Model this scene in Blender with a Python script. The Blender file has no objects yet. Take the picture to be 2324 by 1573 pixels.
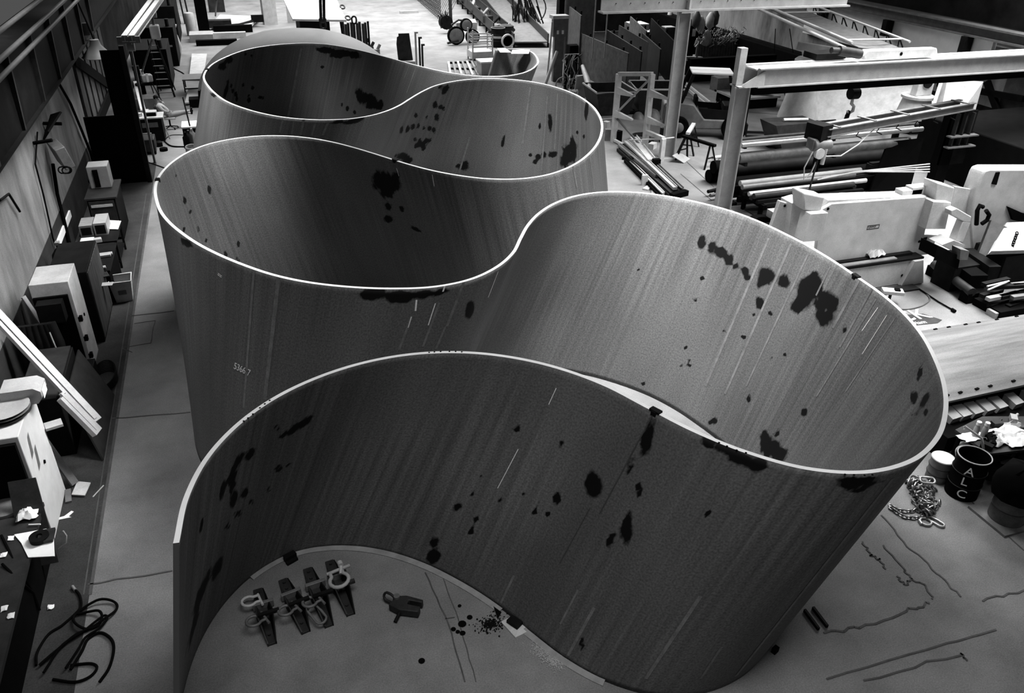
import bpy, bmesh, math, random
import numpy as np
from mathutils import Vector, Matrix
from mathutils.bvhtree import BVHTree
random.seed(7)
S = bpy.context.scene
COL = S.collection
# ------------------------------------------------------------------ camera
FPX, PX, PY, WPX, HPX = 1808.0, 1162.0, 774.0, 2324.0, 1573.0
CAM = Vector((0, 0, 10.0))
YAW, PITCH, ROLL = math.radians(19.2), math.radians(30.0), math.radians(1.2)
_h = Vector((math.sin(YAW), math.cos(YAW), 0))
FW = _h * math.cos(PITCH) + Vector((0, 0, -math.sin(PITCH)))
_r = Vector((math.cos(YAW), -math.sin(YAW), 0)); _u = _r.cross(FW)
RT = _r * math.cos(ROLL) + _u * math.sin(ROLL); UP = _u * math.cos(ROLL) - _r * math.sin(ROLL)
cd = bpy.data.cameras.new('camera'); cam = bpy.data.objects.new('camera', cd); COL.objects.link(cam)
cd.sensor_width = 36; cd.lens = 36 * FPX / WPX; cd.clip_end = 300
cd.shift_x = 0.0; cd.shift_y = -(HPX / 2 - PY) / WPX
cam.matrix_world = Matrix.Translation(CAM) @ Matrix((RT, UP, -FW)).transposed().to_4x4()
S.camera = cam
S.view_settings.view_transform = 'Standard'; S.view_settings.look = 'None'
S.view_settings.gamma = 1.0; S.view_settings.exposure = 0.0; S.view_settings.use_curve_mapping = False
# ------------------------------------------------------------------ light
w = bpy.data.worlds.new('world'); S.world = w; w.use_nodes = True
w.node_tree.nodes['Background'].inputs[0].default_value = (1, 1, 1, 1)
w.node_tree.nodes['Background'].inputs[1].default_value = 0.08
def area(name, loc, target, sx, sy, power, spread=180):
    l = bpy.data.lights.new(name, 'AREA'); l.shape = 'RECTANGLE'; l.size = sx; l.size_y = sy; l.energy = power; l.spread = math.radians(spread)
    o = bpy.data.objects.new(name, l); COL.objects.link(o); o.location = loc
    o.rotation_euler = (Vector(target) - Vector(loc)).to_track_quat('-Z', 'Y').to_euler()
    return o
area('skylight_far', (14, 68, 17), (13, 67, 0), 34, 28, 22470, 150)
area('fill_centre_right', (9, 14, 14), (9.3, 13.5, 0), 5, 5, 760, 55)  # unseen fill added for the right wall of the second bay
area('fill_centre', (8, 17, 15), (6, 14.5, 0), 6, 6, 220, 110)  # added soft fill over the middle bays, no fixture in view
area('fill_near', (2, 4, 15), (2, 5.5, 0), 8, 6, 290, 85)  # invisible fill lamp added above the nearest floor, spread narrowed
area('skylight_right', (25, 22, 14), (22, 21, 0), 10, 16, 5810, 100)
area('fill_press', (19, 12, 13), (17.5, 15, 0), 6, 5, 490, 75)  # added fill aimed at the press, not a visible source
area('fill_left', (-2.3, 37, 13), (-2.3, 36, 0), 2.5, 8, 750, 75)  # unseen lamp put above the left walkway to brighten it
area('fill_wall', (7, 16, 14), (-5, 15, 1.5), 3, 10, 630, 45)  # added fill aimed across at the left cabinets and wall
area('fill_bay4', (7, 24, 14), (8.5, 23, 1), 4, 4, 750, 50)  # extra narrow fill into the bay, no such source seen
area('fill_ribbon_end', (7, 29, 14), (10.5, 30.5, 1), 3, 3, 420, 40)  # added to brighten the inner wall at the ribbon's end
area('fill_left_mid', (-3.2, 29, 12), (-0.6, 27.5, 1), 1.5, 5, 240, 45)  # added fill lifting the outer left face of the far bay
area('fill_wall_far', (0, 23, 12), (-5.4, 23, 2), 2, 10, 410, 50)  # unseen fill thrown on the upper left wall
area('fill_left_edge', (-3, 16, 12), (-1, 15.5, 1.5), 1.5, 5, 30, 40)  # faint added fill on the outer face of the left curve
# ------------------------------------------------------------------ geometry helpers
def ray(u, v): return FW + RT * ((u - PX) / FPX) - UP * ((v - PY) / FPX)
def at(u, v, z=0.0):                    # where the line of sight meets the level z
    d = ray(u, v); return CAM + d * ((z - CAM.z) / d.z)
def onX(u, v, X): d = ray(u, v); return CAM + d * ((X - CAM.x) / d.x)
def onY(u, v, Y): d = ray(u, v); return CAM + d * ((Y - CAM.y) / d.y)
def pix(p):
    d = Vector(p) - CAM; z = d.dot(FW); return (PX + FPX * d.dot(RT) / z, PY - FPX * d.dot(UP) / z)
def topz(b, v):
    lo, hi = -1.0, 9.8
    for _ in range(40):
        m = (lo + hi) / 2
        if pix((b[0], b[1], m))[1] > v: lo = m
        else: hi = m
    return lo
PI = math.pi
class MB:
    def __init__(s): s.v = []; s.f = []; s.m = []; s.cm = 0
    def add(s, vs, fs):
        n = len(s.v); s.v += [tuple(p) for p in vs]; s.f += [tuple(i + n for i in f) for f in fs]; s.m += [s.cm] * len(fs); return s
    def box(s, x0, x1, y0, y1, z0, z1, M=None):
        vs = [(x, y, z) for z in (z0, z1) for y in (y0, y1) for x in (x0, x1)]
        if M is not None: vs = [tuple(M @ Vector(p)) for p in vs]
        return s.add(vs, [(0, 2, 3, 1), (4, 5, 7, 6), (0, 1, 5, 4), (2, 6, 7, 3), (0, 4, 6, 2), (1, 3, 7, 5)])
    def cbox(s, c, d, rz=0, rx=0, ry=0):
        M = Matrix.Translation(c) @ Matrix.Rotation(rz, 4, 'Z') @ Matrix.Rotation(ry, 4, 'Y') @ Matrix.Rotation(rx, 4, 'X')
        return s.box(-d[0] / 2, d[0] / 2, -d[1] / 2, d[1] / 2, -d[2] / 2, d[2] / 2, M)
    def prism(s, poly, a, b, axis='z'):
        def P(p, t): return {'z': (p[0], p[1], t), 'y': (p[0], t, p[1]), 'x': (t, p[0], p[1])}[axis]
        n = len(poly); vs = [P(p, a) for p in poly] + [P(p, b) for p in poly]
        return s.add(vs, [tuple(range(n))[::-1], tuple(range(n, 2 * n))] + [(i, (i + 1) % n, n + (i + 1) % n, n + i) for i in range(n)])
    def tube(s, pts, r, n=8, cap=True, closed=False):
        pts = [Vector(p) for p in pts]; rs = r if isinstance(r, (list, tuple)) else [r] * len(pts)
        vs = []; L = len(pts); ref = None
        for i, p in enumerate(pts):
            if closed: t = (pts[(i + 1) % L] - pts[i - 1])
            else: t = (pts[min(i + 1, L - 1)] - pts[max(i - 1, 0)])
            t = t.normalized() if t.length > 1e-9 else Vector((0, 0, 1))
            if ref is None: ref = t.cross(Vector((0, 0, 1)) if abs(t.z) < .9 else Vector((1, 0, 0))).normalized()
            ref = (ref - t * ref.dot(t)).normalized(); q = t.cross(ref)
            for k in range(n):
                a = 2 * PI * k / n; vs.append(p + (ref * math.cos(a) + q * math.sin(a)) * rs[i])
        fs = [(i * n + k, i * n + (k + 1) % n, (i + 1) * n + (k + 1) % n, (i + 1) * n + k) for i in range(L - 1) for k in range(n)]
        if closed: fs += [((L - 1) * n + k, (L - 1) * n + (k + 1) % n, (k + 1) % n, k) for k in range(n)]
        elif cap: fs += [tuple(range(n))[::-1], tuple(range((L - 1) * n, L * n))]
        return s.add(vs, fs)
    def lathe(s, prof, n=24, M=None, closed=False):
        vs = []
        for (r, z) in prof:
            for k in range(n):
                a = 2 * PI * k / n; p = Vector((r * math.cos(a), r * math.sin(a), z)); vs.append(M @ p if M is not None else p)
        L = len(prof); fs = [(i * n + k, i * n + (k + 1) % n, (i + 1) * n + (k + 1) % n, (i + 1) * n + k) for i in range(L - 1) for k in range(n)]
        fs += [tuple(range(n))[::-1], tuple(range((L - 1) * n, L * n))]
        return s.add(vs, fs)
    def ibeam(s, a, b, w_, h, tf=.03, tw=.02, up=(0, 0, 1)):
        a = Vector(a); b = Vector(b); t = (b - a).normalized(); up = Vector(up); up = (up - t * up.dot(t)).normalized(); sd = t.cross(up)
        def bar(x0, x1, z0, z1):
            vs = [p + sd * x + up * z for p in (a, b) for x, z in ((x0, z0), (x1, z0), (x1, z1), (x0, z1))]
            s.add(vs, [(3, 2, 1, 0), (4, 5, 6, 7), (0, 1, 5, 4), (1, 2, 6, 5), (2, 3, 7, 6), (3, 0, 4, 7)])
        bar(-w_ / 2, w_ / 2, -h / 2, -h / 2 + tf); bar(-w_ / 2, w_ / 2, h / 2 - tf, h / 2); bar(-tw / 2, tw / 2, -h / 2 + tf, h / 2 - tf)
        return s
    def bar(s, a, b, w_, h, up=(0, 0, 1)):
        a = Vector(a); b = Vector(b); t = (b - a).normalized(); up = Vector(up)
        if abs(t.dot(up)) > .99: up = Vector((0, 1, 0))
        up = (up - t * up.dot(t)).normalized(); sd = t.cross(up)
        vs = [p + sd * x * w_ / 2 + up * z * h / 2 for p in (a, b) for x, z in ((-1, -1), (1, -1), (1, 1), (-1, 1))]
        return s.add(vs, [(3, 2, 1, 0), (4, 5, 6, 7), (0, 1, 5, 4), (1, 2, 6, 5), (2, 3, 7, 6), (3, 0, 4, 7)])
    def link(s, c, d, up, L=.1, W=.06, r=.012, n=6):     # one oval chain link
        d = Vector(d).normalized(); up = Vector(up); up = (up - d * up.dot(d)).normalized(); c = Vector(c); pts = []
        for k in range(12):
            a = 2 * PI * k / 12; x = math.cos(a) * W / 2; y = math.sin(a) * W / 2 + (L - W) / 2 * (1 if math.sin(a) > 0 else -1 if math.sin(a) < 0 else 0)
            pts.append(c + up * x + d * y)
        return s.tube(pts, r, n, closed=True)
    def sheet(s, P, th):                     # grid of points with a thickness along +z
        nu, nv = len(P), len(P[0]); vs = [p for r in P for p in r] + [Vector(p) - Vector((0, 0, th)) for r in P for p in r]; N = nu * nv
        fs = []
        for i in range(nu - 1):
            for j in range(nv - 1):
                a, b, c, d = i * nv + j, (i + 1) * nv + j, (i + 1) * nv + j + 1, i * nv + j + 1
                fs += [(a, b, c, d), (d + N, c + N, b + N, a + N)]
        for i in range(nu - 1):
            for j in (0, nv - 1):
                a, b = i * nv + j, (i + 1) * nv + j; fs.append((a, b, b + N, a + N))
        for j in range(nv - 1):
            for i in (0, nu - 1):
                a, b = i * nv + j, i * nv + j + 1; fs.append((a, b, b + N, a + N))
        return s.add(vs, fs)
    def build(s, name, mat, parent=None, smooth=True, bevel=0, label=None):
        me = bpy.data.meshes.new(name); me.from_pydata(s.v, [], s.f); me.update()
        mats = mat if isinstance(mat, (list, tuple)) else [mat]
        for m in mats: me.materials.append(m)
        if len(mats) > 1: me.polygons.foreach_set('material_index', s.m)
        bm = bmesh.new(); bm.from_mesh(me); bmesh.ops.recalc_face_normals(bm, faces=bm.faces); bm.to_mesh(me); bm.free()
        if smooth:
            me.polygons.foreach_set('use_smooth', [True] * len(me.polygons))
            try: me.set_sharp_from_angle(angle=math.radians(48))
            except Exception: pass
        o = bpy.data.objects.new(name, me); COL.objects.link(o)
        if parent is not None: o.parent = parent
        if bevel:
            b = o.modifiers.new('bevel', 'BEVEL'); b.width = bevel; b.segments = 2; b.limit_method = 'ANGLE'
        if label: o['label'] = label
        return o
def tag(o, label, cat, group=None, kind=None):
    o['label'] = label; o['category'] = cat
    if group: o['group'] = group
    if kind: o['kind'] = kind
    return o
def thing(name, label, cat, loc=(0, 0, 0), rz=0, group=None):
    o = bpy.data.objects.new(name, None); COL.objects.link(o); o.empty_display_size = .2
    o.location = loc; o.rotation_euler = (0, 0, rz); return tag(o, label, cat, group)
def struct(o, label=None):
    o['kind'] = 'structure'
    if label: o['label'] = label
    return o
def copy_tree(o, loc, rz, label, group=None):
    r = o.copy(); COL.objects.link(r); r.location = loc; r.rotation_euler = (0, 0, rz); r['label'] = label
    if group: r['group'] = group
    for ch in list(o.children):
        c = ch.copy(); COL.objects.link(c); c.parent = r
        for g in list(ch.children):
            d = g.copy(); COL.objects.link(d); d.parent = c
    return r
# ------------------------------------------------------------------ materials
def mat(name, col, rough=.7, metal=0.0, var=.25, scale=3.0, stretch=None, spec=.3, bump=0.0, fine=.0):
    m = bpy.data.materials.new(name); m.use_nodes = True; nt = m.node_tree; b = nt.nodes['Principled BSDF']
    b.inputs['Roughness'].default_value = rough; b.inputs['Metallic'].default_value = metal; b.inputs['Specular IOR Level'].default_value = min(spec, .02 + 3 * col)
    tc = nt.nodes.new('ShaderNodeTexCoord'); mp = nt.nodes.new('ShaderNodeMapping'); nt.links.new(tc.outputs['Object'], mp.inputs[0])
    if stretch: mp.inputs['Scale'].default_value = stretch
    n = nt.nodes.new('ShaderNodeTexNoise'); n.inputs['Scale'].default_value = scale; n.inputs['Detail'].default_value = 8; n.inputs['Roughness'].default_value = .65
    nt.links.new(mp.outputs[0], n.inputs[0])
    mr = nt.nodes.new('ShaderNodeMapRange'); mr.inputs[1].default_value = .3; mr.inputs[2].default_value = .7
    mr.inputs[3].default_value = col * (1 - var); mr.inputs[4].default_value = min(1, col * (1 + var)); nt.links.new(n.outputs[0], mr.inputs[0])
    out = mr.outputs[0]
    if fine:
        n2 = nt.nodes.new('ShaderNodeTexNoise'); n2.inputs['Scale'].default_value = 45; n2.inputs['Detail'].default_value = 3; nt.links.new(tc.outputs['Object'], n2.inputs[0])
        m2 = nt.nodes.new('ShaderNodeMapRange'); m2.inputs[1].default_value = .3; m2.inputs[2].default_value = .7; m2.inputs[3].default_value = 1 - fine; m2.inputs[4].default_value = 1 + fine
        nt.links.new(n2.outputs[0], m2.inputs[0]); mu = nt.nodes.new('ShaderNodeMath'); mu.operation = 'MULTIPLY'
        nt.links.new(out, mu.inputs[0]); nt.links.new(m2.outputs[0], mu.inputs[1]); out = mu.outputs[0]
    nt.links.new(out, b.inputs['Base Color'])
    if bump:
        bp = nt.nodes.new('ShaderNodeBump'); bp.inputs['Strength'].default_value = bump; bp.inputs['Distance'].default_value = .02
        nt.links.new(n.outputs[0], bp.inputs['Height']); nt.links.new(bp.outputs[0], b.inputs['Normal'])
    return m
M = {}
M['white'] = mat('white_paint', .56, .5, var=.1)
M['paper'] = mat('white_paper', .85, .8, var=.06)
M['cream'] = mat('pale_machine_paint', .5, .5, var=.22, scale=2.5, fine=.08)
M['lgrey'] = mat('light_grey_paint', .36, .5, var=.18, scale=2.5, fine=.08)
M['grey'] = mat('grey_steel', .14, .5, .2, var=.3, fine=.1)
M['dgrey'] = mat('dark_grey_steel', .03, .5, .2, var=.4, fine=.1)
M['dark'] = mat('dark_painted_steel', .008, .6, var=.4)
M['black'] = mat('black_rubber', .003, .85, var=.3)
M['galv'] = mat('galvanised_steel', .36, .35, .6, var=.2)
M['rim'] = mat('bare_ground_steel', .88, .5, 0, var=.1, scale=1.5)
M['wood'] = mat('weathered_wood', .2, .8, var=.4, stretch=(1, 12, 12))
M['skin'] = mat('skin', .3, .6, var=.08)
M['cloth_light'] = mat('pale_shirt_cloth', .42, .9, var=.15)
M['jean'] = mat('faded_trouser_cloth', .2, .9, var=.2)
M['chain'] = mat('worn_chain_steel', .18, .35, .7, var=.4, scale=12)
M['plaster'] = mat('stained_plaster_wall', .2, .85, var=.65, scale=.8, stretch=(1, 1, .35), fine=.25)
M['dado'] = mat('dark_dado_paint', .028, .8, var=.4, scale=1.2, fine=.2)
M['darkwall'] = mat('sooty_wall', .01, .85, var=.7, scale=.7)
M['floor'] = mat('dusty_concrete', .178, .82, var=.32, scale=.55, spec=.25, fine=.2)
M['floor_dark'] = mat('dark_slab_and_shade', .036, .75, var=.5, scale=.8, spec=.3, fine=.25)
M['crack'] = mat('dark_joint', .075, .9, var=.3)
M['rolled'] = mat('rolled_scaled_plate', .16, .55, .2, var=.55, scale=1.0, stretch=(.25, 2.6, 1), fine=.15)
M['dome'] = mat('pale_shot_blasted_steel', .24, .6, .1, var=.12, scale=.8, fine=.12)
# ------------------------------------------------------------------ setting
b = MB(); b.box(-6.4, 80, -12, 110, -.3, 0); struct(b.build('floor', M['floor']))
b = MB(); b.box(-6, -3.36, -12, 34, 0, .006); struct(b.build('floor', M['floor_dark']), 'darker floor slab along the left wall, its far end painted-in shadow')  # darker slab; its far end also stands in for shade
def ribbon(pts, wd, z, name, m):
    """thin painted or cracked line lying on the floor"""
    b = MB(); pts = [Vector(p) for p in pts]
    for i in range(len(pts) - 1):
        p, q = pts[i], pts[i + 1]; t = (q - p).normalized(); n = Vector((-t.y, t.x, 0)) * wd / 2; p = p - t * wd * .08; q = q + t * wd * .08
        b.add([p + n, p - n, q - n, q + n, p + n + Vector((0, 0, -.004)), p - n + Vector((0, 0, -.004)), q - n + Vector((0, 0, -.004)), q + n + Vector((0, 0, -.004))],
              [(0, 1, 2, 3), (7, 6, 5, 4), (0, 4, 5, 1), (1, 5, 6, 2), (2, 6, 7, 3), (3, 7, 4, 0)])
    for k in range(len(b.v)):
        b.v[k] = (b.v[k][0], b.v[k][1], z + (b.v[k][2]))
    return b.build(name, m)
def wob(pts, a=.03, n=6):
    out = []
    for i in range(len(pts) - 1):
        p, q = Vector(pts[i]), Vector(pts[i + 1])
        for k in range(n): out.append(p.lerp(q, k / n) + Vector((random.uniform(-a, a), random.uniform(-a, a), 0)) * (0 if i + k == 0 else 1))
    out.append(Vector(pts[-1])); return out
LN = [([(205, 1350), (345, 440)], .05, 0), ([(190, 1350), (332, 440)], .02, 0), ([(255, 950), (432, 936)], .03, .02), ([(200, 1327), (391, 1296)], .03, .02),
      ([(296, 718), (395, 706)], .035, .01), ([(276, 790), (342, 779), (352, 728), (305, 735)], .02, .01), ([(300, 800), (276, 790)], .02, .01),
      ([(1876, 1542), (2150, 1461), (2260, 1430)], .03, .01), ([(1870, 1437), (1950, 1425), (2060, 1385), (2110, 1370)], .035, .04), ([(1960, 1545), (2180, 1484), (2195, 1500)], .03, .03),
      ([(2000, 1170), (2060, 1240), (2125, 1300), (2180, 1355)], .03, .03), ([(1958, 1230), (1975, 1260), (1995, 1270), (2010, 1292)], .03, .03),
      ([(2005, 1238), (2050, 1290), (2070, 1315), (2100, 1330), (2115, 1360)], .03, .03), ([(2035, 1308), (2055, 1328), (2070, 1315)], .03, .03), ([(2195, 1130), (2324, 1250)], .025, .01), ([(2230, 1365), (2324, 1340)], .03, .03),
      ([(965, 1300), (1020, 1420), (1055, 1548)], .022, .01), ([(1005, 1310), (1040, 1405), (1080, 1548)], .015, .01), ([(1010, 1405), (1032, 1402)], .015, .0),
      ([(1540, 350), (1620, 425)], .03, 0), ([(1545, 395), (1615, 455)], .03, 0), ([(1760, 305), (1830, 303)], .05, 0), ([(1680, 297), (1730, 298)], .06, 0), ([(1683, 307), (1735, 309)], .06, 0), ([(1700, 255), (1800, 262)], .04, 0)]
for i, (ps, wd, a) in enumerate(LN):
    P = [at(u, v, .0) for u, v in ps]
    if a: P = wob(P, a)
    struct(ribbon(P, wd, .0105, 'trim_%d' % (i + 1), M['crack']), 'dark joint or crack in the concrete floor')
WX = -5.4
b = MB(); b.box(WX - .3, WX, 3, 33.2, 0, 4.5); struct(b.build('wall_left', M['plaster']))
b = MB(); b.box(WX, WX + .012, 3, 33.2, 0, 1.34); struct(b.build('baseboard_left', M['dado']), 'dark painted dado along the plaster wall')
b = MB(); b.box(WX - .9, WX - .6, 33.2, 90, 0, 6); struct(b.build('wall_left', M['darkwall']), 'sooty dark wall beyond the plaster wall')
RX = 32.0
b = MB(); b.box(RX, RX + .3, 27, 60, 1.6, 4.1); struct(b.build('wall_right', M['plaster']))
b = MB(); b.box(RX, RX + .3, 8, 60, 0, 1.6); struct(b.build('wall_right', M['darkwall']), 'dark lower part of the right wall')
b = MB(); b.box(RX, RX + .3, 8, 27, 1.6, 4.1); struct(b.build('wall_right', mat('dark_near_wall', .05, .9, var=.7, scale=.9)), 'darker near part of the right wall')  # near stretch of the wall in a darker tone
b = MB(); b.box(-6.4, 34, 100, 100.4, 0, 14); struct(b.build('wall_back', M['plaster']), 'far end wall of the hall')
b = MB(); b.box(24.2, 32.3, 60, 60.3, 0, 6); struct(b.build('wall_back', M['darkwall']))
# ------------------------------------------------------------------ the steel sculpture
RIM=[[-1.27, 6.97], [-1.18, 7.69], [-0.95, 8.38], [-0.56, 8.99], [-0.04, 9.48], [0.6, 9.83], [1.3, 10.02], [2.02, 10.03], [2.72, 9.85], [3.35, 9.5], [3.89, 9.02], [4.33, 8.43], [4.65, 7.78], [4.97, 7.13], [5.38, 6.53], [5.9, 6.03], [6.55, 5.75], [7.26, 5.76], [7.92, 6.04], [8.49, 6.49], [8.98, 7.03], [9.39, 7.63], [9.74, 8.27], [10.0, 8.96], [10.15, 9.67], [10.21, 10.39], [10.25, 11.12], [10.24, 11.85], [10.16, 12.58], [10.03, 13.3], [9.79, 13.98], [9.41, 14.6], [8.94, 15.15], [8.36, 15.58], [7.68, 15.81], [6.98, 15.76], [6.33, 15.45], [5.78, 14.98], [5.32, 14.41], [4.94, 13.79], [4.57, 13.16], [4.08, 12.63], [3.47, 12.26], [2.77, 12.15], [2.06, 12.29], [1.38, 12.56], [0.75, 12.93], [0.2, 13.4], [-0.27, 13.96], [-0.69, 14.56], [-1.06, 15.19], [-1.37, 15.85], [-1.63, 16.53], [-1.82, 17.23], [-1.93, 17.95], [-1.99, 18.68], [-1.97, 19.41], [-1.85, 20.13], [-1.63, 20.83], [-1.31, 21.48], [-0.85, 22.03], [-0.23, 22.38], [0.47, 22.48], [1.16, 22.3], [1.77, 21.91], [2.28, 21.39], [2.71, 20.8], [3.1, 20.18], [3.47, 19.55], [3.85, 18.93], [4.28, 18.34], [4.79, 17.82], [5.38, 17.41], [6.07, 17.21], [6.77, 17.29], [7.41, 17.61], [7.98, 18.07], [8.48, 18.61], [8.92, 19.18], [9.32, 19.8], [9.67, 20.44], [9.98, 21.1], [10.24, 21.78], [10.45, 22.48], [10.61, 23.19], [10.7, 23.92], [10.73, 24.65], [10.65, 25.37], [10.47, 26.08], [10.18, 26.74], [9.75, 27.31], [9.16, 27.74], [8.49, 27.98], [7.78, 27.94], [7.11, 27.68], [6.52, 27.26], [6.04, 26.71], [5.61, 26.12], [5.21, 25.51], [4.81, 24.9], [4.34, 24.35], [3.77, 23.9], [3.1, 23.66], [2.39, 23.72], [1.72, 23.99], [1.14, 24.42], [0.66, 24.96], [0.26, 25.57], [-0.08, 26.22], [-0.35, 26.9], [-0.54, 27.6], [-0.69, 28.31], [-0.81, 29.04], [-0.9, 29.76], [-0.94, 30.49], [-0.9, 31.22], [-0.8, 31.94], [-0.65, 32.66], [-0.42, 33.35], [-0.13, 34.02], [0.2, 34.67], [0.59, 35.28], [1.09, 35.81], [1.7, 36.19], [2.39, 36.41], [3.1, 36.42], [3.75, 36.14], [4.26, 35.64], [4.68, 35.04], [5.05, 34.41], [5.38, 33.76], [5.68, 33.09], [5.98, 32.42], [6.26, 31.75], [6.54, 31.07], [6.85, 30.41], [7.19, 29.77], [7.6, 29.16], [8.1, 28.64], [8.72, 28.28], [9.41, 28.22], [10.07, 28.49], [10.59, 28.98], [11.01, 29.58], [11.35, 30.22], [11.59, 30.91], [11.76, 31.62], [11.86, 32.34], [11.73, 33.0], [11.19, 33.27], [10.53, 33.07]]
BASE=[[-1.96, 6.48], [-2.01, 7.42], [-1.93, 8.34], [-1.69, 9.19], [-1.29, 9.88], [-0.77, 10.36], [-0.14, 10.6], [0.54, 10.53], [1.22, 10.22], [1.85, 9.71], [2.39, 9.07], [2.82, 8.41], [3.14, 7.76], [3.46, 7.17], [3.86, 6.66], [4.38, 6.26], [5.03, 6.06], [5.73, 6.11], [6.4, 6.41], [6.98, 6.86], [7.47, 7.39], [7.88, 7.95], [8.22, 8.52], [8.45, 9.08], [8.57, 9.61], [8.58, 10.12], [8.57, 10.64], [8.51, 11.19], [8.38, 11.79], [8.19, 12.45], [7.89, 13.11], [7.45, 13.74], [6.92, 14.3], [6.3, 14.74], [5.6, 14.97], [4.87, 14.93], [4.22, 14.63], [3.67, 14.17], [3.23, 13.6], [2.9, 12.96], [2.58, 12.32], [2.17, 11.75], [1.66, 11.34], [1.06, 11.18], [0.48, 11.24], [-0.05, 11.41], [-0.51, 11.65], [-0.88, 11.97], [-1.16, 12.36], [-1.39, 12.82], [-1.57, 13.34], [-1.71, 13.91], [-1.78, 14.54], [-1.78, 15.2], [-1.72, 15.89], [-1.62, 16.59], [-1.46, 17.3], [-1.22, 18.01], [-0.88, 18.7], [-0.46, 19.36], [0.08, 19.92], [0.75, 20.31], [1.47, 20.45], [2.15, 20.32], [2.73, 20.01], [3.2, 19.56], [3.59, 19.06], [3.94, 18.52], [4.27, 17.98], [4.61, 17.46], [5.0, 16.97], [5.47, 16.55], [6.03, 16.24], [6.67, 16.14], [7.34, 16.31], [7.95, 16.73], [8.47, 17.28], [8.94, 17.89], [9.36, 18.55], [9.75, 19.22], [10.09, 19.91], [10.4, 20.61], [10.65, 21.34], [10.82, 22.08], [10.9, 22.85], [10.91, 23.63], [10.82, 24.41], [10.61, 25.19], [10.29, 25.96], [9.84, 26.71], [9.2, 27.37], [8.39, 27.91], [7.47, 28.26], [6.54, 28.33], [5.68, 28.16], [4.97, 27.81], [4.41, 27.31], [3.93, 26.75], [3.51, 26.17], [3.11, 25.57], [2.65, 25.02], [2.13, 24.57], [1.53, 24.31], [0.91, 24.34], [0.34, 24.58], [-0.17, 24.98], [-0.6, 25.5], [-0.96, 26.08], [-1.27, 26.7], [-1.52, 27.35], [-1.71, 28.02], [-1.85, 28.71], [-1.96, 29.4], [-2.05, 30.1], [-2.1, 30.8], [-2.07, 31.5], [-1.98, 32.2], [-1.84, 32.89], [-1.63, 33.56], [-1.36, 34.21], [-1.05, 34.84], [-0.68, 35.44], [-0.19, 35.94], [0.43, 36.31], [1.15, 36.5], [1.9, 36.49], [2.57, 36.19], [3.1, 35.67], [3.5, 35.07], [3.83, 34.44], [4.09, 33.8], [4.31, 33.15], [4.53, 32.49], [4.75, 31.83], [4.99, 31.16], [5.26, 30.5], [5.57, 29.85], [5.96, 29.25], [6.45, 28.72], [7.07, 28.36], [7.77, 28.3], [8.45, 28.56], [9.0, 29.04], [9.46, 29.62], [9.84, 30.26], [10.12, 30.94], [10.33, 31.64], [10.48, 32.35], [10.39, 33.0], [9.9, 33.27], [9.29, 33.06]]

H = 3.9
def dense(P, n):
    P = np.array(P); Q = np.vstack([2 * P[0] - P[1], P, 2 * P[-1] - P[-2]]); t = np.linspace(0, len(P) - 1 - 1e-6, n)
    i = t.astype(int); f = (t - i)[:, None]; p0, p1, p2, p3 = Q[i], Q[i + 1], Q[i + 2], Q[i + 3]
    return .5 * (2 * p1 + (-p0 + p2) * f + (2 * p0 - 5 * p1 + 4 * p2 - p3) * f * f + (-p0 + 3 * p1 - 3 * p2 + p3) * f ** 3)
NS, NV, TH = 1500, 44, .062
RD, BD = dense(RIM, NS), dense(BASE, NS)
def nrm(P): T = np.gradient(P, axis=0); T /= np.linalg.norm(T, axis=1)[:, None]; return np.c_[-T[:, 1], T[:, 0]]
NR, NB = nrm(RD), nrm(BD)
tv = np.linspace(0, 1, NV)
def side(sg):
    a = RD + NR * TH / 2 * sg; c = BD + NB * TH / 2 * sg
    G = np.zeros((NS, NV, 3)); G[..., :2] = a[:, None] * (1 - tv[None, :, None]) + c[:, None] * tv[None, :, None]; G[..., 2] = H * (1 - tv)[None, :]
    G[..., 2] = np.maximum(G[..., 2], .0); return G
GA, GB = side(1), side(-1)
Vv = np.vstack([GA.reshape(-1, 3), GB.reshape(-1, 3)]); N1 = NS * NV
idx = np.arange(NS * NV).reshape(NS, NV)
q = np.stack([idx[:-1, :-1], idx[1:, :-1], idx[1:, 1:], idx[:-1, 1:]], -1).reshape(-1, 4)
top = np.stack([idx[:-1, 0], idx[:-1, 0] + N1, idx[1:, 0] + N1, idx[1:, 0]], -1)
bot = np.stack([idx[:-1, -1], idx[1:, -1], idx[1:, -1] + N1, idx[:-1, -1] + N1], -1)
e0 = np.stack([idx[0, :-1], idx[0, 1:], idx[0, 1:] + N1, idx[0, :-1] + N1], -1); e1 = np.stack([idx[-1, :-1], idx[-1, :-1] + N1, idx[-1, 1:] + N1, idx[-1, 1:]], -1)
F = np.vstack([q, q[:, ::-1] + N1, top, bot, e0, e1])
me = bpy.data.meshes.new('ribbon_plate'); me.from_pydata(Vv.tolist(), [], F.tolist()); me.update()
slen = np.r_[0, np.cumsum(np.linalg.norm(np.diff(RD, axis=0), axis=1))]
sv = np.tile(np.repeat(slen, NV), 2); hv = np.tile(np.tile(H * (1 - tv), NS), 2); sidev = np.r_[np.zeros(N1), np.ones(N1)]
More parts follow.
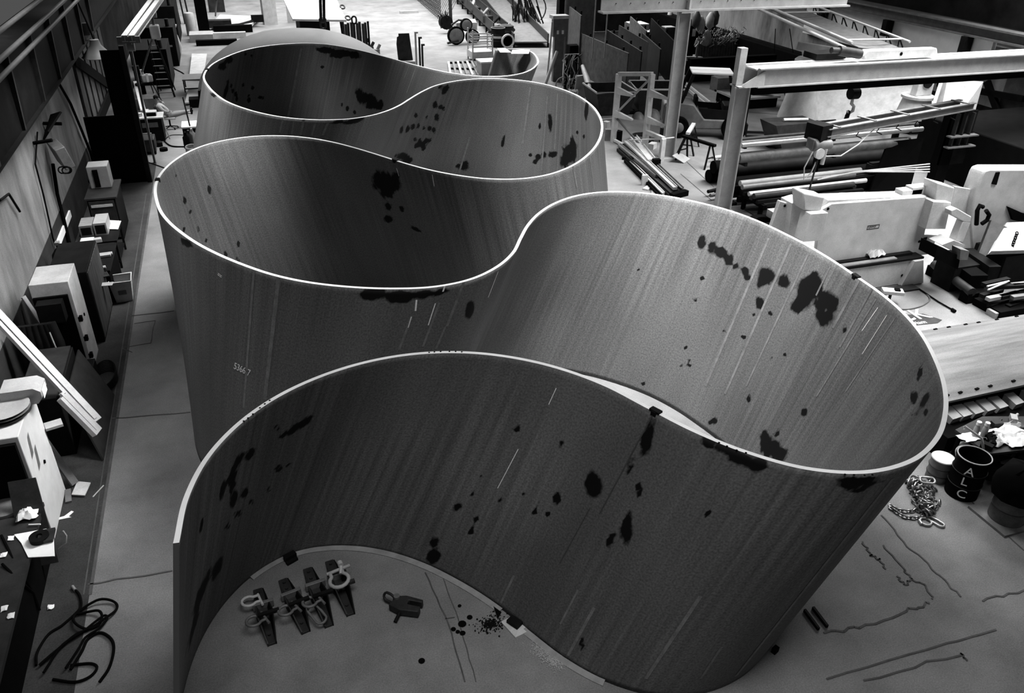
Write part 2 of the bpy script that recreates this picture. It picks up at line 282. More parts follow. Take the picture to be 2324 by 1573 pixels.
# where each visible mark sits on the plate: found by sight line, then kept in plate coordinates
bv = BVHTree.FromPolygons(Vv.tolist(), F.tolist())
def hit(u, v):
    loc, n, fi, d = bv.ray_cast(CAM, ray(u, v).normalized(), 200)
    if loc is None: return None
    f = F[fi]; k = f[int(np.argmin(np.linalg.norm(Vv[f] - np.array(loc), axis=1)))]
    return loc, n, float(sv[k]), float(hv[k]), int(sidev[k])
Dc = Vv - np.array(CAM); zc = Dc @ np.array(FW); UU = PX + FPX * (Dc @ np.array(RT)) / zc; VVp = PY - FPX * (Dc @ np.array(UP)) / zc
stain = np.zeros(len(Vv)); soft = np.zeros(len(Vv))
def blot(u, v, ru, rv, rot=0, arr=None, k=1.0):
    h = hit(u, v)
    if h is None: return
    arr = stain if arr is None else arr
    m = (sidev == h[4]) & (np.abs(sv - h[2]) < 3.0); a = math.radians(rot)
    du = UU[m] - u; dv = VVp[m] - v; x = (du * math.cos(a) + dv * math.sin(a)) / ru; y = (-du * math.sin(a) + dv * math.cos(a)) / rv
    arr[m] = np.maximum(arr[m], k * np.clip(1.5 - .75 * np.sqrt(x * x + y * y), 0, 1.5))
BL = [  # u, v, half width, half height, tilt
 (1348,1100,20,36,0),(1470,990,14,46,15),(1428,1062,8,22,20),(1449,1108,9,24,10),(1422,1200,13,36,8),(1384,1226,8,20,10),(1607,1165,4,18,15),
 (1263,1130,9,14,0),(1171,972,9,9,0),(1275,1010,10,8,40),(1220,1145,6,7,0),(1214,1163,6,9,0),(1244,1167,7,8,0),(1187,1125,6,9,0),(1135,1132,5,7,0),(1036,1152,9,14,60),(1080,1180,9,11,0),
 (1070,1206,7,9,0),(1075,1120,7,8,0),(1092,1085,6,7,0),(1320,1462,7,18,5),(985,1230,12,14,0),(985,1262,14,20,30),(525,1085,9,16,20),(535,1060,7,16,25),(545,1040,8,16,30),(566,1032,9,16,30),(555,1120,8,14,25),(530,1130,9,20,20),(505,1110,6,28,10),
 (631,1064,12,8,-20),(640,988,10,8,-20),(668,972,8,24,50),(690,960,8,16,50),(700,953,8,14,40),(628,970,8,8,0),(570,1138,7,9,20),(540,1165,11,8,-30),(515,1195,10,7,-40),(608,1113,8,6,-40),(528,1105,6,18,15),
 (492,1290,9,30,25),(455,1350,7,60,22),(440,1420,5,60,14),(457,1195,4,20,10),(656,1056,9,5,-30),
 # spatter below the rim, nearest plate
 (1650,1018,34,16,20),(1680,1040,34,18,20),(1720,1055,32,16,10),(1610,1005,26,12,25),(1930,1095,34,14,5),(1970,1092,30,12,-5),(1945,1110,22,10,0),
 # second bay, bright right wall
 (1592,551,9,20,0),(1614,563,13,15,0),(1636,572,15,14,10),(1656,590,10,16,0),(1670,603,7,10,0),(1691,615,10,10,0),(1697,628,9,10,0),(1740,626,20,22,10),(1732,634,14,22,30),(1780,638,13,18,10),
 (1828,660,26,36,15),(1850,650,20,34,0),(1870,684,22,26,0),(1890,690,14,26,0),(1870,720,20,22,0),(1815,690,18,24,30),(1449,611,5,5,0),(1594,632,6,7,0),(1580,679,6,6,0),(1725,688,10,16,0),(1711,712,5,7,0),(1749,712,6,7,0),(1917,745,6,12,20),
 (1556,790,4,5,0),(1687,765,5,6,0),(1645,749,5,5,0),(1561,820,5,5,0),(1548,828,5,5,0),(1565,828,5,5,0),(1700,905,6,10,10),(1825,935,8,10,20),(1750,815,6,6,0),(1782,803,6,6,0),(1976,860,5,6,0),(2088,845,6,22,15),(2075,900,9,16,5),(2098,908,7,22,35),(2075,940,6,9,20),(2100,935,6,12,20),
 (1738,1000,16,22,-20),(1750,1018,26,24,10),(1770,1030,18,18,0),(1765,985,5,14,10),(1612,957,5,9,0),(1622,955,6,10,10),(1667,985,4,7,0),(1460,870,6,6,0),(1408,882,4,4,0),
 # second bay, outer left
 (850,668,42,14,3),(900,672,60,12,0),(960,668,40,10,-6),(1000,662,20,8,-10),(1066,704,11,22,15),(905,680,30,10,0),(425,552,18,8,30),(788,759,4,3,0),
 # third bay inside, left
 (475,430,4,9,-10),(419,455,5,9,-15),(432,480,4,6,0),(418,521,4,6,0),(449,521,4,6,0),(541,553,4,7,0),(512,577,5,7,0),(540,590,5,5,0),(562,521,3,5,0),(468,546,4,5,0),(398,396,4,5,0),
 (868,410,26,22,5),(895,414,16,26,5),(880,430,20,18,0),(858,402,14,14,0),(882,468,8,8,20),(911,475,5,8,-30),(880,497,10,9,0),(944,520,12,5,30),
 # third bay inside, right
 (1010,203,8,12,20),(998,198,5,5,0),(988,239,7,9,0),(1001,243,5,6,0),(1008,247,3,5,0),(991,266,6,9,0),(944,262,4,7,0),(968,266,3,5,0),(937,288,6,7,30),(925,293,4,9,20),(911,295,4,9,20),(950,286,4,6,0),(962,291,3,5,0),(975,292,5,7,0),(985,296,4,9,0),
 (942,317,4,6,0),(952,325,6,11,10),(960,330,7,9,0),(968,320,6,8,0),(945,332,5,5,0),(978,318,3,5,0),(962,337,6,5,0),(914,355,18,8,0),(925,364,12,8,0),(1054,376,12,12,0),(1040,376,8,6,0),
 (1142,320,4,16,8),(1248,277,5,22,0),(1225,285,3,9,0),(1288,350,12,26,0),(1300,340,10,30,0),(1283,362,12,20,0),(1255,350,10,8,0),(1235,352,6,8,0),(1222,355,8,7,0),(1203,352,5,5,0),(1213,368,6,5,0),(1331,250,5,24,5),(1310,300,3,4,0),(1325,310,3,5,0),
 # far bay
 (525,195,3,5,0),(528,206,4,6,0),(552,193,3,4,0),(574,200,4,5,0),(535,213,4,6,0),(537,225,4,6,0),(565,216,3,4,0),(565,227,5,6,0),(590,221,5,4,0),(597,222,4,4,0),(513,205,4,22,12),(517,190,2,10,10),(732,152,5,4,0),(557,122,4,4,0),(571,127,3,4,0),
 (505,150,12,8,-50),(520,136,10,8,-40),(740,114,26,7,8),(780,120,30,8,8),(800,124,22,8,8),(765,126,20,6,5),
 (815,214,10,16,0),(826,222,14,16,5),(840,226,14,14,10),(850,238,14,10,10),(862,240,10,12,10),(840,240,12,8,0),(776,238,3,5,0),(788,247,4,6,0),(805,255,4,5,0),(770,276,20,5,-8),(800,276,22,6,-10),(815,270,16,6,-10),(485,215,8,5,30)]
for t in BL: blot(*t)
a = me.attributes.new('stain', 'FLOAT', 'POINT'); a.data.foreach_set('value', stain)
uv = np.stack([sv + sidev * 200, hv, sidev], -1); a = me.attributes.new('plate', 'FLOAT_VECTOR', 'POINT'); a.data.foreach_set('vector', uv.ravel())
m = bpy.data.materials.new('mill_scale_steel'); m.use_nodes = True; nt = m.node_tree; bs = nt.nodes['Principled BSDF']
def nd(t, **k):
    n = nt.nodes.new(t)
    for a_, v_ in k.items(): setattr(n, a_, v_)
    return n
def lk(a_, b_): nt.links.new(a_, b_)
def math_(op, a_, b_=None, c_=None):
    n = nd('ShaderNodeMath', operation=op)
    for i_, x_ in enumerate((a_, b_, c_)):
        if x_ is None: continue
        if isinstance(x_, (int, float)): n.inputs[i_].default_value = x_
        else: lk(x_, n.inputs[i_])
    return n.outputs[0]
def maprange(x_, a0, a1, b0, b1):
    n = nd('ShaderNodeMapRange'); lk(x_, n.inputs[0])
    for i_, y_ in enumerate((a0, a1, b0, b1)): n.inputs[i_ + 1].default_value = y_
    return n.outputs[0]
pa = nd('ShaderNodeAttribute', attribute_name='plate'); st = nd('ShaderNodeAttribute', attribute_name='stain')
def noise(scale, stretch, detail=6):
    mp = nd('ShaderNodeMapping'); mp.inputs['Scale'].default_value = stretch; lk(pa.outputs['Vector'], mp.inputs[0])
    n = nd('ShaderNodeTexNoise'); n.inputs['Scale'].default_value = scale; n.inputs['Detail'].default_value = detail; lk(mp.outputs[0], n.inputs[0]); return n.outputs[0]
strk = noise(1.0, (9.5, .12, 1), 2)          # roll lines running down the plate
fine = noise(1.0, (22, .5, 1), 3)
big = noise(.55, (1, .6, 1), 5); grain = noise(34, (1, 1, 1), 2); edge = noise(5.5, (1, .8, 1), 4)
c1 = math_('MULTIPLY', maprange(strk, .34, .66, .76, 1.22), maprange(fine, .3, .7, .88, 1.12))
patch = maprange(noise(.3, (1, .8, 1), 2), .42, .6, .15, 1.0)
c1 = math_('ADD', math_('MULTIPLY', math_('SUBTRACT', c1, 1.0), patch), 1.0)
c2 = math_('MULTIPLY', maprange(big, .3, .7, .78, 1.22), maprange(grain, .3, .7, .68, 1.32))
col = math_('MULTIPLY', math_('MULTIPLY', c1, c2), .105)
sm = math_('ADD', st.outputs['Fac'], math_('MULTIPLY', math_('SUBTRACT', edge, .5), 1.1))
msk = maprange(sm, .66, .9, 0, 1)
mx = nd('ShaderNodeMix'); mx.data_type = 'FLOAT'; lk(msk, mx.inputs[0]); lk(col, mx.inputs[2]); mx.inputs[3].default_value = .004
lk(mx.outputs[0], bs.inputs['Base Color']); bs.inputs['Roughness'].default_value = .62; bs.inputs['Specular IOR Level'].default_value = .12
M['mill'] = m
me.materials.append(M['mill']); me.materials.append(M['rim'])
mi = np.zeros(len(F), int); nq = len(q); mi[2 * nq:2 * nq + len(top)] = 1; me.polygons.foreach_set('material_index', mi)
sm_ = np.zeros(len(F), bool); sm_[:2 * nq] = True; me.polygons.foreach_set('use_smooth', sm_)
sculpture = thing('steel_sculpture', 'long winding ribbon of dark rolled steel plate with bright top edge, filling the floor', 'sculpture', (0, 0, 0))
o = bpy.data.objects.new('ribbon_plate', me); COL.objects.link(o); o.parent = sculpture
print('ribbon length', slen[-1])
# ground weld seams and grinding strips running down the plate
def strip(u0, v0, u1, v1, wd=.05, m_='seam', name='weld_seam'):
    a0, a1 = hit(u0, v0), hit(u1, v1)
    if not a0 or not a1 or a0[4] != a1[4] or abs(a0[2] - a1[2]) > 4: print('strip miss', u0, v0); return
    d_ = a1[2] - a0[2]; a1 = (a1[0], a1[1], a0[2] + max(-.04, min(.04, d_)), a1[3], a1[4])
    G = GA if a0[4] == 0 else GB; sg = 1 if a0[4] == 0 else -1; b = MB(); n = 14; L = []
    for k in range(n + 1):
        f = k / n; s_ = a0[2] + (a1[2] - a0[2]) * f; h_ = a0[3] + (a1[3] - a0[3]) * f; row = []
        for e in (-.5, .5):
            x = np.interp(s_ + e * wd, slen, np.arange(NS)); y = (1 - h_ / H) * (NV - 1); i = int(min(x, NS - 2)); j = int(min(y, NV - 2)); fx, fy = x - i, y - j
            p = G[i, j] * (1 - fx) * (1 - fy) + G[i + 1, j] * fx * (1 - fy) + G[i, j + 1] * (1 - fx) * fy + G[i + 1, j + 1] * fx * fy
            nn = NR[i] * sg; row.append(Vector(p) + Vector((nn[0], nn[1], 0)) * .006)
        L.append(row)
    vs = [p for r in L for p in r]; b.add(vs, [(2 * i, 2 * i + 1, 2 * i + 3, 2 * i + 2) for i in range(n)])
    return b.build(name, M[m_], sculpture)
M['seam'] = mat('ground_weld_steel', .16, .5, .1, var=.35, scale=6, fine=.2); M['chalk'] = mat('white_chalk', .8, .9, var=.2, scale=20); M['groove'] = mat('dark_groove', .05, .7)
SM = [(1746,542,1602,873,.06),(1800,551,1642,897,.06),(1840,570,1688,875,.05),(1947,637,1890,740,.06),(1980,660,1905,790,.05),(1992,672,1850,900,.04),(2035,720,1900,870,.03),(1885,600,1850,670,.04),
 (635,633,612,904,.09),(577,614,568,931,.06),(542,600,540,960,.035),(1049,640,1010,740,.06),(1010,740,985,792,.05),(996,690,952,792,.045),(934,712,902,792,.045),(1590,1352,1466,1540,.055),(1500,1100,1500,1101,.01),
 (1350,1385,1292,1490,.05),(1312,1346,1270,1420,.035),(1640,1468,1590,1540,.04),(2026,1090,1670,1535,.06),(1168,1308,1140,1365,.04),
 (686,108,654,262,.09),(1202,200,1187,325,.07),(1241,215,1241,390,.05),(1264,215,1266,340,.04),(643,274,634,304,.06),(666,274,662,302,.04),(690,275,684,304,.07),(716,277,708,308,.05),(742,278,732,310,.07),(1068,310,1030,392,.05),(1305,225,1307,380,.03),(946,152,918,210,.05),(928,150,915,180,.04),
 (1300,376,1318,425,.06),(1338,350,1352,420,.06),(910,228,872,330,.04),(920,232,884,330,.03)]
for t in SM:
    if t[1] + 1 < t[3]: strip(*t)
for t in [(1265,880,1243,915,.012),(1176,1025,1128,1103,.012),(1130,612,1107,676,.02),(990,692,972,734,.02),(935,715,927,740,.015),(1005,650,1002,662,.03),(950,685,949,700,.03),(1990,700,1960,745,.012),(2010,720,1960,800,.01),(2000,660,1975,700,.012),(980,395,985,420,.02),(900,378,908,402,.02)]: strip(*t, m_='chalk', name='chalk_mark')
for t in [(1486,940,1340,1150,.02),(1340,1150,1265,1280,.015),(1305,222,1306,395,.025)]: strip(*t, m_='groove', name='plate_joint')
def letters(txt, u, v, size, parent, m_, du=10, dv=0, name='chalk_number'):
    """text written on a surface at the sight line, reading along the given direction"""
    h = hit(u, v); h2 = hit(u + du, v + dv)
    X = (Vector(h2[0]) - Vector(h[0])).normalized(); Z = Vector(h[1]).normalized()
    if Z.dot(CAM - Vector(h[0])) < 0: Z = -Z
    return text_obj(txt, Vector(h[0]) + Z * .012, X, Z, size, parent, m_, name)
def text_obj(txt, loc, X, Z, size, parent, m_, name, ext=.002):
    X = (X - Z * X.dot(Z)).normalized(); Y = Z.cross(X)
    cu = bpy.data.curves.new(name, 'FONT'); cu.body = txt; cu.size = size; cu.extrude = ext
    t = bpy.data.objects.new(name, cu); COL.objects.link(t); bpy.context.view_layer.update()
    dg = bpy.context.evaluated_depsgraph_get(); me_ = bpy.data.meshes.new_from_object(t.evaluated_get(dg)); bpy.data.objects.remove(t)
    o = bpy.data.objects.new(name, me_); COL.objects.link(o); me_.materials.clear(); me_.materials.append(m_)
    o.matrix_world = Matrix.Translation(loc) @ Matrix((X, Y, Z)).transposed().to_4x4()
    if parent is not None: o.parent = parent; o.matrix_parent_inverse = Matrix.Translation(parent.location).inverted() if parent.rotation_euler.z == 0 else Matrix.Identity(4)
    return o
letters('5366 7', 531, 836, .17, sculpture, M['chalk'], 25, 12)
letters('==', 494, 626, .12, sculpture, M['chalk'], 10, 8, 'chalk_mark')
# small dark bolt holes and clips on the rim
def rimhole(u, v, r=.012):
    p = at(u, v, H); b = MB(); b.lathe([(r, 0), (r, .004)], 8, Matrix.Translation((p.x, p.y, H))); b.build('rim_hole', M['black'], sculpture)
for u, v in [(553,956),(563,949),(574,940),(590,926),(601,917),(612,909),(974,800),(986,799),(1000,798),(1020,798),(1034,798),(1048,799),(1632,1005),(1650,1013),(1672,1022),(1693,1028),(1918,1077),(1938,1078),(1962,1079),(1980,1078),(1183,541)]: rimhole(u, v, .014)
def clip(u, v, L=.16):
    p = at(u, v, H); k = int(np.argmin(np.hypot(RD[:, 0] - p.x, RD[:, 1] - p.y))); p = Vector((RD[k, 0], RD[k, 1], H)); t = RD[min(k + 1, NS - 1)] - RD[k - 1]; a_ = math.atan2(t[1], t[0])
    b = MB(); b.cbox(p + Vector((0, 0, .012)), (L, .085, .03), a_); b.cbox(p + Vector((0, 0, -.02)), (L * .5, .11, .07), a_); b.build('rim_clip', M['dark'], sculpture)
for u, v in [(1487, 933), (888, 366), (467, 158), (357, 409), (1942, 628)]: clip(u, v)
# pale strip along the foot of the nearest bay
def lip(i0, i1, sg, wd=.09):
    b = MB(); vs = []
    ks = np.linspace(i0, i1, 60).astype(int)
    for k in ks:
        n_ = NB[k] * sg; p = BD[k] + n_ * (TH / 2 - .005); r_ = BD[k] + n_ * (TH / 2 + wd); vs += [(p[0], p[1], .035), (p[0] + n_[0] * .03, p[1] + n_[1] * .03, .034), (r_[0], r_[1], .012)]
    fs = []
    for i in range(len(ks) - 1):
        for j in (0, 1): fs.append((3 * i + j, 3 * i + 3 + j, 3 * i + 4 + j, 3 * i + 1 + j))
    b.add(vs, fs); b.build('foot_strip', mat('pale_foot_strip', .26, .8, var=.25, scale=4), sculpture, label='pale strip along the foot of the nearest curve')
ib = [int(np.argmin(np.hypot(BD[:600, 0] - at(u, v).x, BD[:600, 1] - at(u, v).y))) for u, v in ((560, 1312), (1140, 1380), (1200, 1425), (1377, 1546))]
lip(ib[0], ib[1], -1); lip(ib[2], ib[3], -1)
def wb(b, name, m, parent, **k):
    """a part modelled in room coordinates, stored relative to its thing"""
    l = Vector(parent.location); b.v = [tuple(Vector(p) - l) for p in b.v]; return b.build(name, m, parent, **k)
def solo(b, name, m, label, cat, group=None, origin=None, **k):
    """a thing that is a single mesh; its origin goes to its foot"""
    xs = [p[0] for p in b.v]; ys = [p[1] for p in b.v]; zs = [p[2] for p in b.v]
    o_ = origin or Vector(((min(xs) + max(xs)) / 2, (min(ys) + max(ys)) / 2, min(zs)))
    b.v = [tuple(Vector(p) - Vector(o_)) for p in b.v]; o = b.build(name, m, **k); o.location = o_; return tag(o, label, cat, group)
def quadp(pts, th=.02):
    """a flat plate through four points, with thickness downwards along its normal"""
    P = [Vector(p) for p in pts]; n = (P[1] - P[0]).cross(P[2] - P[0]).normalized() * th; k = len(P)
    return [tuple(p) for p in P] + [tuple(p - n) for p in P], [tuple(range(k)), tuple(range(k, 2 * k))[::-1]] + [(i, (i + 1) % k, k + (i + 1) % k, k + i) for i in range(k)]
# ------------------------------------------------------------------ left side: crane girder and wall fittings
t = thing('runway_girder', 'deep black crane girder with stiffener ribs running above the left wall', 'girder', (-5.2, 20, 4.5))
b = MB(); b.box(-5.6, -5.0, 6, 60, 4.55, 6.3); b.box(-5.75, -4.85, 6, 60, 6.3, 6.36); b.box(-5.75, -4.9, 6, 60, 4.5, 4.55); wb(b, 'girder_box', M['dark'], t)
for k in range(10):
    y = 10 + k * 3.0; b = MB(); b.prism([(-5.0, 4.55), (-4.93, 4.55), (-4.86, 6.3), (-5.0, 6.3)], y, y + .12, 'y'); wb(b, 'stiffener_rib', M['dgrey'], t)
M['pipe_dark'] = mat('dull_pipe', .07, .5, .4, var=.2)
for k, (u, v) in enumerate([(0, 178), (0, 135), (0, 70)]):
    p = onX(u, v, -4.7); b = MB(); b.tube([(-4.7 - .0, 6, p.z + .02 * 0), (-4.7, 60, p.z)], .06, 10)
    solo(b, 'service_pipe', M['pipe_dark'], ['lowest of the three long pipes running above the left girder', 'middle one of the three long pipes above the left girder', 'highest of the three long pipes above the left girder'][k], 'pipe', 'service pipes along the girder')
# wall fittings
def wallpipe(pts, r, label, m_='black'):
    b = MB(); P = [onX(u, v, WX + .08) for u, v in pts]; b.tube(P, r, 8); return solo(b, 'wall_conduit', M[m_], label, 'pipe', 'conduits fixed on the plaster wall')
wallpipe([(132, 186), (160, 235), (185, 295), (205, 345), (216, 385)], .045, 'thick black conduit running down the plaster wall towards the far cabinet')
wallpipe([(85, 130 + 170), (80, 372), (98, 440), (120, 540), (126, 556)], .022, 'thin dark cable running down the plaster wall to the gas cylinder')
wallpipe([(120, 372), (130, 440), (150, 520), (160, 562)], .05, 'black stand pipe below the tilted wall box')
wallpipe([(0, 455), (20, 440), (45, 480)], .03, 'short dark hooked pipe low on the plaster wall', 'dark')
t = thing('control_box', 'dark grey electrical box tilted out from the plaster wall above the cylinder', 'box', tuple(onX(140, 350, WX + .2)))
c = onX(138, 350, WX + .42)
b = MB(); b.cbox(c, (.28, 1.05, .62), .35, 0, -.25); wb(b, 'case', M['grey'], t, bevel=.02)
b = MB(); b.link(c + Vector((.1, -.62, -.28)), (1, 0, 0), (0, 0, 1), .3, .2, .02); b.link(c + Vector((.16, -.6, -.3)), (1, .3, 0), (0, 0, 1), .24, .18, .02); wb(b, 'cable_loop', M['black'], t)
t = thing('wall_bracket', 'black triangular bracket fin sticking out of the plaster wall above the tilted box', 'bracket', tuple(onX(115, 290, WX)))
b = MB(); vs, fs = quadp([onX(100, 320, WX), onX(118, 262, WX + .1), onX(141, 255, WX + .6), onX(112, 300, WX + .45)], .05); b.add(vs, fs); wb(b, 'fin', M['black'], t)
b = MB(); b.tube([onX(98, 280, WX + .02), onX(140, 281, WX + .5)], .05, 8); wb(b, 'arm', M['black'], t)
b = MB(); b.tube([onX(76, 325, WX + .02), onX(118, 318, WX + .5)], .05, 8); wb(b, 'arm', M['black'], t)
# the bell lamp
p = at(222, 128, 4.0); t = thing('pendant_lamp', 'dim bell shaped pendant lamp hanging near the dark far wall', 'lamp', tuple(p))
b = MB(); b.lathe([(.06, .62), (.16, .6), (.2, .4), (.42, .14), (.56, -.02), (.52, -.04), (.38, .1), (.16, .34)], 28, Matrix.Translation(p)); wb(b, 'lamp_shade', mat('dull_aluminium', .1, .5, .2, var=.1), t, smooth=True)
b = MB(); b.tube([p + Vector((0, 0, .6)), p + Vector((-.12, 0, 1.3)), p + Vector((-.25, 0, 1.9)), p + Vector((-.9, 0, 1.95))], .035, 8); wb(b, 'hanger', M['dark'], t)
b = MB(); b.cbox(p + Vector((-.3, .2, .95)), (.3, .3, .42), .4); wb(b, 'ballast_box', M['dgrey'], t)
# dim glazed screen with braces beyond the plaster wall
t = thing('slatted_screen', 'dim slatted glazed screen crossed by a black diagonal brace beyond the plaster wall', 'screen', (-5.25, 38, 0))
for k in range(7):
    y = 34.1 + k * 1.3; b = MB(); b.box(-5.5, -5.44, y, y + .9, 1.0, 4.3); wb(b, 'slat', mat('dim_glass_%d' % k, .06 + .012 * (k % 3), .6, var=.5) if k < 3 else mat('dim_glass', .06, .6, var=.5), t)
b = MB(); b.bar((-5.35, 33.6, 4.1), (-5.35, 40.5, 1.8), .08, .42); wb(b, 'diagonal_brace', M['black'], t)
b = MB(); b.box(-5.4, -5.3, 33.4, 43.5, 1.1, 1.5); b.box(-5.4, -5.3, 33.4, 43.5, 4.3, 4.5); wb(b, 'cross_rail', M['black'], t)
# black booth panels standing in for shade, beside two posts
t = thing('shadow_backdrop', 'tall black painted-shadow booth standing between the plaster wall and the walkway', 'backdrop', (-4.4, 33, 0))
b = MB(); b.box(-5.2, -3.57, 31.6, 31.66, 0, 2.5); wb(b, 'shade_panel', M['black'], t)
b = MB(); b.box(-4.2, -3.57, 31.67, 31.72, 0, 4.7); wb(b, 'shade_panel', M['black'], t)
b = MB(); b.box(-5.35, -3.57, 33.0, 33.06, 0, 1.1); wb(b, 'shade_panel', M['black'], t)
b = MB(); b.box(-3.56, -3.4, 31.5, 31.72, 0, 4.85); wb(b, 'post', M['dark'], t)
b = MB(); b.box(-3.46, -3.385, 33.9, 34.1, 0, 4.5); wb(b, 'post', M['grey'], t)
# overhead twin rail and hoist beside the booth
t = thing('hoist_rail', 'pale twin overhead rail running away from the black booth post', 'rail', tuple(at(290, 88, 5)))
a0 = at(283, 88, 4.95); a1 = at(352, -8, 4.95); g0 = at(299, 88, 4.95); g1 = at(368, -8, 4.95)
for p, q in ((a0, a1), (g0, g1)):
    b = MB(); b.ibeam(p, q, .2, .22, .03, .02); wb(b, 'rail', M['lgrey'], t)
b = MB(); b.cbox(a0.lerp(g0, .5) + Vector((0, .1, -.05)), (.75, .12, .22)); wb(b, 'end_plate', M['grey'], t)
p = at(297, 103, 4.6); b = MB(); b.tube([p + Vector((-.12, 0, 0)), p + Vector((.12, 0, 0))], .2, 14); wb(b, 'sheave', M['grey'], t)
t = thing('chain_hoist', 'pale chain hoist with hanging chain under the overhead twin rail', 'hoist', tuple(at(350, 75, 3.6)))
p = at(352, 72, 3.6); b = MB(); b.cbox(p, (.42, .5, .6)); wb(b, 'hoist_body', M['lgrey'], t, bevel=.05)
b = MB(); b.tube([p + Vector((0, 0, .3)), p + Vector((0, 0, .9))], .06, 8); b.tube([p + Vector((-.2, 0, .8)), p + Vector((.2, 0, .8))], .2, 10); wb(b, 'trolley', M['grey'], t)
e = at(322, 165, 1.5); b = MB(); s_ = p + Vector((-.15, 0, -.25))
for k in range(44):
    f = k / 43; b.link(s_.lerp(e, f), e - s_, (1, 0, 0) if k % 2 else (0, 1, .3), .1, .07, .018, 5)
wb(b, 'chain', M['chain'], t)
b = MB(); b.cbox(e, (.14, .14, .3)); wb(b, 'hook_block', M['cream'], t)
# ------------------------------------------------------------------ cabinets and clutter on the left
def cab(name, label, cat, x0, x1, y0, y1, h, body, z0=0.0, bev=.015):
    t = thing(name, label, cat, ((x0 + x1) / 2, (y0 + y1) / 2, z0)); b = MB(); b.box(x0, x1, y0, y1, z0, z0 + h); wb(b, 'carcass', M[body], t, bevel=bev); return t
X1 = -4.06
t = cab('storage_cabinet', 'large white steel cabinet with two dark stickers nearest the bottom left', 'cabinet', -4.75, X1, 12.15, 13.5, 2.2, 'white')
b = MB(); b.box(-4.72, -4.12, 12.07, 12.148, .9, 2.1); wb(b, 'door', M['black'], t)
for (u, v), s_ in (((68, 1013), 1), ((84, 1040), 1)):
    p = onX(u, v, X1 + .004); b = MB(); b.add([p + Vector((0, .02, .17)), p + Vector((0, .14, .2)), p + Vector((0, .06, -.17)), p + Vector((0, -.1, -.2))], [(0, 1, 2, 3)]); wb(b, 'sticker', M['grey'], t)
p = onX(100, 1048, X1 + .004); b = MB(); b.tube([p, p + Vector((.02, 0, 0))], .035, 10); wb(b, 'lock', M['black'], t)
p = at(60, 905, 2.2); t = thing('cardboard_carton', 'pale box with cut corners lying on top of the large white cabinet', 'box', (p.x, p.y, 2.2))
b = MB(); b.prism([(-.3, 0), (.22, 0), (.3, .1), (.3, .22), (.2, .3), (-.3, .3)], -.22, .22, 'y'); b.v = [tuple(Vector(q_) + t.location) for q_ in b.v]; wb(b, 'carton_body', M['lgrey'], t)
b = MB(); b.box(p.x + .302, p.x + .31, p.y - .14, p.y + .14, 2.24, 2.4); wb(b, 'label', M['paper'], t)
p = at(12, 942, 2.2); t = thing('tray_stack', 'oval trays stacked at the near edge of the large white cabinet', 'trays', (p.x, p.y, 2.2)) 
for k in range(3):
    b = MB(); b.lathe([(.05, 0), (.34, .01), (.4, .05), (.37, .05), (.3, .03)], 24, Matrix.Translation((p.x, p.y, 2.2 + k * .055))); wb(b, 'tray', M[['dgrey', 'grey', 'lgrey'][k]], t)
# tall narrow locker
t = cab('tall_locker', 'tall narrow pale locker with open dark front beside the plaster wall', 'locker', -4.8, -4.02, 17.85, 18.85, 2.3, 'cream')
b = MB(); b.box(-4.78, -4.1, 17.78, 17.848, .1, 2.0); wb(b, 'open_front', M['black'], t)
b = MB(); b.box(-4.7, -4.2, 17.5, 17.78, 1.5, 1.95); wb(b, 'drawer', M['dark'], t)
for z in (.4, .85, 1.35):
    b = MB(); b.cbox((-4.03 + .03, 17.9, z), (.08, .1, .12)); wb(b, 'hinge', M['black'], t)
b = MB(); b.tube([(-4.02, 18.4, 1.2), (-4.0, 18.4, 1.2)], .04, 8); wb(b, 'lock', M['black'], t)
# dark slatted cupboard behind locker
t = cab('wooden_cupboard', 'dark streaked wooden cupboard just behind the tall pale locker', 'cupboard', -4.75, -3.9, 19.2, 21.2, 1.9, 'dark')
M['streak'] = mat('streaked_dark_wood', .055, .8, var=.8, scale=2, stretch=(1, 6, .6))
b = MB(); b.box(-3.9, -3.88, 19.25, 21.15, .1, 1.85); wb(b, 'door', M['streak'], t)
# cupboard by near cabinet with perforated top
t = cab('tool_chest', 'dark steel tool chest with stencil cut openings in its top, leaning plates beside it', 'chest', -4.75, -4.0, 14.6, 16.6, 1.35, 'dark')
for k in range(4):
    for j in range(3):
        b = MB(); b.cbox((-4.55 + j * .2, 15.0 + k * .4 + .05 * j, 1.352), (.12, .2, .012), random.uniform(-.2, .2)); wb(b, 'cutout', M['black'], t)
b = MB(); b.box(-4.72, -4.04, 14.58, 16.62, 1.352, 1.37); b.v = b.v; wb(b, 'top_plate', M['dgrey'], t)
p = at(122, 965, 1.4); b = MB(); b.cbox((p.x, p.y, 1.41), (.28, .22, .05), .3); solo(b, 'shop_rag', M['lgrey'], 'folded pale rag on the near end of the dark tool chest', 'rag')
b = MB(); vs, fs = quadp([(-3.98, 15.0, 1.15), (-3.98, 16.8, 1.15), (-3.5, 16.6, .02), (-3.5, 14.2, .02)], .03); b.add(vs, fs); solo(b, 'leaning_plate', M['dgrey'], 'dark rust stained steel plate leaning on the tool chest', 'plate')
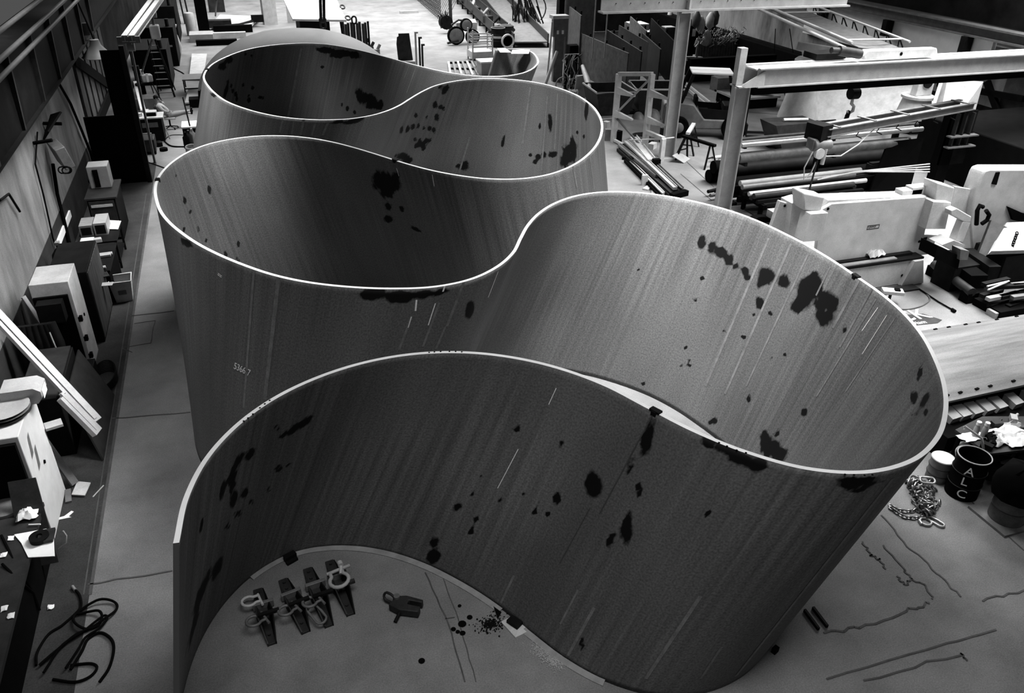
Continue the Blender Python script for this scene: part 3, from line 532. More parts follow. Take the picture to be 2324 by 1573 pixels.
# long pale profiles leaning across
for k, (A, Z, xb, lab) in enumerate([((0, 722), (218, 957), .35, 'longer of the two pale metal profiles leaning across the left clutter'), ((100, 868), (221, 982), .25, 'shorter of the two pale metal profiles leaning across the left clutter')]):
    q_ = at(Z[0], Z[1], .95); p = onX(A[0] - (60 if k == 0 else 0), A[1] - (62 if k == 0 else 0), -5.1) if k == 0 else at(140, 900, 1.75)
    b = MB(); b.bar(p, q_, .22, .1, (0, 0, 1)); b.bar(p + Vector((0, 0, .07)), q_ + Vector((0, 0, .07)), .06, .05, (0, 0, 1)); solo(b, 'metal_profile', M['lgrey'], lab, 'profile', 'pale profiles leaning at the left')
b = MB(); b.bar(at(100, 1000, .9), at(170, 1098, .05), .14, .05); solo(b, 'wooden_plank', M['grey'], 'short grey plank leaning between white cabinet and tool chest', 'plank')
b = MB(); b.bar(at(154, 1112, .03), at(156, 1140, .03), .1, .04); solo(b, 'wood_offcut', M['grey'], 'small grey offcut lying beside the white cabinet foot', 'offcut')
b = MB(); vs, fs = quadp([at(176, 1094, .035), at(206, 1097, .035), at(193, 1126, .035), at(163, 1124, .035)], .02); b.add(vs, fs); solo(b, 'ceramic_tile', M['cream'], 'pale square tile lying on the dark floor strip', 'tile')
b = MB(); b.tube([at(235, 1102, .02), at(211, 1128, .02)], .012, 6); solo(b, 'thin_stick', M['cream'], 'thin pale stick lying by the pale tile', 'stick')
p = at(150, 1170, .0); b = MB(); b.prism([(-.14, -.05), (-.02, -.03), (.08, .08), (.12, .05), (.05, -.06), (.1, -.1), (-.1, -.1)], .008, .02); b.v = [tuple(Vector(q_) + Vector((p.x, p.y, 0))) for q_ in b.v]; solo(b, 'paper_scrap', M['paper'], 'torn white paper scrap on the dark floor strip', 'paper')
# gas cylinder, box, far tool cabinet
p = Vector((-5.0, 22.2, 0)); t = thing('gas_cylinder', 'dark gas cylinder with round shoulder standing against the plaster wall', 'cylinder', tuple(p))
b = MB(); b.lathe([(.2, 0), (.22, .03), (.22, 1.1), (.2, 1.22), (.1, 1.36), (.05, 1.4), (.05, 1.5)], 20, Matrix.Translation(p)); wb(b, 'bottle', M['dark'], t, smooth=True)
b = MB(); b.cbox(p + Vector((0, 0, 1.53)), (.1, .16, .08)); wb(b, 'valve', M['galv'], t)
t = cab('drawer_cabinet', 'dark grey tool cabinet with a pale handle bar at the far end of the row', 'cabinet', -4.75, -3.95, 26.0, 27.6, 1.35, 'dark')
b = MB(); b.box(-4.8, -3.9, 25.95, 27.7, 1.35, 1.4); wb(b, 'worktop', M['dgrey'], t)
b = MB(); b.box(-4.65, -4.05, 25.92, 25.95, 1.12, 1.2); wb(b, 'handle', M['cream'], t)
b = MB(); b.box(-4.7, -4.0, 25.94, 26.0, .1, 1.3); wb(b, 'door', M['dgrey'], t)
p = Vector((-4.4, 27.1, 1.4)); t = thing('equipment_box', 'pale open sided box standing on the far tool cabinet', 'box', tuple(p))
b = MB(); b.box(-4.7, -4.1, 26.9, 27.5, 1.4, 2.1); wb(b, 'case', M['lgrey'], t, bevel=.02)
b = MB(); b.box(-4.55, -4.4, 26.87, 26.9, 1.45, 2.0); wb(b, 'slot', M['black'], t)
for k, (u, v, z, sx, sy, rz) in enumerate([(212, 405, 1.42, .3, .12, .3), (238, 412, 1.42, .35, .1, -.4), (225, 400, 1.43, .2, .2, .8)]):
    p = at(u, v + 5, z); b = MB(); b.cbox(p, (sx, sy, .08), rz); b.tube([p, p + Vector((.2, .1, .03))], .025, 6)
    solo(b, 'hand_tool', M['black'], ['dark hand tool left on the far cabinet top, leftmost', 'dark hand tool at the right edge of the far cabinet top', 'dark hand tool in the middle of the far cabinet top'][k], 'tool', 'hand tools on the far cabinet')
# table with cartons and paper
t = thing('side_table', 'dark low table carrying cartons and a white paper in front of the far cabinet', 'table', (-4.3, 24.2, 0))
b = MB(); b.box(-4.85, -3.8, 23.6, 25.2, .85, .9); wb(b, 'tabletop', M['dark'], t)
for x, y in ((-4.8, 23.7), (-3.86, 23.7), (-4.8, 25.1), (-3.86, 25.1)): b = MB(); b.box(x - .03, x + .03, y - .03, y + .03, 0, .85); wb(b, 'leg', M['dark'], t)
b = MB(); b.box(-4.8, -3.85, 23.65, 25.15, .2, .24); wb(b, 'shelf', M['dark'], t)
for k, (x, y, sx, sy, h_, m_, lab) in enumerate([(-4.62, 24.5, .34, .7, .32, 'wood', 'left one of two cartons on the low dark table'), (-4.24, 24.55, .34, .8, .36, 'lgrey', 'right one of two cartons on the low dark table')]):
    t2 = thing('cardboard_carton', lab, 'carton', (x, y, .9), 0, 'cartons on the low dark table'); b = MB(); b.box(-sx / 2, sx / 2, -sy / 2, sy / 2, 0, h_); b.build('carton_body', M[m_], t2); b = MB(); b.box(-sx / 2 + .04, sx / 2 - .04, -sy / 2 - .004, -sy / 2, .04, h_ - .06); b.build('label', M['dark'], t2)
P = [at(240, 500, .92), at(275, 502, .92), at(268, 521, .92), at(238, 520, .92)]; b = MB(); vs, fs = quadp(P, .012); b.add(vs, fs); solo(b, 'paper_sheet', M['paper'], 'white printed paper sheet on the low dark table beside the cartons', 'paper')
# bench with tools behind the locker
t = thing('workbench', 'dark workbench covered with tools behind the streaked cupboard', 'workbench', (-4.3, 22.2, 0))
b = MB(); b.box(-4.7, -3.78, 21.35, 23.3, .9, .96); wb(b, 'bench_top', M['dark'], t)
b = MB(); b.box(-4.65, -3.82, 21.4, 23.2, 0, .9); wb(b, 'bench_base', M['black'], t)
for k, (u, v, sx, sy, sz, rz, m_, nm, lab) in enumerate([(198, 553, .34, .5, .18, 0, 'cream', 'steel_box', 'pale box standing at the back of the tool bench'), (228, 580, .52, .2, .08, .1, 'lgrey', 'angle_grinder', 'pale long power tool lying on the tool bench'),
        (212, 612, .42, .14, .08, .5, 'lgrey', 'angle_grinder', 'pale pointed tool nearest the streaked cupboard on the bench'), (232, 625, .3, .3, .05, .3, 'dgrey', 'tool_tray', 'dark tray of small parts on the bench'), (240, 645, .34, .2, .02, -.1, 'cream', 'shop_rag', 'pale rag at the near edge of the tool bench'), (222, 545, .2, .15, .12, .2, 'lgrey', 'small_tin', 'small pale tin on the tool bench beside the pale box')]):
    p = at(u, v, .97 + sz / 2); b = MB(); b.cbox(p, (sx, sy, sz), rz); 
    if nm == 'angle_grinder': b.tube([p, p + Vector((.3, .04, .02))], .05, 8)
    solo(b, nm, M[m_], lab, nm.split('_')[-1], bevel=.015)
# white bin
p = at(284, 678, 0); h_ = topz(p, 634); t = thing('waste_bin', 'square white plastic bin standing on the walkway edge', 'bin', (p.x, p.y, 0), .05)
b = MB(); W, w2, hh = .27, .2, .62
for sg in ((1, 0), (-1, 0), (0, 1), (0, -1)):
    x, y = sg
    if x: vs = [(x * w2, -w2, 0), (x * w2, w2, 0), (x * W, W, hh), (x * W, -W, hh)]
    else: vs = [(-w2, y * w2, 0), (w2, y * w2, 0), (W, y * W, hh), (-W, y * W, hh)]
    a_, f_ = quadp(vs, .012 * (1 if (x + y) * (1 if x else -1) > 0 else -1)); b.add(a_, f_)
b.box(-w2, w2, -w2, w2, 0, .02); b.build('bin_body', M['cream'], t)
b = MB(); b.tube([(-W, -W, hh), (W, -W, hh), (W, W, hh), (-W, W, hh)], .022, 6, closed=True); b.build('bin_rim', M['white'], t)
b = MB(); b.cbox((0, -.25, .3), (.2, .004, .12)); b.build('label', M['grey'], t)
# rolled tarp, shoulders of stuff
p = at(70, 800, 0); t = thing('rolled_tarpaulin', 'dark rolled tarpaulin leaning upright left of the tall locker', 'tarpaulin', (-4.7, 16.9, 0))
b = MB()
for k in range(9):
    a_ = k / 8 * PI; x = -4.7 + .36 * math.cos(a_); b.tube([(x, 16.9 + .1 * math.sin(k), 0), (x * .995, 17.0, 1.3), (-4.7 + .3 * math.cos(a_), 17.1, 1.72)], .1, 8)
wb(b, 'folded_cloth', M['dark'], t, smooth=True)
b = MB(); b.tube([(-4.4, 16.72, .5), (-4.36, 16.8, 1.2), (-4.42, 16.9, 1.6)], .015, 6); wb(b, 'cord', M['lgrey'], t)
b = MB(); b.bar((-5.3, 19.1, 1.5), (-4.85, 18.9, .05), .12, .04); solo(b, 'wooden_plank', M['lgrey'], 'pale board leaning on the plaster wall behind the locker', 'plank')
b = MB(); b.box(-5.39, -5.34, 23.6, 26.4, .75, .95); o = solo(b, 'paper_strip', M['paper'], 'row of white papers pinned low on the plaster wall', 'papers')
# small coil of wire on floor behind tool chest
p = at(240, 868, 0); b = MB()
for k in range(8): b.tube([(p.x + .25 * math.cos(a_) , p.y + (.45 + .02 * k) * math.sin(a_), .03 + .03 * k) for a_ in [i * PI / 12 for i in range(24)]], .015, 5, closed=True)
solo(b, 'wire_coil', M['dark'], 'dark coil of wire on the floor behind the tool chest', 'coil')
p = at(190, 850, .4); t = cab('open_crate', 'dark crate with a pale edge and a white cup beside the locker foot', 'crate', p.x - .3, p.x + .2, p.y - .1, p.y + .5, .5, 'dark')
b = MB(); b.lathe([(.05, 0), (.06, .12), (.055, .12)], 12, Matrix.Translation((p.x - .05, p.y + .2, .5))); solo(b, 'paper_cup', M['white'], 'small white cup on the dark crate beside the locker foot', 'cup')
# the near bench with rags
t = thing('assembly_bench', 'dark cluttered bench with rags in the bottom left corner', 'bench', (-4.4, 10.6, 0))
b = MB(); b.box(-5.2, -3.95, 8.2, 11.9, .95, 1.02); wb(b, 'bench_top', M['dgrey'], t)
b = MB(); b.box(-5.1, -4.05, 8.4, 11.8, 0, .95); wb(b, 'bench_base', M['black'], t)
b = MB(); vs, fs = quadp([(-4.35, 11.95, 1.5), (-3.95, 11.95, 1.5), (-3.8, 11.2, .3), (-4.3, 11.2, .3)], .03); b.add(vs, fs); wb(b, 'side_board', M['dgrey'], t)
def crumple(c, sx, sy, sz, n=7, seed=1):
    rnd = random.Random(seed); P = []
    for i in range(n):
        P.append([Vector((c[0] + (i / (n - 1) - .5) * sx + rnd.uniform(-.08, .08) * sx, c[1] + (j / (n - 1) - .5) * sy + rnd.uniform(-.08, .08) * sy, c[2] + rnd.uniform(0, sz) * (.4 if i in (0, n - 1) or j in (0, n - 1) else 1))) for j in range(n)])
    b = MB(); b.sheet(P, .006); return b
solo(crumple(at(66, 1166, 1.04), .3, .36, .14, 8, 3), 'crumpled_rag', M['paper'], 'crumpled white rag on the near left bench', 'rag', smooth=True)
b = MB(); P_ = [at(32, 1213, 1.04), at(105, 1200, 1.04), at(121, 1207, 1.04), at(124, 1262, 1.04), at(64, 1265, 1.04), at(48, 1232, 1.04)]; vs, fs = quadp(P_[::-1], .012); b.add(vs, fs); solo(b, 'drawing_sheet', M['paper'], 'white paper sheet with a dark tape roll lying on it', 'paper')
p = at(90, 1222, 1.07); b = MB(); b.lathe([(.05, 0), (.14, 0), (.14, .07), (.05, .07), (.05, .0)], 24, Matrix.Translation((p.x, p.y, 1.055))); solo(b, 'tape_roll', M['dark'], 'dark tape roll on the white sheet at the near left bench', 'tape')
b = MB(); b.box(p.x - .02, p.x + .2, p.y - .12, p.y + .16, 1.052, 1.1); solo(b, 'grinding_block', M['dgrey'], 'dark block beside the tape roll on the white sheet', 'block')
b = MB(); b.tube([at(65, 1191, 1.05), at(92, 1190, 1.05)], .012, 6); solo(b, 'marker_pen', M['paper'], 'white thin marker above the paper sheet', 'pen')
b = MB(); b.tube([at(72, 1110, 1.05), at(86, 1140, 1.05)], .04, 8); solo(b, 'spray_can', M['white'], 'small white tube lying near the white cabinet', 'tube')
p = at(12, 1152, 1.03); b = MB(); b.lathe([(.02, 0), (.28, 0), (.28, .05), (.1, .09), (.02, .09)], 24, Matrix.Translation((p.x, p.y, 1.022))); solo(b, 'cutting_disc', M['grey'], 'grey round disc on the near bench by the white cabinet', 'disc')
for k, (u, v) in enumerate([(25, 1222), (8, 1260), (10, 1382), (25, 1398), (115, 1378)]):
    z = 1.03 if k < 4 else .02; solo(crumple(at(u, v, z), .09, .1, .04, 4, 20 + k), 'paper_scrap', M['paper'], ['white scrap left of the paper sheet', 'white scrap at the left picture edge below the disc', 'upper of two white scraps in the dark lower left corner', 'lower of two white scraps in the dark lower left corner', 'tiny white scrap on the dark floor above the hose'][k], 'scrap', 'white scraps at the near bench')
b = MB(); b.tube([at(143, 1205, .6), at(151, 1216, .5), at(150, 1232, .4), at(133, 1246, .3)], .012, 6); solo(b, 'loose_wire', M['lgrey'], 'pale curved wire hanging off the near bench side', 'wire')
for k in range(2):
    b = MB(); b.tube([at(3 + k * 2, 1215 + k * 65, 1.05), at(45, 1300 + k * 20, .98), at(75, 1345, .4), at(90, 1385, .1)], .02, 6); solo(b, 'bench_cable', M['black'], ['black cable falling off the near bench, upper one', 'black cable falling off the near bench, lower one'][k], 'cable', 'cables over the near bench')
# hose coil on the floor
def curve_px(pts, z=.03, n=6, zs=None):
    P = [at(u, v, z) for u, v in pts]; out = []
    Q = [P[0] * 2 - P[1]] + P + [P[-1] * 2 - P[-2]]
    for i in range(1, len(Q) - 2):
        p0, p1, p2, p3 = Q[i - 1:i + 3]
        for k in range(n):
            f = k / n; out.append(.5 * (2 * p1 + (p2 - p0) * f + (2 * p0 - 5 * p1 + 4 * p2 - p3) * f * f + (3 * p1 - p0 - 3 * p2 + p3) * f ** 3))
    out.append(P[-1]); return out
t = thing('welding_hose', 'black hose looped in loose coils across the floor joint at lower left', 'hose', tuple(at(220, 1440, 0)))
hp = [(165, 1333), (180, 1350), (184, 1375), (172, 1392), (140, 1420), (110, 1440), (85, 1480), (82, 1510)]
b = MB(); b.tube(curve_px(hp, .03), .02, 8); wb(b, 'hose_run', M['black'], t, smooth=True)
hp = [(90, 1512), (130, 1480), (175, 1440), (200, 1430), (235, 1410), (262, 1390), (265, 1372), (250, 1364), (222, 1366), (185, 1385), (168, 1400), (172, 1418), (195, 1430), (222, 1420), (232, 1402), (225, 1390), (200, 1390), (176, 1394)]
b = MB(); b.tube([p + Vector((0, 0, .018 * math.sin(i * .3) + .02)) for i, p in enumerate(curve_px(hp, .035))], .02, 8); wb(b, 'hose_run', M['black'], t, smooth=True)
hp = [(100, 1530), (140, 1470), (175, 1445), (195, 1432), (215, 1416), (238, 1400), (244, 1408), (225, 1430), (195, 1450), (180, 1475), (150, 1520)]
b = MB(); b.tube([p + Vector((0, 0, .03)) for p in curve_px(hp, .04)], .018, 8); wb(b, 'hose_run', M['black'], t, smooth=True)
hp = [(160, 1520), (185, 1480), (200, 1450), (228, 1436), (252, 1450), (258, 1475), (248, 1515), (226, 1548)]
b = MB(); b.tube(curve_px(hp, .03), .022, 8); wb(b, 'hose_run', M['black'], t, smooth=True)
hp = [(160, 1510), (205, 1506), (220, 1515), (205, 1535), (170, 1548), (120, 1542)]
b = MB(); b.tube(curve_px(hp, .03), .02, 8); wb(b, 'hose_run', M['black'], t, smooth=True)
p, q_ = at(164, 1331, .035), at(171, 1340, .035); b = MB(); b.tube([p, q_], .026, 8); wb(b, 'hose_fitting', M['galv'], t)
# ------------------------------------------------------------------ far floor, beyond the sculpture
b = MB(); b.lathe([(5.2 * math.sqrt(max(0, 1 - (k / 16) ** 2)), 3.2 * k / 16) for k in range(16)] + [(.3, 3.19), (.01, 3.2)], 72)
b.v = [(3.4 + x, 45 + y * .8, z) for x, y, z in b.v]; o = solo(b, 'steel_dome', M['dome'], 'pale smooth domed steel shell rising behind the far end of the sculpture', 'dome', smooth=True)
# man's corner --------------------------------------------------------
def chair_person():
    c = at(388, 292, 0); cx, cy = c.x, c.y
    t = thing('office_chair', 'pale padded office chair with a dark star base under the reclining man', 'chair', (cx, cy, 0))
    b = MB(); b.cbox((cx + .02, cy, .5), (.55, .5, .09)); wb(b, 'seat', M['cream'], t, bevel=.03)
    b = MB(); b.cbox((cx - .42, cy, .82), (.07, .46, .5), 0, 0, -.35); wb(b, 'backrest', M['dgrey'], t, bevel=.02)
    b = MB(); b.tube([(cx - .26, cy, .48), (cx - .36, cy, .6), (cx - .42, cy, .8)], .02, 6); wb(b, 'back_bracket', M['dark'], t)
    b = MB(); b.tube([(cx, cy, .12), (cx, cy, .46)], .035, 8); wb(b, 'gas_stem', M['dark'], t)
    for k in range(5):
        a = k * 2 * PI / 5 + .3; b = MB(); b.tube([(cx, cy, .13), (cx + .32 * math.cos(a), cy + .32 * math.sin(a), .07)], .022, 6); b.tube([(cx + .32 * math.cos(a), cy + .32 * math.sin(a) - .02, .03), (cx + .32 * math.cos(a), cy + .32 * math.sin(a) + .02, .03)], .03, 8); wb(b, 'leg', M['dark'], t)
    # the person: one continuous skinned body
    t = thing('person', 'man in pale shirt leaning back in an office chair, legs stretched out, holding a telephone', 'person', (cx, cy, .55))
    def skin(name, verts, edges, root, m_, parent, lv=2):
        me_ = bpy.data.meshes.new(name); me_.from_pydata([Vector(v[:3]) - Vector((cx, cy, .55)) for v in verts], edges, []); o = bpy.data.objects.new(name, me_); COL.objects.link(o); o.parent = parent
        sk = o.modifiers.new('skin', 'SKIN'); sk.use_smooth_shade = True
        for i, v in enumerate(verts):
            r = v[3]; me_.skin_vertices[0].data[i].radius = (r, v[4]) if len(v) == 5 else (r, r)
        me_.skin_vertices[0].data[root].use_root = True
        s2 = o.modifiers.new('sub', 'SUBSURF'); s2.levels = lv; s2.render_levels = lv; me_.materials.append(m_); return o
    X = lambda x, y, z, r, r2=None: (cx + x, cy + y, z, r) if r2 is None else (cx + x, cy + y, z, r, r2)
    V = [X(-.02, 0, .62, .13, .15), X(-.12, 0, .78, .12, .15), X(-.27, 0, .98, .13, .17), X(-.36, 0, 1.12, .08, .12), X(-.38, 0, 1.2, .055), X(-.385, 0, 1.3, .085), X(-.37, 0, 1.4, .085),
         X(.05, -.1, .6, .1), X(.5, -.11, .68, .075), X(.92, -.1, .78, .05), X(1.0, -.1, .76, .04),      # near leg
         X(.05, .1, .6, .1), X(.48, .12, .66, .075), X(.9, .14, .62, .05), X(.98, .14, .6, .04),
         X(-.33, -.2, 1.08, .065), X(-.16, -.27, .86, .05), X(.02, -.2, .8, .04), X(.08, -.17, .8, .028),      # near arm across the lap
         X(-.33, .2, 1.08, .065), X(-.12, .26, 1.02, .05), X(-.22, .13, 1.22, .04), X(-.26, .12, 1.29, .03)]   # far arm up to the phone
    Ed = [(0, 1), (1, 2), (2, 3), (3, 4), (4, 5), (5, 6), (0, 7), (7, 8), (8, 9), (9, 10), (0, 11), (11, 12), (12, 13), (13, 14), (2, 15), (15, 16), (16, 17), (17, 18), (2, 19), (19, 20), (20, 21), (21, 22)]
    skin('body', V, Ed, 0, M['skin'], t)
    V2 = [X(-.0, 0, .64, .17, .2), X(-.12, 0, .8, .165, .2), X(-.27, 0, .98, .175, .22), X(-.35, 0, 1.1, .115, .15), X(-.33, -.2, 1.08, .1), X(-.16, -.27, .86, .085), X(-.03, -.21, .81, .07), X(-.33, .2, 1.08, .1), X(-.12, .26, 1.02, .085), X(-.19, .16, 1.17, .07)]
    skin('shirt', V2, [(0, 1), (1, 2), (2, 3), (2, 4), (4, 5), (5, 6), (2, 7), (7, 8), (8, 9)], 0, M['cloth_light'], t)
    V3 = [X(-.02, 0, .6, .17, .19), X(.08, -.1, .6, .145), X(.5, -.11, .68, .115), X(.88, -.1, .77, .085), X(.08, .1, .6, .145), X(.48, .12, .66, .115), X(.87, .14, .64, .085)]
    skin('trousers', V3, [(0, 1), (1, 2), (2, 3), (0, 4), (4, 5), (5, 6)], 0, M['jean'], t)
    for y, z in ((-.1, .8), (.14, .64)):
        b = MB(); b.cbox((cx + 1.0, cy + y, z + .02), (.09, .09, .2), 0, 0, .3); b.cbox((cx + .98, cy + y, z - .05), (.1, .085, .07)); wb(b, 'shoe', M['dark'], t, bevel=.02)
    b = MB(); b.lathe([(.02, -.06), (.094, -.05), (.1, .02), (.085, .07), (.04, .1), (.01, .105)], 16, Matrix.Translation((cx - .385, cy, 1.41))); wb(b, 'hair', M['dark'], t, smooth=True)
    b = MB(); b.cbox((cx - .285, cy - .01, 1.37), (.03, .03, .05)); wb(b, 'nose', M['skin'], t, bevel=.008)
    for s_ in (-.035, .03): b = MB(); b.cbox((cx - .293, cy + s_, 1.405), (.012, .02, .012)); wb(b, 'eye', M['black'], t)
    b = MB(); b.cbox((cx - .293, cy, 1.33), (.01, .05, .012)); wb(b, 'mouth', M['dgrey'], t)
    for s_ in (-.088, .088): b = MB(); b.cbox((cx - .37, cy + s_, 1.38), (.04, .02, .055)); wb(b, 'ear', M['skin'], t, bevel=.008)
    for hx, hy, hz, dx in ((.1, -.165, .795, 1), (-.255, .115, 1.31, 0)):
        for k in range(5):
            b = MB(); o_ = Vector((cx + hx, cy + hy, hz)); w_ = (k - 1.7) * .018
            pts = [o_ + Vector((0, w_, 0)), o_ + Vector((.035, w_, .004)), o_ + Vector((.065 - .01 * abs(k - 2), w_, -.012))] if dx else [o_ + Vector((0, 0, w_)), o_ + Vector((-.01, -.035, w_)), o_ + Vector((-.035, -.055, w_))]
            if k == 4: pts = [o_, o_ + Vector((.02, -.035 if dx else -.01, .01)), o_ + Vector((.045, -.045 if dx else -.03, .02))]
            b.tube(pts, [.011, .01, .007], 6); wb(b, 'finger', M['skin'], t)
    b = MB(); b.tube([(cx - .3, cy + .1, 1.26), (cx - .285, cy + .105, 1.33), (cx - .3, cy + .1, 1.42)], [.03, .018, .03], 8); solo(b, 'telephone_handset', M['black'], 'black telephone handset held to the ear of the seated man', 'telephone')
    return c
pc = chair_person()
# desk
p = at(352, 322, 0); t = thing('metal_desk', 'black metal desk with pale top and a sign plate, next to the booth', 'desk', (p.x, p.y, 0))
b = MB(); b.box(p.x - .55, p.x + .42, p.y + .02, p.y + .9, 0, .98); wb(b, 'desk_body', M['dark'], t)
b = MB(); b.box(p.x - .58, p.x + .5, p.y - .02, p.y + .95, .98, 1.03); wb(b, 'desktop', M['cream'], t)
b = MB(); b.box(p.x - .38, p.x + .25, p.y + .005, p.y + .018, .62, .82); wb(b, 'sign_plate', M['grey'], t)
b = MB(); b.tube([(p.x + .5, p.y + .1, 1.0), (p.x + .52, p.y - .1, .6), (p.x + .62, p.y - .1, .1)], .025, 6); b.tube([(p.x + .85, p.y - .1, .55), (p.x + .62, p.y - .1, .55)], .025, 6); wb(b, 'side_frame', M['lgrey'], t)
t = thing('label_printer', 'white printer with black keyboard front on the metal desk', 'printer', (p.x, p.y + .3, 1.03))
b = MB(); b.box(p.x - .22, p.x + .25, p.y + .3, p.y + .7, 1.03, 1.2); wb(b, 'case', M['white'], t, bevel=.02)
b = MB(); b.box(p.x - .2, p.x + .23, p.y + .24, p.y + .298, 1.03, 1.16); wb(b, 'keyboard', M['black'], t)
b = MB(); b.lathe([(.08, 0), (.09, .14), (.07, .14)], 12, Matrix.Translation((p.x - .4, p.y + .35, 1.03))); solo(b, 'enamel_mug', M['white'], 'white mug at the left end of the metal desk', 'mug')
# welding machine below desk
p = at(335, 352, 0); t = thing('welding_machine', 'dark welding machine with grey cover standing below the metal desk', 'machine', (p.x, p.y, 0))
b = MB(); b.box(p.x - .3, p.x + .35, p.y, p.y + .9, .12, .62); wb(b, 'housing', M['dgrey'], t, bevel=.03)
for x in (-.25, .3): b = MB(); b.tube([(p.x + x - .04, p.y + .1, .1), (p.x + x + .04, p.y + .1, .1)], .1, 12); wb(b, 'wheel', M['black'], t)
b = MB(); b.tube([(p.x - .25, p.y + .1, .62), (p.x - .25, p.y + .1, .85), (p.x + .3, p.y + .1, .85), (p.x + .3, p.y + .1, .62)], .025, 6); wb(b, 'handle', M['galv'], t)
p = at(352, 322, 0)
for k, (u, v, r, h_, m_, lab) in enumerate([(325, 322, .09, .4, 'cream', 'pale standing tube beside the welding machine'), (348, 318, .12, .3, 'grey', 'grey canister in front of the metal desk'), (362, 320, .14, .22, 'dark', 'dark spool right of the grey canister'), (372, 330, .16, .14, 'black', 'black flat reel nearest the looping cable')]):
    q_ = at(u, v + 12, 0); b = MB(); b.lathe([(r, 0), (r, h_ * .8), (r * .6, h_), (.02, h_)], 14, Matrix.Translation(q_)); solo(b, ['gas_tube', 'canister', 'wire_spool', 'cable_reel'][k], M[m_], lab, ['tube', 'canister', 'spool', 'reel'][k])
# drill / bench tools further back on the left
p = at(352, 235, 0); t = thing('bench_drill', 'bench drill with pale head standing on a black pedestal beyond the reclining man', 'drill', (p.x, p.y, 0))
b = MB(); b.lathe([(.45, 0), (.45, .06), (.12, .1), (.1, .9), (.35, .95), (.35, 1.0)], 18, Matrix.Translation((p.x - .4, p.y, 0))); wb(b, 'pedestal', M['black'], t)
b = MB(); b.cbox((p.x - .15, p.y, 1.25), (.5, .4, .35), .3); wb(b, 'head', M['lgrey'], t, bevel=.05)
b = MB(); b.cbox((p.x - .1, p.y - .2, 1.3), (.1, .06, .4), .3); wb(b, 'guard', M['paper'], t)
b = MB(); b.tube([(p.x - .5, p.y, 1.0), (p.x - .5, p.y, 1.7)], .05, 8); b.cbox((p.x - .55, p.y, 1.75), (.3, .3, .2)); wb(b, 'column', M['dark'], t)
b = MB(); b.tube([(p.x + .1, p.y, 0), (p.x - .05, p.y, 1.1)], .025, 6); b.tube([(p.x + .3, p.y + .4, 0), (p.x, p.y + .1, 1.1)], .025, 6); wb(b, 'brace_leg', M['dark'], t)
b = MB(); b.bar(at(308, 185, .9), at(325, 250, .9), .22, .05); b.bar(at(325, 250, .9) + Vector((-.1, 0, 0)), at(337, 250, .9), .2, .05); solo(b, 'white_shelf', M['white'], 'long white shelf edge running beside the black booth', 'shelf')
p = at(345, 250, 0); b = MB(); b.box(p.x - .9, p.x + .2, p.y + .2, p.y + 3.2, 0, .5); solo(b, 'low_platform', M['grey'], 'low grey platform between the booth and the reclining man', 'platform')
# ladder
t = thing('stepladder', 'dark wooden stepladder standing open behind the reclining man', 'ladder', tuple(at(382, 214, 0)))
c0 = at(380, 218, 0); tp = Vector((c0.x - .25, c0.y + .2, 2.75))
for s_ in (-.32, .32):
    b = MB(); b.bar((c0.x + s_ * 1.15, c0.y - .3, 0), (tp.x + s_ * .55, tp.y, tp.z), .05, .09); wb(b, 'rail', M['dark'], t)
    b = MB(); b.bar((c0.x + s_ * 1.1, c0.y + 1.3, 0), (tp.x + s_ * .55, tp.y + .1, tp.z), .04, .06); wb(b, 'rear_leg', M['dark'], t)
for k in range(8):
    f = (k + .7) / 8.6; w_ = .36 - .17 * f; x = c0.x + (tp.x - c0.x) * f; y = c0.y - .3 + (tp.y - c0.y + .3) * f; b = MB(); b.box(x - w_, x + w_, y - .06, y + .06, tp.z * f, tp.z * f + .03); wb(b, 'step', M['grey'], t)
# cart with bottles behind the sculpture edge
p = at(433, 338, 0); t = thing('tool_trolley', 'white topped tool trolley with small bottles and hoses beside the sculpture', 'trolley', (p.x, p.y, 0))
b = MB(); b.box(p.x - .28, p.x + .35, p.y + .9, p.y + 1.9, .62, .7); wb(b, 'tray', M['white'], t, bevel=.02)
b = MB(); b.box(p.x - .25, p.x + .3, p.y + .95, p.y + 1.85, .1, .62); wb(b, 'cabinet', M['dark'], t)
b = MB(); b.tube([(p.x + .1, p.y + .8, .5), (p.x - .05, p.y + 1.9, 1.7)], .03, 6); wb(b, 'push_bar', M['black'], t)
for k in range(3):
    q_ = Vector((p.x - .12 + .12 * k, p.y + .2 + .25 * k, 0)); b = MB(); b.lathe([(.14, 0), (.14, .45), (.06, .55), (.05, .62)], 14, Matrix.Translation(q_)); b.cbox(q_ + Vector((0, 0, .64)), (.08, .14, .06)); solo(b, 'small_gas_bottle', M[['black', 'dgrey', 'galv'][k]], ['black one of the small bottles below the white topped trolley', 'dark grey small bottle in the middle below the trolley', 'silvery small bottle nearest the sculpture wall'][k], 'bottle', 'small bottles by the trolley')
b = MB()
for k in range(4): b.tube([(p.x + .05 + .22 * math.cos(a_), p.y - .35 + .35 * math.sin(a_), .04 + .05 * k) for a_ in [i * PI / 10 for i in range(20)]], .022, 6, closed=True)
solo(b, 'coiled_hose', M['galv'], 'pale coiled hose on the floor against the sculpture wall', 'hose')
b = MB(); b.tube(curve_px([(370, 315), (378, 325), (392, 332), (420, 333), (432, 333)], .03), .03, 6); solo(b, 'supply_cable', M['black'], 'black cable curving over the bright floor to the coiled hose', 'cable', 'cables on the left floor')
b = MB(); b.tube(curve_px([(372, 320), (385, 308), (405, 306), (425, 307)], .02), .015, 6); solo(b, 'supply_cable', M['black'], 'thin cable running from the desk to the trolley', 'cable', 'cables on the left floor')
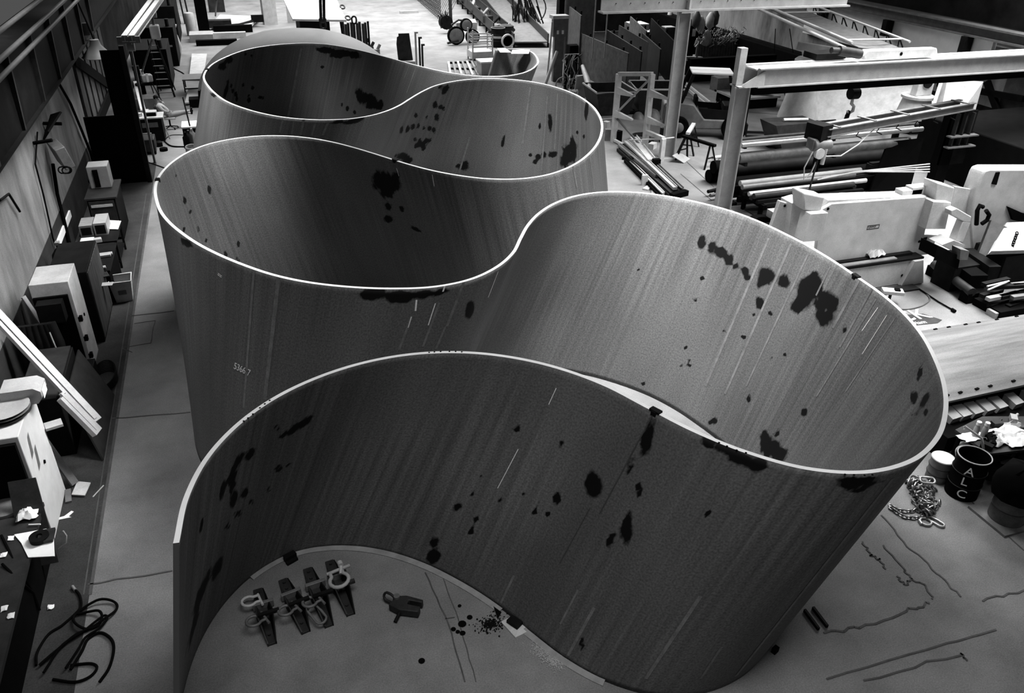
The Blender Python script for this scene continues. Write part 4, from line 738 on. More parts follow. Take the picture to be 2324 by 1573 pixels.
b = MB(); b.tube(curve_px([(335, 368), (350, 373), (370, 380), (388, 388)], .02), .02, 6); solo(b, 'supply_cable', M['black'], 'dark cable crossing the floor just above the big left curve', 'cable', 'cables on the left floor')
b = MB(); b.tube(curve_px([(385, 150), (400, 158), (415, 166), (425, 176)], .02), .03, 6); solo(b, 'supply_cable', M['black'], 'cable running from the ladder to the pale plate', 'cable', 'cables on the left floor')
# plates and stool left of far bay
b = MB(); vs, fs = quadp([at(436, 125, .1), at(470, 125, .1), at(462, 178, .1), at(430, 178, .1)], .09); b.add(vs, fs); solo(b, 'floor_plate', M['cream'], 'large pale steel plate lying on the floor left of the sculpture', 'plate')
b = MB(); vs, fs = quadp([at(428, 205, .08), at(470, 205, .08), at(462, 236, .08), at(420, 236, .08)], .07); b.add(vs, fs); solo(b, 'floor_plate', M['lgrey'], 'grey plate lying in front of the low steel stool', 'plate')
p = at(440, 212, 0); t = thing('steel_stool', 'low steel work stool standing on the grey plate', 'stool', (p.x, p.y, 0))
b = MB(); b.box(p.x - .45, p.x + .55, p.y - .2, p.y + 1.2, .7, .76); wb(b, 'seat', M['grey'], t)
for x, y in ((-.4, -.15), (.5, -.15), (-.4, 1.15), (.5, 1.15)): b = MB(); b.box(p.x + x - .03, p.x + x + .03, p.y + y - .03, p.y + y + .03, .1, .7); wb(b, 'leg', M['dark'], t)
b = MB(); b.box(p.x - .4, p.x + .5, p.y - .17, p.y - .13, .25, .31); wb(b, 'stretcher', M['dark'], t)
# dark engine stand
p = at(446, 243, 0); b = MB(); b.cbox(p + Vector((0, .2, .2)), (.6, .7, .4)); [b.tube([p + Vector((.2 + .1 * k, .1 + .2 * k, .3)), p + Vector((.25 + .1 * k, .1 + .2 * k, .75))], .06, 8) for k in range(3)]; solo(b, 'pump_unit', M['black'], 'black pump unit with upright pipes hidden behind the man feet', 'pump')
# dark cabinets far left
for k, (x0, x1, y0, y1, h_, lab) in enumerate([(-4.9, -3.1, 47.5, 51, 2.0, 'black machine block just left of the stepladder top'), (-4.9, -2.9, 53.5, 57, 2.2, 'black machine block behind the pale wash basin'), (-4.9, -3.0, 61, 66, 2.4, 'black machine block at the far left beside wooden rack')]):
    t = cab('machine_block', lab, 'machine', x0, x1, y0, y1, h_, 'dark'); b = MB(); b.box(x1 - .5, x1 - .2, y0 - .02, y0, h_ * .5, h_ * .55); wb(b, 'nameplate', M['lgrey'], t)
    b = MB(); b.tube([(x1 - .3, y0 + .5, h_), (x1 - .3, y0 + .5, h_ + .4)], .12, 8); wb(b, 'filler_neck', M['dgrey'], t)
p = at(405, 122, 0); t = thing('wash_basin', 'pale round basin on a bent stand behind the stepladder', 'basin', (p.x, p.y, 0))
b = MB(); b.lathe([(.2, 1.5), (.45, 1.6), (.5, 1.75), (.44, 1.75), (.35, 1.62), (.1, 1.58)], 20, Matrix.Translation((p.x - .3, p.y, 0))); wb(b, 'bowl', M['cream'], t)
b = MB(); b.tube([(p.x - .3, p.y, 1.55), (p.x - .1, p.y, 1.0), (p.x + .05, p.y, .4), (p.x, p.y, .02)], [.3, .28, .25, .2], 10); wb(b, 'stand', M['lgrey'], t)
for k in range(3):
    b = MB(); b.bar((-3.2 + .35 * k, 70, 0), (-3.4 + .35 * k, 71, 3.2), .1, .14); solo(b, 'timber_post', M['dark'], ['leftmost of three dark leaning timbers at the far left', 'middle one of three dark leaning timbers at the far left', 'rightmost of three dark leaning timbers at the far left'][k], 'post', 'leaning timbers')
# black I column and things around
p = at(465, 77, 0); t = thing('roof_column', 'black steel column standing on a pale base at upper left', 'column', (p.x, p.y, 0))
b = MB(); b.ibeam((p.x, p.y, .12), (p.x, p.y, 9), .75, .75, .08, .06, (0, 1, 0)); wb(b, 'shaft', M['black'], t)
b = MB(); b.box(p.x - .6, p.x + .6, p.y - .5, p.y + .5, 0, .12); wb(b, 'base_plate', M['lgrey'], t)
p = at(437, 80, 0); b = MB(); b.lathe([(.34, 0), (.36, .1), (.36, 1.35), (.3, 1.5), (.1, 1.55)], 18, Matrix.Translation(p)); solo(b, 'bollard_drum', M['cream'], 'pale upright cylinder standing left of the black column', 'cylinder')
for k, (u0, u1, v, z, h_, m_, lab) in enumerate([(432, 486, 97, .02, .5, 'lgrey', 'pale concrete plinth block under the black column'), (446, 540, 105, .02, .35, 'black', 'short black beam lying in front of the pale plinth'), (484, 560, 89, .02, .4, 'cream', 'long pale beam lying right of the black column'), (486, 575, 76, .02, .5, 'black', 'long black beam lying behind the pale one')]):
    a0, a1 = at(u0, v, 0), at(u1, v, 0); b = MB(); b.box(a0.x, a1.x, a0.y, a0.y + (1.6 if k == 0 else .4), z - .02, h_); solo(b, ['plinth_block', 'steel_beam', 'steel_beam', 'steel_beam'][k], M[m_], lab, ['block', 'beam', 'beam', 'beam'][k])
t = thing('crossing_board', 'wide grey timber sled with bent black bar lying on the far floor', 'sled', tuple(at(530, 60, 0)))
b = MB(); vs, fs = quadp([at(478, 60, .2), at(500, 38, .2), at(590, 42, .2), at(570, 62, .2)], .18); b.add(vs, fs); wb(b, 'deck', M['lgrey'], t)
b = MB(); b.tube([at(510, 60, .35), at(545, 57, .35), at(570, 50, .4), at(583, 42, .5)], .14, 6); b.cbox(at(584, 42, .6), (.9, .3, .5)); wb(b, 'bent_bar', M['dark'], t)
b = MB(); b.box(*[f(at(487, 57, .4).x, k_) for f, k_ in ((lambda a_, c_: a_ - .6, 0), (lambda a_, c_: a_ + 1.2, 0))], at(487, 57, .4).y, at(487, 57, .4).y + .8, .2, .7); wb(b, 'tool_box', M['dgrey'], t)
b = MB(); b.box(at(475, 28, 0).x, at(512, 28, 0).x, at(490, 28, 0).y, at(490, 28, 0).y + .3, .0, 3.2); b.tube([at(489, 36, .3) , at(491, 0, 2.6)], .06, 6); solo(b, 'standing_sheet', M['dgrey'], 'dark upright sheet standing at the upper left edge', 'panel')
# pale column, big white slab with chain
p = at(616, 56, 0); t = thing('pale_column', 'broad pale column rising out of the far floor', 'column', (p.x, p.y, 0))
b = MB(); b.box(p.x - .5, p.x + .5, p.y, p.y + 1, 0, 9); wb(b, 'shaft', M['cream'], t)
b = MB(); b.box(p.x - .62, p.x - .5, p.y - .02, p.y + .3, 0, 9); wb(b, 'cable_duct', M['grey'], t)
b = MB(); b.box(p.x + 1.3, p.x + 2.6, p.y + .5, p.y + .8, 0, 9); solo(b, 'shadow_band_board', M['lgrey'], 'grey upright board painting the shadow band between pale column and white slab', 'board')  # grey board stands in for the shadow left of the slab
P = [at(664, 43, 2.5), at(786, 45, 2.5), at(760, -10, 2.5), at(640, -10, 2.5)]; t = thing('white_slab', 'large white slab resting on a dark trestle, chain hanging in front', 'slab', (P[0].x, P[0].y, 0))
b = MB(); vs, fs = quadp(P, .12); b.add(vs, fs); wb(b, 'slab_top', M['paper'], t)
b = MB(); b.box(P[0].x + .4, P[0].x + 2.2, P[0].y + .1, P[0].y + 3, 0, 2.3); wb(b, 'trestle', M['dark'], t)
b = MB(); b.bar(P[1] + Vector((-.3, .3, -.1)), (P[1].x - .1, P[1].y + .6, 0), .12, .12); wb(b, 'leg', M['dark'], t)
for k, f in enumerate((0.03, .45)):
    q_ = P[1].lerp(P[2], f); b = MB(); b.link(q_ + Vector((.12, 0, .05)), (0, 1, .5), (1, 0, 0), .4, .28, .05, 6); wb(b, 'lifting_eye', M['dgrey'], t)
t = thing('crane_chain', 'heavy double crane chain with hook hanging above the white slab', 'chain', tuple(at(732, 50, 3.0)))
a0, a1 = at(730, -40, 5.5), at(732, 44, 3.0); b = MB()
for k in range(46):
    f = k / 45; q_ = a0.lerp(a1, f); b.link(q_ + Vector((.09, 0, 0)), (0, 0, 1), (1, 0, 0) if k % 2 else (0, 1, 0), .17, .12, .028, 5); b.link(q_ - Vector((.09, 0, .03)), (0, 0, 1), (1, 0, 0) if k % 2 == 0 else (0, 1, 0), .17, .12, .028, 5)
wb(b, 'chain_links', M['dark'], t)
b = MB(); b.lathe([(.04, .1), (.22, .05), (.22, -.1), (.04, -.2)], 14, Matrix.Translation(a1)); b.link(a1 + Vector((0, 0, -.3)), (0, 0, 1), (1, 0, 0), .4, .3, .05, 8); wb(b, 'hook', M['dgrey'], t)
# corrugated drum / clamp
p = at(812, 112, 0); t = thing('corrugated_bundle', 'dark upright bundle of corrugated sheets with a hook on top', 'bundle', (p.x, p.y, 0))
b = MB()
for k in range(8): b.box(p.x - .75 + k * .19, p.x - .6 + k * .19, p.y + .15 * (k % 2), p.y + .2 + .15 * (k % 2), 0, 1.6 + .05 * (k % 3))
wb(b, 'sheets', M['dgrey'], t)
for x in (-.85, .8): b = MB(); b.tube([(p.x + x, p.y, 0), (p.x + x, p.y, 1.75)], .07, 8); wb(b, 'post', M['dark'], t)
b = MB(); b.link((p.x - .1, p.y, 1.85), (0, 0, 1), (1, 0, 0), .45, .3, .06); wb(b, 'hook', M['dark'], t)
for k, (u, v) in enumerate([(826, 108), (838, 116), (852, 122)]):
    p = at(u, v, 0); b = MB(); b.bar(p, p + Vector((.35, .1, .55)), .12, .16); b.cbox(p + Vector((.1, 0, .14)), (.3, .3, .28), .4); solo(b, 'plate_clamp', M[['dark', 'dgrey', 'grey'][k]], ['leftmost small clamp right behind the dome edge', 'middle small clamp right behind the dome edge', 'grey triangular clamp standing alone behind the dome edge'][k], 'clamp', 'small clamps behind the dome')
# leaning plate and posts
p = at(921, 150, 0); t = thing('standing_plate', 'tall dark notched plate standing upright on the bright floor', 'plate', (p.x, p.y, 0))
b = MB(); b.prism([(-.42, 0), (.5, 0), (.3, 1.9), (-.35, 1.9), (-.35, 1.75), (-.45, 1.7), (-.5, 1.3)], p.y, p.y + .08, 'y'); b.v = [(x + p.x, y, z) for x, y, z in b.v]; wb(b, 'plate_body', M['dgrey'], t)
b = MB(); b.box(p.x - .4, p.x + .5, p.y - .5, p.y - .1, 0, .35); wb(b, 'foot_block', M['lgrey'], t)
p = at(946, 162, 0)
for k, (dx, h_, m_) in enumerate([(0, 2.2, 'cream'), (.22, 1.9, 'dgrey'), (.38, 1.5, 'dgrey')]):
    b = MB(); b.tube([(p.x + dx, p.y, 0), (p.x + dx, p.y, h_)], .06, 8); b.cbox((p.x + dx + .05, p.y, h_), (.2, .12, .1)); solo(b, 'valve_post', M[m_], ['tall pale post right of the notched plate', 'dark post in the middle of the three posts', 'shortest post right of the notched plate'][k], 'post', 'posts by the notched plate')
b = MB(); b.cbox(at(928, 27, .1), (1.6, .35, .2), .1); solo(b, 'floor_offcut', M['lgrey'], 'lone grey bar lying far out on the bright floor', 'bar')
# wire mesh stack
t = thing('mesh_panels', 'stack of steel mesh panels standing at the top centre', 'mesh', tuple(at(1000, 48, 0)))
g0, g1 = at(932, -12, 0), at(1000, 48, 0); b = MB()
for k in range(26):
    p = g0.lerp(g1, k / 25); b.tube([p, p + Vector((0, 0, 1.7))], .035, 4)
for z in (.3, .6, .9, 1.2, 1.5): b.tube([g0 + Vector((0, 0, z)), g1 + Vector((0, 0, z))], .03, 4)
wb(b, 'front_mesh', M['dgrey'], t)
b = MB()
for k in range(26):
    p = g0.lerp(g1, k / 25) + Vector((.5, 0, 0)); b.tube([p, p + Vector((1.0, 0, 1.8))], .03, 4)
for z in (.3, .9, 1.5): b.tube([g0 + Vector((.5 + z * .55, 0, z)), g1 + Vector((.5 + z * .55, 0, z))], .03, 4)
wb(b, 'rear_mesh', M['grey'], t)
# compressor and wheels
p = at(1012, 76, 0); t = thing('spiked_hose_reel', 'dark bristling reel of cable standing left of the wheeled compressor', 'reel', (p.x, p.y, 0))
b = MB(); rnd = random.Random(4)
for k in range(46):
    a_ = rnd.uniform(0, 2 * PI); r = rnd.uniform(.3, .75); b.tube([(p.x + .4 * math.cos(a_) * .5, p.y + rnd.uniform(-.2, .2), .8 + .4 * math.sin(a_)), (p.x + r * math.cos(a_) * .9, p.y + rnd.uniform(-.4, .4), .85 + r * math.sin(a_))], .035, 4)
b.tube([(p.x, p.y - .25, .8), (p.x, p.y + .25, .8)], .5, 16); wb(b, 'cable_body', M['dark'], t)
b = MB(); b.bar((p.x + .4, p.y, 0), (p.x + .5, p.y + .5, 2.6), .25, .1); wb(b, 'mast', M['dgrey'], t)
t = thing('wheeled_compressor', 'pale compressor with two big spoked wheels on the bright floor', 'compressor', tuple(at(1050, 104, 0)))
p = at(1050, 102, 0)
b = MB(); b.cbox((p.x + .4, p.y + .7, 1.15), (1.5, .8, .5)); b.tube([(p.x - .2, p.y + .7, 1.2), (p.x + 1.1, p.y + .7, 1.2)], .38, 16); wb(b, 'tank', M['cream'], t)
for k, (dx, z, r) in enumerate([(-.45, .62, .6), (.75, .5, .5), (.3, 1.3, .42)]):
    b = MB(); b.lathe([(.0, -.12), (r, -.12), (r, .12), (.0, .12)], 22, Matrix.Translation((p.x + dx, p.y + .1, z)) @ Matrix.Rotation(PI / 2, 4, 'X')); o = wb(b, 'wheel', M['black'], t); 
    b = MB(); b.lathe([(.0, .0), (r * .82, .0), (r * .7, .03), (.1, .05)], 20, Matrix.Translation((p.x + dx, p.y - .03, z)) @ Matrix.Rotation(PI / 2, 4, 'X')); wb(b, 'hub_disc', M['grey'], t)
b = MB(); b.tube([(p.x - .7, p.y + .3, 1.3), (p.x - .2, p.y + .3, 1.6), (p.x + .6, p.y + .3, 1.5)], .07, 8); wb(b, 'guard_rail', M['dgrey'], t)
b = MB(); b.bar((p.x - 1.1, p.y, .15), (p.x - .3, p.y, .3), .2, .12); wb(b, 'tow_bar', M['dgrey'], t)
# conveyor troughs
def trough(a, c, w_, h_, name, lab, m_='dgrey', leg=True, z0=.45):
    t = thing(name, lab, 'conveyor', tuple(c)); a = Vector(a); c = Vector(c); d = (c - a).normalized(); n = Vector((-d.y, d.x, 0)) * w_ / 2
    for s_ in (-1, 1): b = MB(); b.bar(a + n * s_ + Vector((0, 0, z0 + h_ / 2)), c + n * s_ + Vector((0, 0, z0 + h_ / 2)), .08, h_); wb(b, 'side_rail', M[m_], t)
    b = MB(); b.bar(a + Vector((0, 0, z0 + .05)), c + Vector((0, 0, z0 + .05)), w_ - .1, .08); wb(b, 'bed', M['grey'], t)
    L = (c - a).length; k_ = int(L / 3)
    for i in range(k_ + 1):
        q_ = a.lerp(c, i / k_); b = MB(); b.bar(q_ - n, q_ + n, .15, .1); b.bar(q_ + n + Vector((0, 0, 0)), q_ + n + Vector((0, 0, z0)), .12, .12); b.bar(q_ - n, q_ - n + Vector((0, 0, z0)), .12, .12); wb(b, 'trestle', M['dark'], t)
    return t
trough(at(1030, -10, 0), at(1136, 90, 0), 1.0, .7, 'roller_conveyor', 'long dark roller conveyor running away behind the compressor')
trough(at(1105, -10, 0), at(1205, 108, 0), 2.4, .6, 'wide_trough', 'wide steel trough running away left of the grey pillar', 'dgrey', z0=.3)
rnd = random.Random(9)
for k in range(12):
    f = k / 12; p = at(1055 + 90 * f, 5 + 78 * f, .64) ; s_ = rnd.uniform(.3, .8); b = MB()
    if k % 3 == 0: b.lathe([(.1, 0), (s_ * .6, .0), (s_ * .6, .2), (.1, .3)], 14, Matrix.Translation(p) @ Matrix.Rotation(rnd.uniform(0, 1.3), 4, 'X'))
    elif k % 3 == 1: b.cbox(p + Vector((0, 0, .2)), (s_, s_ * .7, .5), rnd.uniform(0, 1))
    else: b.tube([p, p + Vector((s_, .3, .5)), p + Vector((s_ * 1.5, .6, .1))], .12, 8)
    lab = ['%s %s on the roller conveyor, %s' % (['dark round', 'grey boxy', 'bent tubular'][k % 3], 'machine part', ['farthest away', 'next to the farthest', 'third from the far end', 'fourth from the far end', 'fifth from the far end', 'just beyond the middle', 'just before the middle', 'fifth from the near end', 'fourth from the near end', 'third from the near end', 'second from the near end', 'nearest the barrel'][k])][0]
    solo(b, 'machine_part', M[['dark', 'grey', 'lgrey', 'dgrey'][k % 4]], lab, 'part', 'parts on the roller conveyor')
# drums
def drum(name, lab, p, r=.3, h=.9, m_='black', rings=True, lid=False, group=None):
    t = thing(name, lab, 'barrel', tuple(p), 0, group); b = MB(); pr = [(r * .96, 0), (r, .01)]
    for f in (.33, .66): pr += [(r, h * f - .03), (r * 1.035, h * f), (r, h * f + .03)]
    pr += [(r, h - .02), (r * 1.02, h), (r * .95, h)]
    if not lid: pr += [(r * .94, h - .02), (r * .94, h * .55)]
    b.lathe(pr, 32); b.build('drum_shell', M[m_], t, smooth=True)
    b = MB(); b.tube([(r * 1.0 * math.cos(a_), r * math.sin(a_), h) for a_ in [i * PI / 18 for i in range(36)]], .012, 6, closed=True); b.build('rim_ring', M['lgrey'], t)
    if rings:
        for f in (.33, .66): b = MB(); b.tube([(r * 1.035 * math.cos(a_), r * 1.035 * math.sin(a_), h * f) for a_ in [i * PI / 18 for i in range(36)]], .008, 6, closed=True); b.build('rolling_hoop', M['dgrey'], t)
    return t
t = drum('oil_drum', 'black barrel with pale band standing right of the compressor', at(1130, 106, 0), .48, 1.25, 'dark', lid=True)
b = MB(); b.lathe([(.485, .6), (.49, .6), (.49, .75), (.485, .75)], 30); b.build('paint_band', M['lgrey'], t)
drum('oil_drum', 'second dark barrel half hidden behind the banded one', at(1150, 98, 0), .48, 1.2, 'dgrey', lid=True)
# pale cart, box and pallet inside far bay mouth
p = at(1092, 140, 0); t = thing('cage_trolley', 'pale tubular cage trolley on the bright floor behind the sculpture end', 'trolley', (p.x, p.y, 0))
for x in (-.55, .75):
    for y in (0, 1.1): b = MB(); b.tube([(p.x + x, p.y + y, 0), (p.x + x, p.y + y, 1.9 if x < 0 else 1.6)], .05, 6); wb(b, 'post', M['cream'], t)
for z in (.9, 1.2, 1.5): b = MB(); b.tube([(p.x - .55, p.y, z), (p.x + .75, p.y, z), (p.x + .75, p.y + 1.1, z), (p.x - .55, p.y + 1.1, z)], .04, 6, closed=True); wb(b, 'rail', M['lgrey'], t)
b = MB(); b.box(p.x - .6, p.x + .8, p.y - .05, p.y + 1.2, .2, .6); wb(b, 'base_tray', M['cream'], t)
p = at(1117, 175, 0); t = thing('white_chest', 'pale chest with a white lid in front of the cage trolley', 'chest', (p.x, p.y, 0))
b = MB(); b.box(p.x - .65, p.x + .65, p.y, p.y + 1.0, 0, .8); wb(b, 'chest_body', M['lgrey'], t)
b = MB(); b.box(p.x - .7, p.x + .7, p.y - .05, p.y + 1.05, .8, .88); wb(b, 'lid', M['paper'], t)
b = MB(); b.tube([(p.x + .65, p.y + .2, .55), (p.x + .75, p.y + .2, .55)], .08, 8); wb(b, 'knob', M['black'], t)
t = thing('wooden_pallet', 'broken wooden pallet with loose boards lying left of the white lidded chest', 'pallet', tuple(at(1055, 165, 0)))
q4 = [at(1022, 166, .12), at(1086, 171, .12), at(1070, 138, .12), at(1018, 140, .12)]
for k in range(6):
    f = k / 5; b = MB(); b.bar(q4[0].lerp(q4[1], f), q4[3].lerp(q4[2], f), .13, .04); wb(b, 'board', M['wood' if k % 2 else 'cream'], t)
for f in (0, .5, 1): b = MB(); b.bar(q4[0].lerp(q4[3], f) - Vector((0, 0, .06)), q4[1].lerp(q4[2], f) - Vector((0, 0, .06)), .12, .1); wb(b, 'bearer', M['dgrey'], t)
b = MB(); b.bar(at(1080, 140, .4), at(1093, 163, .2), .3, .08); solo(b, 'loose_board', M['dgrey'], 'dark board leaning between the pallet and the white lidded chest', 'board')
for k, (pp, lab) in enumerate([([(1128, 109), (1147, 109), (1160, 118), (1135, 118)], 'left white sheet lying by the end of the ribbon'), ([(1163, 113), (1203, 112), (1200, 121), (1160, 121)], 'right white sheet lying by the end of the ribbon')]):
    b = MB(); vs, fs = quadp([at(u, v, H + .03) for u, v in pp][::-1], .02); b.add(vs, fs); solo(b, 'white_sheet', M['paper'], lab, 'sheet', 'white sheets by the ribbon end')
p = at(1168, 118, 0); b = MB(); b.lathe([(.36, -.08), (.46, -.08), (.46, .08), (.36, .08), (.36, -.08)], 26, Matrix.Translation((p.x, p.y + 1.5, .46)) @ Matrix.Rotation(PI / 2, 4, 'X')); solo(b, 'steel_ring', M['cream'], 'pale ring standing upright behind the two white sheets', 'ring')
# wheel ring bundle of rods
p = at(1200, 60, 0); t = thing('rod_bundle', 'dark bundle of bent rods in a round rack left of the grey pillar', 'bundle', (p.x, p.y, 0)); rnd = random.Random(2); b = MB()
for k in range(40):
    a_ = rnd.uniform(-.7, .7); x = rnd.uniform(-1.3, 1.0); b.tube([(p.x + x, p.y + rnd.uniform(-1, 1), .3), (p.x + x * .6 - .3, p.y + rnd.uniform(-1, 2), rnd.uniform(1.2, 2.4))], .05, 4)
wb(b, 'rods', M['dark'], t)
b = MB(); b.tube([(p.x + 1.4 * math.cos(a_), p.y, 1.3 + 1.2 * math.sin(a_)) for a_ in [i * PI / 12 for i in range(-3, 10)]], .05, 6); wb(b, 'hoop', M['dgrey'], t)
# grey pillar with switch box
p = at(1290, 112, 0); t = thing('grey_pillar', 'broad smooth grey pillar with a cable trunk at top centre right', 'pillar', (21.9, 50, 0))
b = MB(); b.box(20.6, 22.6, 50, 50.5, 0, 8); wb(b, 'shaft', M['grey'], t)
b = MB(); b.box(20.1, 20.45, 50, 50.5, 0, 8); wb(b, 'dark_recess', M['dark'], t)
q_ = onY(1272, 62, 44); t = thing('switch_box', 'grey electrical switch box with two white labels on a post', 'switchgear', (q_.x, 44, 0))
b = MB(); b.box(q_.x - .42, q_.x + .42, 44, 44.3, q_.z - .5, q_.z + .45); wb(b, 'case', M['grey'], t)
b = MB(); b.box(q_.x - .5, q_.x + .46, 43.9, 44.5, q_.z + .45, q_.z + .62); wb(b, 'hood', M['cream'], t)
for dx in (-.15, .15): b = MB(); b.box(q_.x + dx - .06, q_.x + dx + .06, 43.98, 44, q_.z - .36, q_.z - .16); wb(b, 'label', M['paper'], t)
b = MB(); b.box(q_.x - .3, q_.x + .28, 44.05, 44.3, 0, q_.z - .5); wb(b, 'post', M['grey'], t)
b = MB(); b.tube([(q_.x - .5, 44, q_.z + .3), (q_.x - .6, 44, 1.5), (q_.x - .7, 44, .1)], .05, 6); wb(b, 'conduit', M['cream'], t)
a0, a1 = at(1264, 117, 2.0), at(1231, 210, .1); b = MB(); b.tube([a0, a1], .09, 8); solo(b, 'pale_tube', M['cream'], 'pale straight tube leaning diagonally just behind the ribbon', 'tube')
b = MB(); b.box(17.9, 18.15, 44.6, 44.8, 0, 2.5); solo(b, 'slim_post', M['grey'], 'slim grey post right of the pale leaning tube', 'post')
# gas bottle cart
p = at(1298, 212, 0); t = thing('bottle_cart', 'gas bottle cart with two spoked wheels and a tangle of hoses', 'cart', (p.x, p.y, 0))
for k in range(2):
    b = MB(); b.lathe([(.14, .1), (.15, 1.3), (.1, 1.5), (.04, 1.6), (.04, 1.75)], 16, Matrix.Translation((p.x - .2 + .36 * k, p.y + .4, .05))); wb(b, 'gas_bottle', M['dgrey' if k else 'dark'], t, smooth=True)
for k in range(2):
    c = Vector((p.x - .45 + .5 * k, p.y - .1 + .4 * (1 - k), .42)); b = MB(); b.tube([c + Vector((.4 * math.cos(a_), .0, .4 * math.sin(a_))) for a_ in [i * PI / 14 for i in range(28)]], .03, 6, closed=True)
    for i in range(6): b.tube([c, c + Vector((.4 * math.cos(i * PI / 3), 0, .4 * math.sin(i * PI / 3)))], .012, 4)
    wb(b, 'wheel', M['lgrey'], t)
b = MB(); b.tube([(p.x - .45, p.y + .3, .42), (p.x - .4, p.y + .3, 2.0), (p.x + .4, p.y + .3, 2.0), (p.x + .4, p.y + .3, .3)], .03, 6); wb(b, 'frame', M['lgrey'], t)
rnd = random.Random(3)
for k in range(6):
    b = MB(); x = p.x + rnd.uniform(-.4, .4); P_ = [(x + rnd.uniform(-.25, .25), p.y + .1 + rnd.uniform(-.2, .2), 2.0 - j * .3) for j in range(6)]; b.tube(P_, .03, 5); wb(b, 'hose', M['cream' if k % 2 else 'dgrey'], t, smooth=True)
p = at(1315, 228, 0); b = MB(); b.cbox((p.x, p.y, .95), (.62, .1, .72), .25, .2); b.cbox((p.x + .1, p.y, .35), (.5, .12, .5), .1, .3); solo(b, 'metal_offcut', M['lgrey'], 'pale bent sheet propped between bottle cart and skip', 'sheet')
b = MB(); a0 = at(1322, 150, 1.6); b.tube([a0, at(1332, 180, 1.2), at(1338, 205, .9), at(1338, 215, .6)], [.1, .16, .12, .05], 8); solo(b, 'canvas_roll', M['cream'], 'pale limp canvas draped over the left corner of the front skip', 'canvas')
p = at(1320, 172, 0); b = MB(); b.cbox((p.x, p.y + 1, .8), (1.1, .6, 1.6)); solo(b, 'black_hopper', M['black'], 'black hopper behind the bent sheet and hoses', 'hopper')
# ------------------------------------------------------------------ right side: row of upright welding screens
def panel(pts_px, z0, h_, lab, m_='dgrey', posts=3, grp='upright steel plates in the rack'):
    a, c = [at(u, v, z0) for u, v in pts_px]; t = thing('rack_plate', lab, 'plate', ((a.x + c.x) / 2, (a.y + c.y) / 2, 0), 0, grp)
    b = MB(); b.bar(a + Vector((0, 0, h_ / 2 - z0)), c + Vector((0, 0, h_ / 2 - z0)), .07, h_); wb(b, 'plate_sheet', M[m_], t)
    d = (c - a).normalized(); n = Vector((d.y, -d.x, 0)) * .12
    for k in range(posts):
        q_ = a.lerp(c, (k + .6) / posts); q_.z = 0; b = MB(); b.bar(q_ + n * -1, q_ + n * -1 + Vector((0, 0, h_ + .15)), .09, .1); wb(b, 'stanchion', M['dark' if m_ != 'grey' else 'dgrey'], t)
    return t
M['midgrey'] = mat('dull_grey_plate', .08, .6, .1, var=.45, fine=.15)
panel([(1310, 165), (1418, 222)], 0, 2.3, 'front left upright plate, the largest and palest of the rack', 'midgrey', 3)
panel([(1287, 140), (1312, 168)], 0, 3.3, 'tall far plate of the rack against the grey pillar', 'midgrey', 2)
panel([(1372, 152), (1448, 212)], 0, 2.2, 'second upright plate behind the front left one', 'dgrey', 4)
panel([(1400, 130), (1480, 188)], 0, 2.0, 'third upright plate with a light stanchion', 'dgrey', 3)
panel([(1425, 110), (1460, 150)], 0, 2.1, 'far centre upright plate with pale top edge', 'midgrey', 2)
panel([(1450, 160), (1490, 205)], 0, 2.2, 'near centre upright plate above the second skip', 'dgrey', 2)
panel([(1470, 128), (1528, 205)], 0, 2.4, 'rightmost upright plate with a sloping light edge', 'dark', 3)
# skips
def skip(name, lab, a, c, dep, h_):
    p = at(*a, 0); q_ = at(*c, 0); w_ = (q_ - p).length; an = math.atan2((q_ - p).y, (q_ - p).x); t = thing(name, lab, 'skip', (p.x, p.y, 0), an)
    b = MB(); f = .25
    def wall(P): vs, fs = quadp(P, .04); b.add(vs, fs)
    O = [(-f, 0, h_), (w_ + f, 0, h_), (w_ + f, dep, h_), (-f, dep, h_)]; I = [(0, .1, .08), (w_, .1, .08), (w_, dep - .1, .08), (0, dep - .1, .08)]
    for i in range(4): j = (i + 1) % 4; wall([I[i], I[j], O[j], O[i]])
    wall(I); b.build('skip_body', M['dgrey'], t)
    b = MB(); b.tube([tuple(o_) for o_ in O], .05, 6, closed=True); b.build('top_rim', M['cream'], t)
    b = MB(); b.box(-f - .05, w_ + f + .05, .12, dep - .1, .1, .2); b.build('base_frame', M['dark'], t)
    return t
skip('steel_skip', 'front grey steel skip with a pale battered rim, left one', (1362, 265), (1430, 262), 2.2, 1.15)
skip('steel_skip', 'second steel skip further right, partly behind the pale rack', (1452, 262), (1545, 262), 2.0, 1.25)
for k, (u, v, r) in enumerate([(1470, 262, .45), (1500, 262, .5), (1438, 262, .3)]):
    p = at(u, v, 0); b = MB(); b.lathe([(r * 1.2, 0), (r * .9, r * .4), (r * .5, r * .85), (.03, r)], 12, Matrix.Translation(p + Vector((0, -.5, 0)))); solo(b, 'rubble_heap', M['grey'], ['middle grey heap at the foot of the skips', 'right grey heap at the foot of the skips', 'small left heap at the foot of the skips'][k], 'heap', 'heaps at the skip feet')
b = MB(); b.tube(curve_px([(1362, 272), (1400, 268), (1450, 266), (1540, 262)], .03), .04, 6); solo(b, 'floor_rail', M['lgrey'], 'thin pale rail on the floor in front of the skips', 'rail')
